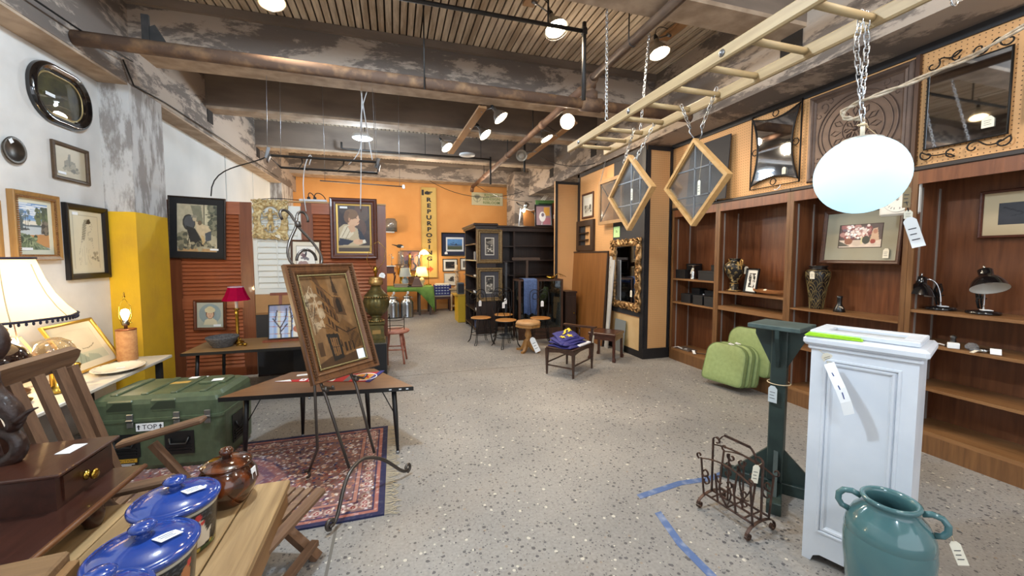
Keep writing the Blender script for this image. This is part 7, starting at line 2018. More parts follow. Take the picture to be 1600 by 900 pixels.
t = thing('glass_oil_font', 'round clear glass lamp font below the fringed shade', 'lamp', (-2.16, 3.30, .601), 0)
MB().lathe([(.07, 0), (.08, .02), (.03, .05), (.03, .2)], 20).build('foot', br, t)
MB().lathe([(.03, .2), (.08, .23), (.10, .28), (.08, .33), (.035, .36)], 24).build('font', glass('font_pane', 'f0e6d2', .3, .02, dirt=.08), t)

# ------------------------------------------------------------------ green military case
og_ = mat('olive_plastic', '4a5640', .36, c2='556249', scale=20, bump=.03, bscale=200)
blkp = mat('black_plastic', '121212', .45)
t = thing('transit_case', 'big olive green military transit case with metal latches', 'case', (-1.20, 3.20, .0125), -R(6))
# local: right front corner at the origin; body runs to -X and +Y
w, d_, zs_, h = .81, .48, .36, .53
def rr(x0, x1, y0, y1, r, z, n=5):
    p = []
    for cx, cy, a0 in ((x1-r, y1-r, 0), (x0+r, y1-r, PI/2), (x0+r, y0+r, PI), (x1-r, y0+r, PI*1.5)):
        for k in range(n+1):
            a = a0+PI/2*k/n; p.append((cx+r*math.cos(a), cy+r*math.sin(a), z))
    return p
MB().loops([rr(-w+.02, -.02, .02, d_-.02, .05, 0), rr(-w+.005, -.005, .005, d_-.005, .05, .03), rr(-w, 0, 0, d_, .05, zs_-.012)], sm=False, cap0=True, cap1=True).build('case_body', og_, t)
MB().loops([rr(-w-.006, .006, -.006, d_+.006, .05, zs_-.010), rr(-w-.006, .006, -.006, d_+.006, .05, zs_+.01), rr(-w, 0, 0, d_, .05, zs_+.012), rr(-w, 0, 0, d_, .05, h-.06), rr(-w+.01, -.01, .01, d_-.01, .05, h-.03), rr(-w+.045, -.045, .045, d_-.045, .05, h-.008)], sm=False, cap0=True, cap1=True).build('lid', og_, t)
for i, x in enumerate((-.68, -.50, -.32, -.14)):
    MB().box((x, d_/2-.01, h-.006), (.045, d_*.78, .022), bv=.009).build('lid_rib', og_, t)
for x in (-.62, -.36):
    o = MB().box((x, .012, h-.075), (.155, .03, .09), bv=.02)
    o.build('moulded_pad', og_, t)
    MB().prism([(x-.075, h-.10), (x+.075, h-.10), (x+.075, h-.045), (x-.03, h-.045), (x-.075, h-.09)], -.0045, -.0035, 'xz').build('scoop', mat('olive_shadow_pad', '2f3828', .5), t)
MB().box((-.17, d_*.62, h-.0), (.18, .16, .03), bv=.012).build('lid_boss', og_, t)
lt = mat('latch_steel', '8a8b88', .35, metal=.85)
for x in (-.755, -.555, -.275, -.085):
    MB().box((x, -.012, zs_+.028), (.038, .014, .04), bv=.003).build('latch_plate', lt, t)
    MB().box((x, -.018, zs_+.004), (.044, .016, .014), bv=.004).build('latch_bar', lt, t)
    MB().box((x, -.012, zs_-.028), (.038, .014, .038), bv=.003).build('latch_plate', lt, t)
for x in (-.60, -.27):
    hr = MB().mm((x-.09, -.004, .10), (x+.09, -.001, .265)).build('handle_recess', blkp, t)
    MB().tube([(x-.06, -.008, .22), (x-.05, -.022, .18), (x+.05, -.022, .18), (x+.06, -.008, .22)], .008, 8).build('carry_handle', blkp, hr)
    for k in range(3): MB().mm((x-.07, -.010, .12+.02*k), (x+.07, -.004, .128+.02*k)).build('recess_rib', blkp, hr)
hr = MB().mm((.001, .13, .09), (.005, .33, .30)).build('handle_recess', blkp, t)
MB().tube([(.008, .17, .24), (.024, .18, .19), (.024, .28, .19), (.008, .29, .24)], .008, 8).build('carry_handle', blkp, hr)
for k in range(4): MB().mm((.005, .15, .11+.02*k), (.012, .31, .118+.02*k)).build('recess_rib', blkp, hr)
tl_ = MB().mm((-.525, -.0095, zs_-.075), (-.36, -.0065, zs_-.022)).build('top_label', whitepaper, t)
text('TOP', .046, (-.4425, -.0098, zs_-.049), (PI/2, 0, 0), inkm, tl_, ext=.0005)
for x in (-.508, -.377):
    MB().prism([(x-.004, zs_-.065), (x+.004, zs_-.065), (x+.004, zs_-.045), (x+.011, zs_-.045), (x, zs_-.03), (x-.011, zs_-.045), (x-.004, zs_-.045)], -.0105, -.0094, 'xz').build('up_arrow', inkm, tl_)
cl_ = MB().mm((-.685, -.0062, .035), (-.525, -.004, .098)).build('caution_label', blkp, t)
MB().mm((-.68, -.0072, .068), (-.53, -.0062, .094)).build('caution_band', mat('caution_yellow', 'c99a28', .5), cl_)
text('CAUTION', .024, (-.60, -.0074, .081), (PI/2, 0, 0), blkp, cl_, ext=.0004)
MB().prism([(-.672, .073), (-.652, .073), (-.662, .090)], -.0078, -.0071, 'xz').build('warning_triangle', blkp, cl_)
st(MB().mm((-.675, -.0068, .055), (-.545, -.0062, .059)).mm((-.675, -.0068, .046), (-.565, -.0062, .05)).build('caution_print', whitepaper, cl_))
MB().box((-.42, .30, h-.0075), (.15, .05, .002), rot=.1).build('yellow_label', mat('faded_yellow_label', 'b8964e', .6), t)
MB().box((-.36, .42, h-.0078), (.12, .05, .002), rot=.05).build('paper_label', whitepaper, t)
MB().box((-.14, .25, h+.016), (.07, .06, .002), rot=.2).build('paper_label', whitepaper, t)

# ------------------------------------------------------------------ table with red shaded lamp
blk_leg = mat('black_steel_leg', '141416', .4)
lam = wood('walnut_laminate', '6a4a30', '7c5838', 0, .4, 3)
lam2 = wood('oak_laminate', '7f603c', '927148', 0, .42, 3)
def splay_legs(t, pts, top, r0=.016, r1=.011, out=.05, c=(0, 0)):
    for x, y in pts:
        v = Vector((x-c[0], y-c[1], 0)).normalized()*out
        MB().tube([(x-v.x*.6, y-v.y*.6, top), (x-v.x*.3, y-v.y*.3, top*.55), (x, y, .02)], [r0, r0, r1], 10).build('leg', blk_leg, t)
        MB().lathe([(r1*1.3, 0), (r1*1.3, .02)], 10, c=(x, y, 0)).build('foot_cap', steel, t)
t = thing('lamp_table', 'low brown laminate table holding the red shaded lamp', 'table', (-1.33, 4.72, 0))
MB().mm((-.63, -.31, .557), (.50, .30, .577)).build('table_top', lam2, t)
MB().loops([[(x, y, z) for x, y in ((-.636, -.316), (.506, -.316), (.506, .306), (-.636, .306))] for z in (.548, .575)], cap0=True, cap1=True).build('edge_band', blackgloss if False else blkp, t)
splay_legs(t, ((-.56, -.24), (.44, -.24), (.44, .24), (-.50, .24)), .55, c=(-.06, 0))
t = thing('stone_bowl', 'grey speckled stone mortar bowl standing on the lamp table', 'bowl', (-1.70, 4.63, .578))
MB().lathe([(.085, 0), (.09, .01), (.115, .05), (.14, .09), (.143, .105), (.13, .108), (.10, .07), (.03, .05)], 28).build('bowl', mat('speckled_granite', '5a5a5c', .8, c2='3c3c40', scale=60, bump=.3), t)
t = thing('brass_lizard', 'small curled brass figure lying beside the stone bowl', 'figure', (-1.535, 4.58, .578))
MB().tube(spiral((0, 0, .012), .05, .02, 0, 4, 14, 'xy'), [.012-.0006*k for k in range(15)], 6).build('body', br, t)
MB().ball((.05, 0, .02), .018).build('head', br, t)
MB().tube([(-.02, 0, .012), (-.01, .01, .06), (.02, .0, .08)], .006, 6).build('tail', br, t)
t = thing('candlestick_lamp', 'slim brass candlestick lamp with a small crimson shade', 'lamp', (-1.615, 4.78, .578))
MB().lathe([(.055, 0), (.058, .012), (.02, .03), (.014, .05), (.016, .30), (.022, .33), (.014, .345), (.03, .36), (.028, .37)], 16).build('candlestick', br, t)
MB().lathe([(.014, .37), (.014, .46)], 14).build('candle_sleeve', whitecord, t)
MB().loops([[(r*math.cos(a), r*math.sin(a), z) for a in [2*PI*(i+.5)/8 for i in range(8)]] for r, z in ((.128, .455), (.10, .51), (.082, .56), (.07, .595))]).build('lamp_shade', shade_mat('crimson_shade', 'a5123e', .35), t)
MB().loops([[(r*math.cos(a), r*math.sin(a), z) for a in [2*PI*(i+.5)/8 for i in range(8)]] for r, z in ((.071, .590), (.072, .60))]).build('shade_trim', mat('lilac_trim', 'b8a0b0', .6), t)
MB().ball((0, 0, .50), .025).build('bulb', bulboff, t)
# small stained glass style painting on a red easel
cv = Canvas(60, 90, 'aab9cf'); cv.noise(.1, 4, 3)
for k in range(7):
    cv.rect(.03+.09*k, 0, .10+.09*k, 1, ['9fb4d8', '7d9acb', 'cfc5a0', 'b9c6e0', '8ea6d2', 'd6cba8', '7f9cd0'][k], .8)
cv.rect(0, .82, .6, 1, '77708c', .7)
for z in (.14, .36, .52, .66, .80): cv.line([(0, z), (.55, z-.02)], .02, 'a2605a')
for p in ([(.3, 0), (.28, .3), (.1, .6)], [(.28, .3), (.42, .6), (.44, .9)], [(.3, .2), (.45, .42)], [(.15, .5), (.2, .85)], [(.55, 0), (.57, .5), (.52, .95)], [(.57, .55), (.72, .8)], [(.57, .65), (.8, .9)]): cv.line(p, .035, '3c3440')
cv.poly([(.6, 0), (1, 0), (1, 1), (.6, .6)], 'd6d2c8').ell(.8, .26, .2, .14, 'b0694a').ell(.78, .42, .2, .06, 'e0dccc').ell(.9, .54, .16, .1, '3c3c3e').line([(.62, .7), (.95, .75)], .02, 'b0685a')
t = picture('winter_painting', 'small bright painting of bare trees on a red tabletop easel', (-1.12, 4.755, .605), .40, .37, cv, fw=.008, fm=mat('dark_edge', '3a342f'), rot=(-R(10), 0, R(4)))
t = thing('red_easel', 'red brown tabletop easel carrying the bright tree painting', 'easel', (-1.12, 4.775, .578), R(4))
rbe = wood('red_brown_board', '6a3420', '7d4128', 0, .4)
MB().mm((-.25, -.06, 0), (.25, .0, .022)).build('ledge', rbe, t)
MB().bar((-.10, .01, .02), (-.10, .14, .50), .03, .012).build('upright', rbe, t)
MB().bar((.10, .01, .02), (.10, .14, .50), .03, .012).build('upright', rbe, t)
MB().bar((-.20, .135, .50), (.20, .135, .50), .02, .03).build('cross_bar', rbe, t)
MB().bar((0, .22, 0), (0, .145, .45), .02, .012).build('rear_leg', rbe, t)
# black cabinet with the brass urn lamp
t = thing('black_cabinet', 'low black cabinet with a glass top under the green brass urn lamp', 'cabinet', (-.40, 5.22, 0))
MB().mm((-.75, -.20, .0), (.28, .2, .42)).build('body', mat('black_cabinet_paint', '141315', .45), t)
MB().mm((-.76, -.21, .42), (.29, .21, .43)).build('glass_top', mat('grey_glass_top', '5d5a55', .08), t)
for x in (-.42, -.06, .12): MB().mm((x, -.206, .03), (x+.012, -.2, .40)).build('front_strip', mat('dark_grey_strip', '3a393c', .4, metal=.5), t)
MB().mm((-.05, -.2105, .425), (.09, -.209, .44)).build('price_label', whitepaper, t)
gb = mat('green_gold_metal', '6b5c30', .4, metal=.55, c2='4f4a2c', scale=30)
t = thing('urn_lamp', 'tall green gold urn shaped lamp base without a shade', 'lamp', (-.235, 5.16, .431))
MB().loops([[(sx*r, sy*r, z) for sx, sy in ((-1, -1), (1, -1), (1, 1), (-1, 1))] for z, r in ((0, .105), (.035, .105), (.045, .09), (.21, .085), (.225, .10), (.25, .10))], cap0=True, cap1=True).build('plinth', gb, t)
MB().box((0, -.087, .13), (.10, .01, .05), bv=.004).build('plinth_relief', goldm, t)
MB().lathe([(.085, .25), (.088, .265), (.06, .28), (.055, .31), (.08, .33)], 28).build('foot', gb, t)
MB().lathe([(.08, .33), (.125, .38), (.155, .45), (.158, .50), (.14, .56)], 48, flute=16, fd=.06).build('fluted_body', gb, t)
MB().lathe([(.142, .56), (.146, .575), (.11, .61), (.07, .66), (.055, .70)], 32).build('shoulder', gb, t)
MB().lathe([(.055, .70), (.085, .715), (.088, .76), (.07, .78), (.085, .80), (.04, .81)], 24, flute=12, fd=.08).build('collar', goldm, t)
st_m = MB()
for k in range(28): a = 2*PI*k/28; st_m.ball((.143*math.cos(a), .143*math.sin(a), .565), .009, 6)
for k in range(20): a = 2*PI*k/20; st_m.ball((.088*math.cos(a), .088*math.sin(a), .262), .008, 6)
st(st_m.build('beading', goldm, t))
MB().lathe([(.014, .81), (.014, .86), (.026, .87), (.024, .93), (.012, .94)], 14).build('socket', br, t)
MB().tube([(-.03, 0, .90), (-.10, 0, 1.02), (-.05, 0, 1.2), (.04, 0, 1.25), (.13, 0, 1.15), (.10, 0, 1.0), (.03, 0, .90)], .003, 6).build('harp', br, t)
price_tag(t, (.09, -.05, .86), .06, .07, rot=(0, .3, 0), m=whitepaper)
t = thing('small_statuette', 'small white and gold statuette beside the green gold urn lamp', 'figure', (-.48, 5.2, .431))
MB().lathe([(.06, 0), (.06, .03), (.03, .05), (.045, .2), (.05, .32), (.03, .38)], 16).build('body', cp, t)
MB().ball((0, 0, .44), .035).build('head', cp, t)
MB().lathe([(.07, .25), (.09, .28), (.085, .285), (.05, .26)], 18).build('bowl', goldm, t)

# ------------------------------------------------------------------ trapezoid table
t = thing('trapezoid_table', 'trapezoid brown school table with black folding legs', 'table', (0, 0, 0))
TP = [(-1.175, 3.095), (.112, 2.955), (-.19, 3.53), (-.845, 3.615)]
MB().prism(TP, .512, .531, 'xy').build('table_top', lam, t)
cx, cy = sum(p[0] for p in TP)/4, sum(p[1] for p in TP)/4
out = [(cx+(x-cx)*1.006, cy+(y-cy)*1.012) for x, y in TP]
MB().loops([[(x, y, z) for x, y in out] for z in (.500, .530)], cap0=True, cap1=True).build('edge_band', blkp, t)
splay_legs(t, ((-.005, 3.03), (-1.06, 3.17), (-.76, 3.54), (-.235, 3.49)), .50, .019, .011, .04, (cx, cy))
for a, b in (((-.02, 3.03, .30), (-.12, 3.06, .50)), ((-1.04, 3.17, .30), (-.93, 3.17, .50))):
    MB().tube([a, b], .004, 6).build('folding_brace', blk_leg, t)
for x in (-.05, .02, .07): MB().box((x, 2.955+(.112-x)*.109-.0075, .517), (.018, .002, .008)).build('edge_chip', whitecord, t)
t = thing('pennant', 'red and white felt pennant with a navy edge lying on the trapezoid table', 'pennant', (0, 0, .5315))
red = mat('red_felt', 'b02a2e', .85); 
MB().prism([(-.90, 3.36), (-.23, 3.17), (-.13, 3.41)], 0, .004, 'xy').build('felt', red, t)
MB().prism([(-.235, 3.16), (-.20, 3.15), (-.10, 3.42), (-.135, 3.425)], .001, .006, 'xy').build('navy_edge', navy, t)
MB().prism([(-.90, 3.355), (-.78, 3.325), (-.80, 3.375)], .004, .0065, 'xy').build('pennant_tip', whitepaper, t)
wr = MB().prism([(-.40, 3.215), (-.36, 3.205), (-.32, 3.37), (-.36, 3.38)], .004, .0055, 'xy'); wr.build('grey_band', mat('grey_felt', '6d6a70', .8), t)
MB().lathe([(.085, .004), (.085, .0055)], 28, c=(-.245, 3.285, 0)).build('emblem_disc', mat('emblem_gold', 'd89a3c', .7), t)
MB().torus((-.245, 3.285, .005), .088, .004, 'xy', 28, 5).build('emblem_ring', whitepaper, t)
MB().prism(star((-.245, 3.285), .055, .4), .0055, .0065, 'xy').build('emblem_mark', red, t)
for k in range(4):
    x = -.70+.07*k; y = 3.34-.02*k
    MB().box((x, y, .005), (.045, .05+.004*k, .0015), rot=-.25).build('white_letter_block', whitepaper, t)
    MB().box((x, y, .006), (.018, .02, .001), rot=-.25).build('letter_gap', red, t)
t = thing('paper_slip', 'white paper slip at the back of the trapezoid table', 'paper', (-.70, 3.50, .5315), .1)
MB().mm((-.08, -.02, 0), (.08, .02, .002)).build('slip', whitepaper, t)

# ------------------------------------------------------------------ rug
X0, X1, Y0, Y1 = -1.95, -.085, 2.30, 3.53
W, H = 320, 210
cv = Canvas(W, H, '7d5d5a')
def rf(x, y):  # helper: symmetrical rug field in 0..1
    return x, y
cv.noise(.3, 12, 1)
q = random.Random(4)
pal = ['a8705c', '30325a', 'c09a8a', '5d3442', 'cfc2ba', '44446e', '96604e', 'd8ccc4', '80586c', 'c4bac4', 'e0d8d2', 'b98a70']
for i in range(4200):
    x, y = q.random(), q.random(); r = .0042*q.uniform(.6, 1.6)
    cv.ell(x, y, r, r*W/H*.9, q.choice(pal))
for i in range(420):
    x, y = q.uniform(.12, .88), q.uniform(.18, .82); a = q.uniform(0, PI); l = q.uniform(.01, .025)
    cv.line([(x, y), (x+l*math.cos(a), y+l*math.sin(a)*W/H)], .004, q.choice(['cfc2bc', '1f2144', 'c98a6a', '8a3a34']))
cx, cy = .5, .5
for rx, c in ((.17, '23254a'), (.155, 'a8685a'), (.12, '34365e'), (.085, 'b98e80'), (.05, '6a2c34')):
    cv.poly([(cx-rx, cy), (cx-rx*.5, cy+rx*1.1), (cx, cy+rx*1.6), (cx+rx*.5, cy+rx*1.1), (cx+rx, cy), (cx+rx*.5, cy-rx*1.1), (cx, cy-rx*1.6), (cx-rx*.5, cy-rx*1.1)], c, .42)
b = lambda m, c, o: [cv.rect(0, 0, 1, m*W/H, c, o), cv.rect(0, 1-m*W/H, 1, 1, c, o), cv.rect(0, 0, m, 1, c, o), cv.rect(1-m, 0, 1, 1, c, o)]
def ringband(m0, m1, c, o):
    for (x0, y0, x1, y1) in ((m0, m0*W/H, 1-m0, m1*W/H), (m0, 1-m1*W/H, 1-m0, 1-m0*W/H), (m0, m1*W/H, m1, 1-m1*W/H), (1-m1, m1*W/H, 1-m0, 1-m1*W/H)): cv.rect(x0, y0, x1, y1, c, o)
ringband(.0, .018, '1f2448', .95); ringband(.018, .032, 'a8685a', .7); ringband(.032, .036, '23254a', .9); ringband(.085, .089, '23254a', .9); ringband(.089, .10, 'b07a68', .7); ringband(.10, .103, '23254a', .8)
for i in range(26):
    for y in (.06*W/H, 1-.06*W/H):
        x = .06+.88*i/25; cv.ell(x, y, .014, .014*W/H, 'b9a49a', .8); cv.ell(x, y, .008, .008*W/H, '8a3a40'); cv.ell(x, y, .003, .003*W/H, 'd8cbbc')
for i in range(15):
    for x in (.06, .94):
        y = .12+.76*i/14; cv.ell(x, y, .014, .014*W/H, 'b9a49a', .8); cv.ell(x, y, .008, .008*W/H, '8a3a40'); cv.ell(x, y, .003, .003*W/H, 'd8cbbc')
t = thing('oriental_rug', 'worn red and blue oriental rug with pale fringe on the floor', 'rug', ((X0+X1)/2, (Y0+Y1)/2, 0))
MB().mm((X0-(X0+X1)/2, -(Y1-Y0)/2, 0), (X1-(X0+X1)/2, (Y1-Y0)/2, .010)).build('rug_base', mat('rug_edge_blue', '20254a', .95), t)
artplane('woven_pile', cv, X1-X0, Y1-Y0, t, (0, -(Y1-Y0)/2, .0112), rough=.97, rot=(-PI/2, 0, 0), fn=lambda x, y, z: (x, -.0008*math.sin(x*9)*math.sin(z*7), z))
m = MB()
for i in range(150):
    y = -(Y1-Y0)/2+(Y1-Y0)*i/149; L_ = q.uniform(.05, .10); a = q.uniform(-.35, .35)
    x0 = (X1-X0)/2
    m.tube([(x0, y, .006), (x0+L_*.5*math.cos(a), y+L_*.5*math.sin(a), .004), (x0+L_*math.cos(a*1.8), y+L_*math.sin(a*1.8), .003)], .0022, 3, caps=False)
st(m.build('fringe', mat('rug_fringe', 'b0a48e', .95), t))

# ------------------------------------------------------------------ iron easel with the painting
ei = mat('brushed_iron', '5c5652', .35, metal=.8)
A0, A1 = Vector((-.35, 2.233, 0)), Vector((.049, 2.676, 0))
dv = (A1-A0).normalized(); nv = Vector((dv.y, -dv.x, 0)); mid = (A0+A1)/2
t = thing('display_easel', 'tall wrought iron display easel with curled feet and heart scroll top', 'easel', mid, math.atan2(dv.y, dv.x))
# local: X along the front, -Y to the viewer
hw_ = (A1-A0).length/2; tl = math.tan(R(20))
zo = .0125
def E_(x, z, off=0): return Vector((x, z*tl+off, z))
arch = bez((-hw_-.02, 0, .03+zo), (-hw_+.09, .01, .0+zo), (-hw_+.05, .03, .30), (0, .075, .255), 12)+bez((0, .075, .255), (hw_-.12, .03, .22), (hw_-.05, .01, .0+zo), (hw_+.02, 0, .03+zo), 12)[1:]
MB().tube(arch, .011, 8).build('foot_arch', ei, t)
for s in (-1, 1):
    MB().tube(spiral((s*(hw_+.012), 0, .045+zo), .030, .018, -PI/2, -PI/2+s*4.6, 14), .010, 8).build('foot_curl', ei, t)
for s in (-1, 1):
    MB().tube([E_(s*.10, .24), E_(s*.115, .66, .012), E_(s*.112, .78, .04), E_(s*.06, 1.38, .04), E_(s*.045, 1.42, .03)], .009, 8).build('upright', ei, t)
    MB().tube([E_(s*.115, .70), E_(s*.115, .70, -.02)], .017, 10).build('support_collar', ei, t)
    MB().tube([E_(s*.115, .712, .02), E_(s*.115, .712, -.08), E_(s*.135, .735, -.10)], .008, 8).build('picture_rest', ei, t)
    top = bez(E_(s*.045, 1.42), E_(s*.14, 1.44), E_(s*.15, 1.52), E_(s*.03, 1.66), 10)+bez(E_(s*.03, 1.66), E_(0, 1.70), E_(-s*.01, 1.72), E_(s*.01, 1.735), 5)[1:]+bez(E_(s*.01, 1.735), E_(s*.03, 1.83), E_(s*.12, 1.80), E_(s*.09, 1.73), 8)[1:]
    MB().tube(top, .009, 8).build('heart_scroll', ei, t)
    MB().tube(arc(E_(s*.0, 1.47), .07, 0 if s > 0 else PI, PI/2, 8, 'xz'), .009, 8).build('inner_arch', ei, t)
MB().tube([E_(0, 1.69, -.012), E_(0, 1.72, -.012)], .018, 8).build('top_clasp', ei, t)
MB().tube([E_(0, 1.40), Vector((-.03, .45, .25)), Vector((-.03, .545, .05+zo))], .009, 8).build('rear_leg', ei, t)
MB().tube(spiral((-.03, .56, .045+zo), .03, .016, -PI/2, -PI/2-4.5, 12, 'yz'), .009, 8).build('foot_curl', ei, t)
cv = Canvas(110, 160, '7d5a36'); cv.noise(.45, 6, 21)
cv.poly([(.25, 1), (.55, 1), (.62, .3), (.60, .1), (.35, .12)], '7a5228').poly([(.0, .0), (1, 0), (1, .14), (.62, .10), (.3, .12), (0, .05)], '4a3018')
cv.poly([(.28, 1), (.36, 1), (.62, .52), (.6, .44)], '5a3818')
for r in range(4):
    for k in range(4):
        x = .34+.055*k+.035*r; z = .88-.17*r-.045*k
        cv.poly([(x, z), (x+.035, z-.03), (x+.03, z-.10), (x-.005, z-.075)], '35200e')
for r in range(5): cv.line([(.26+.03*r, .97-.17*r), (.62, .74-.14*r)], .012, '3a2410')
cv.poly([(.60, .56), (.60, .70), (.66, .78), (.66, .98), (.69, .98), (.70, .80), (.78, .72), (.82, .52)], '4f331a').poly([(.64, .80), (.67, 1), (.74, .78)], '2f1d0d').ell(.70, .66, .05, .07, '1d130a').rect(.66, .57, .75, .66, '1d130a').line([(.60, .76), (.80, .74)], .018, '8a6034')
cv.poly([(.55, .40), (.70, .50), (.95, .36), (.98, .16), (.6, .12)], '6b4824').line([(.55, .42), (.72, .34), (.95, .37)], .02, '2a1a0c')
for k in range(8): cv.line([(.74+.03*k, .40-.012*k), (.76+.03*k, .16)], .014, '2f1d0d')
for k in range(3): cv.rect(.62+.08*k, .14, .66+.08*k, .24, '2a1a0c')
cv.poly([(.30, .36), (.54, .34), (.56, .08), (.34, .06)], '1f1a14').poly([(.36, .31), (.50, .30), (.51, .12), (.38, .11)], '7d5630')
for k in range(3): cv.line([(.39+.04*k, .31), (.40+.04*k, .11)], .012, '2a1d10')
cv.line([(.36, .21), (.51, .20)], .01, '2a1d10').rect(.10, .14, .20, .28, '4a3018').rect(.05, .66, .13, .74, '2a2018')
cv.blobs(40, ['b39a78', 'a58a68', 'c2ad8c', '6d5236'], (.04, .42, .34, .80), .05, 6, .45)
for k in range(16): cv.line([(q.uniform(.05, .35), q.uniform(.35, .8)), (q.uniform(.02, .4), q.uniform(.4, .9))], .010, q.choice(['4a3018', 'b09a7c', '3a2614']))
cv.noise(.3, 14, 31); cv.a *= .78
a_ = R(44)
t = picture('street_painting', 'brown carved street scene with a church spire, displayed on the iron easel', (-.31, 2.6715, .735), .494, .75, cv, fw=.07, prof=[(0, 0), (0, -.03), (.006, -.036), (.014, -.034), (.018, -.028), (.040, -.024), (.046, -.030), (.056, -.026), (.07, -.012), (.07, -.004)], fm=wood('carved_walnut_frame', '4a2c18', '6d4628', 2, .35), rot=(-R(20), 0, a_), sticker=(.14, .115, .055, .065))
m = MB()
for i in range(60):
    z = .075+.60*i/59
    for s in (-1, 1): m.ball((s*.172, -.02, z), .006, 5)
for i in range(36):
    x = -.17+.34*i/35
    for z in (.076, .674): m.ball((x, -.02, z), .006, 5)
st(m.build('rope_beading', mat('old_gilt_bead', '8a7a50', .4, metal=.5), t))
m = MB()
for i in range(40):
    z = .03+.69*i/39
    for s in (-1, 1): m.box((s*.218, -.031, z), (.018, .006, .010), rot=(0, .5*s, 0))
st(m.build('frame_carving', wood('carved_dark', '35200f', '4a2f1a', 2, .4), t))

# ------------------------------------------------------------------ old plank bench with pots
pk_ = wood('scrubbed_pine', '866a47', 'b39468', 1, .6, 2.2, bump=.2)
pkd = wood('old_pine_edge', '7a5832', '916c42', 1, .6, 3)
t = thing('plank_bench', 'rough pine plank bench holding the blue canisters and brown pot', 'bench', (0, 0, 0))
xs = [-.488, -.640, -.86, -1.08, -1.30, -1.56]
for a, b_ in zip(xs[:-1], xs[1:]):
    MB().box(((a+b_)/2, 1.43, .4325), (a-b_-.006, 1.16, .035), bv=.005).build('plank', pk_, t)
MB().mm((-.515, .9, .32), (-.493, 1.96, .4145)).build('side_board', pkd, t)
MB().mm((-1.53, .9, .32), (-1.508, 1.96, .4145)).build('side_board', pkd, t)
for y in (1.0, 1.80):
    for x in (-.60, -1.44): MB().mm((x-.03, y-.03, 0), (x+.03, y+.03, .4145)).build('leg', pkd, t)
    MB().mm((-1.50, y-.02, .33), (-.52, y+.02, .41)).build('cross_beam', pkd, t)
cob = mat('cobalt_glaze', '233f8a', .12, coat=.6)
def rooster_art(seed):
    W_, H_ = 150, 40
    cv = Canvas(W_, H_, '1c1e22'); cv.noise(.25, 6, seed)
    for r in range(7):
        for c in range(34):
            x, y = (c+.5*(r % 2))/34, .30+.11*r
            cv.line([(x-.012, y), (x-.006, y+.05), (x+.006, y+.05), (x+.012, y)], .003, '565a60', .7)
    for k in range(5):
        x = .05+.2*k
        if k % 2 == seed % 2:
            cv.poly([(x-.03, .1), (x-.035, .4), (x-.01, .6), (x+.0, .75), (x+.02, .72), (x+.045, .4), (x+.07, .5), (x+.06, .15)], 'd8d0c0').ell(x+.0, .82, .015, .09, 'c03a3a').ell(x+.02, .66, .008, .05, 'c03a3a')
        else:
            cv.ell(x, .35, .05, .3, '9a5a3c').ell(x+.045, .55, .025, .22, 'b0744c').poly([(x-.04, .1), (x-.05, .35), (x+.02, .4), (x+.05, .12)], '8a2a2c').ell(x+.06, .78, .012, .08, 'c03a3a')
    cv.rect(0, 0, 1, .10, '3a4a2a').blobs(60, ['6a7a3c', 'b8a04a', '44542c'], (0, .02, 1, .14), .012, seed)
    cv.rect(0, .96, 1, 1, 'b9b4a4'); return cv
def canister(label, x, y, hb, rr_, seed, lab_rot):
    t = thing('canister', label, 'canister', (x, y, .4505), lab_rot, 'blue lidded canisters with a rooster band')
    MB().lathe([(rr_*.80, 0), (rr_*.84, .006), (rr_*.95, hb)], 40).build('inner_body', mat('dark_enamel', '1a1b1e', .2), t)
    cv = rooster_art(seed)
    def fn(px, py, pz):
        a = px/(2*PI)*2*PI; f = pz/(hb-.012); r = rr_*(.845+.112*f)+.001
        return (r*math.sin(a), -r*math.cos(a), pz)
    artplane('rooster_band', cv, 2*PI, hb-.012, t, (0, 0, .006), rough=.2, fn=fn)
    MB().lathe([(rr_*1.0, hb-.002), (rr_*1.035, hb+.004), (rr_*1.035, hb+.014), (rr_*.98, hb+.02), (rr_*.94, hb+.018), (rr_*.9, hb+.024), (rr_*.6, hb+.042), (rr_*.25, hb+.05), (.02, hb+.052)], 48).build('lid', cob, t)
    ld = t.children[-1] if t.children[-1].name.startswith('lid') else [c for c in t.children if c.name.startswith('lid')][0]
    MB().lathe([(.022, hb+.05), (.016, hb+.058), (.017, hb+.066), (.032, hb+.074), (.034, hb+.082), (.024, hb+.090), (.004, hb+.092)], 24).build('lid_knob', cob, ld)
    sl = Matrix.Translation((rr_*.50, -.02, hb+.0465)) @ Euler((0, .16, .9)).to_matrix().to_4x4()
    pl_ = MB().box((0, 0, 0), (.06, .04, .002), M=sl).build('price_label', whitepaper, ld)
    st(MB().box((0, .008, .0014), (.042, .004, .001), M=sl).box((-.004, -.002, .0014), (.034, .004, .001), M=sl).box((0, -.011, .0014), (.03, .003, .001), M=sl).build('label_writing', mat('grey_ink', '8a90a0', .8), ld))
    return t
canister('blue lidded canister farthest from the camera, beside the brown pot', -.770, 1.645, .168, .127, 1, .0)
canister('largest looking blue canister, in the middle of the three', -.735, 1.388, .165, .130, 2, .1)
canister('narrower blue canister cut off by the bottom edge, nearest the camera', -.705, 1.158, .195, .098, 1, .2)
t = thing('lidded_pot', 'glossy mottled brown pottery pot with a knobbed lid on the bench', 'pot', (-.700, 1.893, .4505))
brg = mat('mottled_brown_glaze', '34180d', .1, c2='6b3518', scale=7, detail=4, lo=.42, hi=.62, coat=.7, dist=1.5)
MB().lathe([(.062, 0), (.066, .005), (.095, .05), (.112, .09), (.108, .125), (.088, .155), (.080, .165), (.084, .170)], 48).build('pot_body', brg, t)
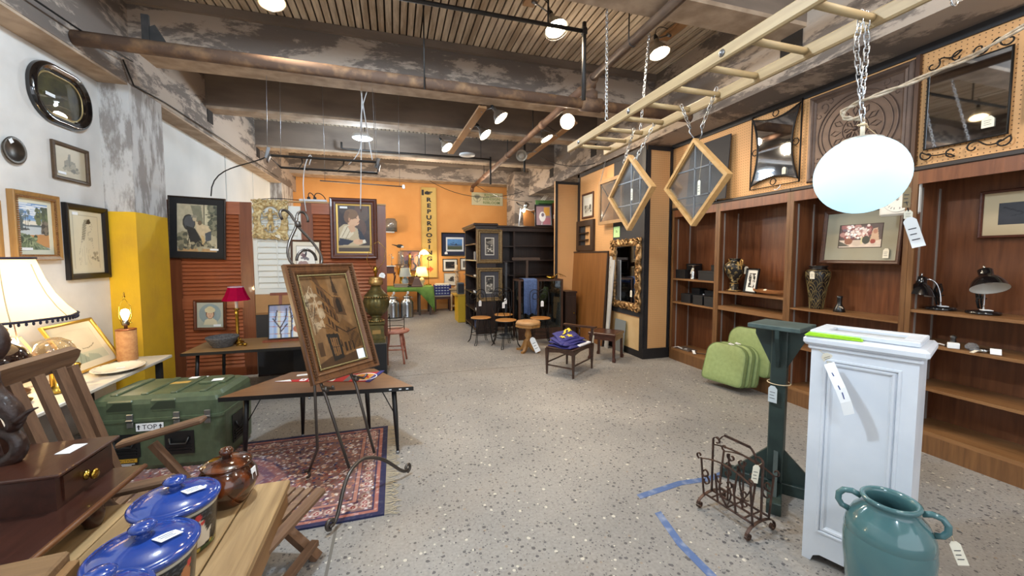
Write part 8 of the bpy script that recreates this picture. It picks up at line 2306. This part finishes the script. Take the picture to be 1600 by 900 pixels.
MB().lathe([(.090, .168), (.092, .173), (.088, .178), (.06, .190), (.03, .196), (.02, .198)], 40).build('lid', brg, t)
ld = [c for c in t.children if c.name.startswith('lid')][0]
MB().lathe([(.018, .196), (.014, .204), (.024, .214), (.026, .226), (.018, .238), (.003, .242)], 24).build('lid_knob', brg, ld)
MB().box((.104, -.02, .125), (.003, .03, .045), rot=(0, -.1, -.2)).build('price_label', whitepaper, t)
t = thing('sawn_block', 'rough sawn end of a wooden post standing at the bottom left corner', 'block', (-.985, 1.335, .4505), R(6))
rb_ = wood('rough_beam', '6e5234', '846542', 0, .8, 4, bump=.3)
MB().box((0, 0, .10), (.15, .13, .20), bv=.006).build('post_end', rb_, t)
MB().box((.088, .01, .13), (.026, .08, .09), bv=.003).build('tenon', pkd, t)

# ------------------------------------------------------------------ dressing mirror box
dm = wood('dark_mahogany', '2e1710', '40221a', 1, .3, 3, coat=.25)
dmx = wood('dark_mahogany_end', '33190f', '452519', 1, .32, 3, coat=.2)
t = thing('dressing_box', 'dark mahogany dressing mirror stand with a drawer and carved upright', 'dressing stand', (0, 0, .4505))
B = .092
MB().mm((-1.53, 1.16, B), (-1.10, 2.12, B+.02), bv=.008).build('base_board', dm, t)
MB().tube([(-1.10, 1.16, B+.010), (-1.10, 2.12, B+.010)], .011, 10).build('base_moulding', wood('worn_mahogany', '5a351c', '6d4426', 1, .35), t)
for x, y in ((-1.145, 1.87), (-1.145, 1.24), (-1.49, 1.24), (-1.49, 1.87)):
    MB().lathe([(.022, 0), (.026, .004), (.034, .03), (.036, .055), (.030, .065), (.032, .07), (.024, B)], 20, c=(x, y, 0)).build('turned_foot', dm, t)
b0, b1 = B+.02, B+.15
MB().mm((-1.56, 1.81, b0), (-1.21, 2.11, b1)).build('box_body', dm, t)
MB().mm((-1.58, 1.79, b1), (-1.185, 2.125, b1+.014), bv=.004).build('box_top', dmx, t)
dr = MB().mm((-1.212, 1.84, b0+.02), (-1.204, 2.08, b1-.015)).build('drawer', dmx, t)
MB().lathe([(.019, 0), (.02, .004), (.012, .008), (.009, .016), (.019, .022), (.021, .03), (.014, .036), (.003, .037)], 20, M=Matrix.Translation((-1.204, 1.95, b0+.06)) @ Matrix.Rotation(PI/2, 4, 'Y')).build('drawer_knob', br, dr)
MB().box((-1.29, 2.02, b1+.0152), (.05, .085, .0015), rot=-.1).build('price_label', whitepaper, t)
for k in range(3): MB().box((-1.188, 1.80+.03*k, b1+.012), (.004, .010, .004)).build('edge_chip', pkd, t)
# carved uprights of the mirror
carved = MB()
P_ = lambda x, y, z: (x, y, z)
cz = b1+.014
MB().loops([[(-1.50+dx+sx*w_, 1.97+sy*.02, cz+z) for sx, sy in ((-1, -1), (1, -1), (1, 1), (-1, 1))] for z, w_, dx in ((0, .06, 0), (.08, .045, -.0), (.2, .03, -.02), (.34, .05, -.03), (.46, .035, -.04), (.56, .02, -.05))], cap0=True, cap1=True).build('mirror_upright', dm, t)
each('carved_scroll', mat('carved_dark_wood', '321c13', .42, coat=.1, c2='24120c', scale=30, bump=.3), t, [
    MB().tube(spiral((-1.46, 1.95, cz+.075), .075, .015, -PI/2, 4.6, 22), [.03-.0008*k for k in range(23)], 8),
    MB().tube(spiral((-1.49, 1.95, cz+.43), .06, .012, PI, PI-5.4, 20), [.028-.0008*k for k in range(21)], 8),
    MB().tube(bez((-1.42, 1.95, cz+.13), (-1.36, 1.95, cz+.2), (-1.50, 1.95, cz+.25), (-1.46, 1.95, cz+.36), 12), [.02, .024, .028, .03, .032, .034, .034, .032, .03, .028, .026, .024, .02], 8),
    MB().tube(bez((-1.40, 1.94, cz+.16), (-1.37, 1.94, cz+.19), (-1.36, 1.94, cz+.2), (-1.33, 1.94, cz+.21), 6), [.018, .016, .012, .01, .008, .005, .003], 7),
    MB().tube(bez((-1.44, 1.94, cz+.42), (-1.41, 1.94, cz+.45), (-1.41, 1.94, cz+.5), (-1.45, 1.94, cz+.54), 8), [.022]*9, 8)])
MB().box((-1.60, 1.97, cz+.35), (.10, .035, .70), bv=.01).build('mirror_frame', dm, t)
MB().mm((-1.56, 1.95, cz+.05), (-1.548, 1.99, cz+.68)).build('frame_bead', dm, t)

# ------------------------------------------------------------------ folding deck chair and slatted stool
wg = wood('weathered_teak', '6d5340', '86694f', 1, .7, 4, bump=.15)
wgx = wood('weathered_teak_length', '5c4230', '765840', 0, .7, 4, bump=.15)
wgz = wood('weathered_teak_slat', '593f2d', '70523b', 2, .7, 4, bump=.15)
t = thing('deck_chair', 'weathered wooden folding chair with a slatted back behind the dressing stand', 'chair', (0, 0, 0))
yl, yr = 2.19, 2.60
rail = [(-.24, -.055), (.17, -.055), (.205, -.035), (.215, 0), (.205, .035), (.17, .055), (-.24, .055)]
M_ = Matrix.Translation((-1.60, 2.36, .985)) @ Matrix.Rotation(R(90), 4, 'Z') @ Matrix.Rotation(R(24), 4, 'X')
MB().prism(rail, -.016, .016, 'xz', M=M_).build('back_rail', wg, t)
for y in (2.20, 2.32, 2.44):
    MB().bar((-1.585, y, .95), (-1.40, y+.02, .22), .018, .055, up=(0, 1, 0)).build('back_slat', wgz, t)
MB().bar((-1.575, 2.50, .945), (-1.40, 2.53, .22), .03, .045, up=(0, 1, 0)).build('back_post', wgz, t)
for y, dz in ((yl, -.10), (yr, 0)):
    MB().bar((-1.42, y, .22), (-.90, y, .18), .025, .05).build('seat_rail', wgx, t)
    MB().bar((-1.46, y, .475+dz*.8), (-1.06+(.03 if dz else 0), y, .57+dz*1.3), .075, .03, bv=.012).build('arm', wgx, t)
    MB().bar((-1.31, y, .46+dz*.8), (-1.14, y, .19), .028, .05, up=(0, 1, 0)).build('arm_support', wgz, t)
    MB().bar((-1.40, y+.03, .22), (-.96, y+.03, .0), .024, .05, up=(0, 1, 0)).build('leg', wgz, t)
    MB().bar((-.92, y-.03, .18), (-1.40, y-.03, .0), .024, .05, up=(0, 1, 0)).build('leg', wgz, t)
for k in range(7):
    x = -1.36+.06*k; MB().box((x, 2.395, .250-.0045*k), (.045, .42, .014)).build('seat_slat', wg, t)
t = thing('folding_stool', 'weathered slatted folding stool half under the end of the plank bench', 'stool', (-.62, 1.99, 0), math.atan2(-.94, -.35))
# local X along the cross bars (towards the camera), local Y to the left
for y in (-.17, .20):
    MB().box((.06, y, .335), (.46, .055, .035), bv=.01).build('top_rail', wgx, t)
    MB().box((.06, y*.9, .085), (.40, .04, .03), bv=.004).build('foot_rail', wgx, t)
for x in (-.13, .25):
    MB().bar((x, -.17, .33), (x-.012, .19, .0), .03, .05, up=(1, 0, 0)).build('leg', wgz, t)
    MB().bar((x+.035, .20, .33), (x+.02, -.185, .0), .03, .05, up=(1, 0, 0)).build('leg', wgz, t)
for k in range(7):
    MB().box((.06, -.12+.045*k, .345), (.44, .03, .012)).build('seat_slat', wg, t)

# ------------------------------------------------------------------ tape and joints on the floor
bt = mat('blue_floor_tape', '4a6290', .7, c2='8a94a8', scale=14, detail=6, lo=.5, hi=.75)
for p, lab in (([(1.43, 2.03), (1.78, 2.08), (2.0, 2.065), (2.45, 2.15)], 'worn blue tape line crossing behind the magazine rack'), ([(1.45, 1.87), (1.40, 1.62), (1.40, 1.40), (1.38, 1.0)], 'worn blue tape line running towards the camera')):
    tag(MB().strip([(x, y, .0012) for x, y in p], .045, .002, (.1, 1, 0) if p[0][1] > 2 else (1, .1, 0)).build('floor_tape', bt), lab, 'tape')
jm = mat('floor_joint', '6d6862', .9)
struct(MB().mm((-.345, .4, .0), (-.33, 2.28, .0015)).build('trim_2', jm))
struct(MB().mm((-.9, 5.0, .0), (3.4, 5.008, .001)).build('trim_3', jm))
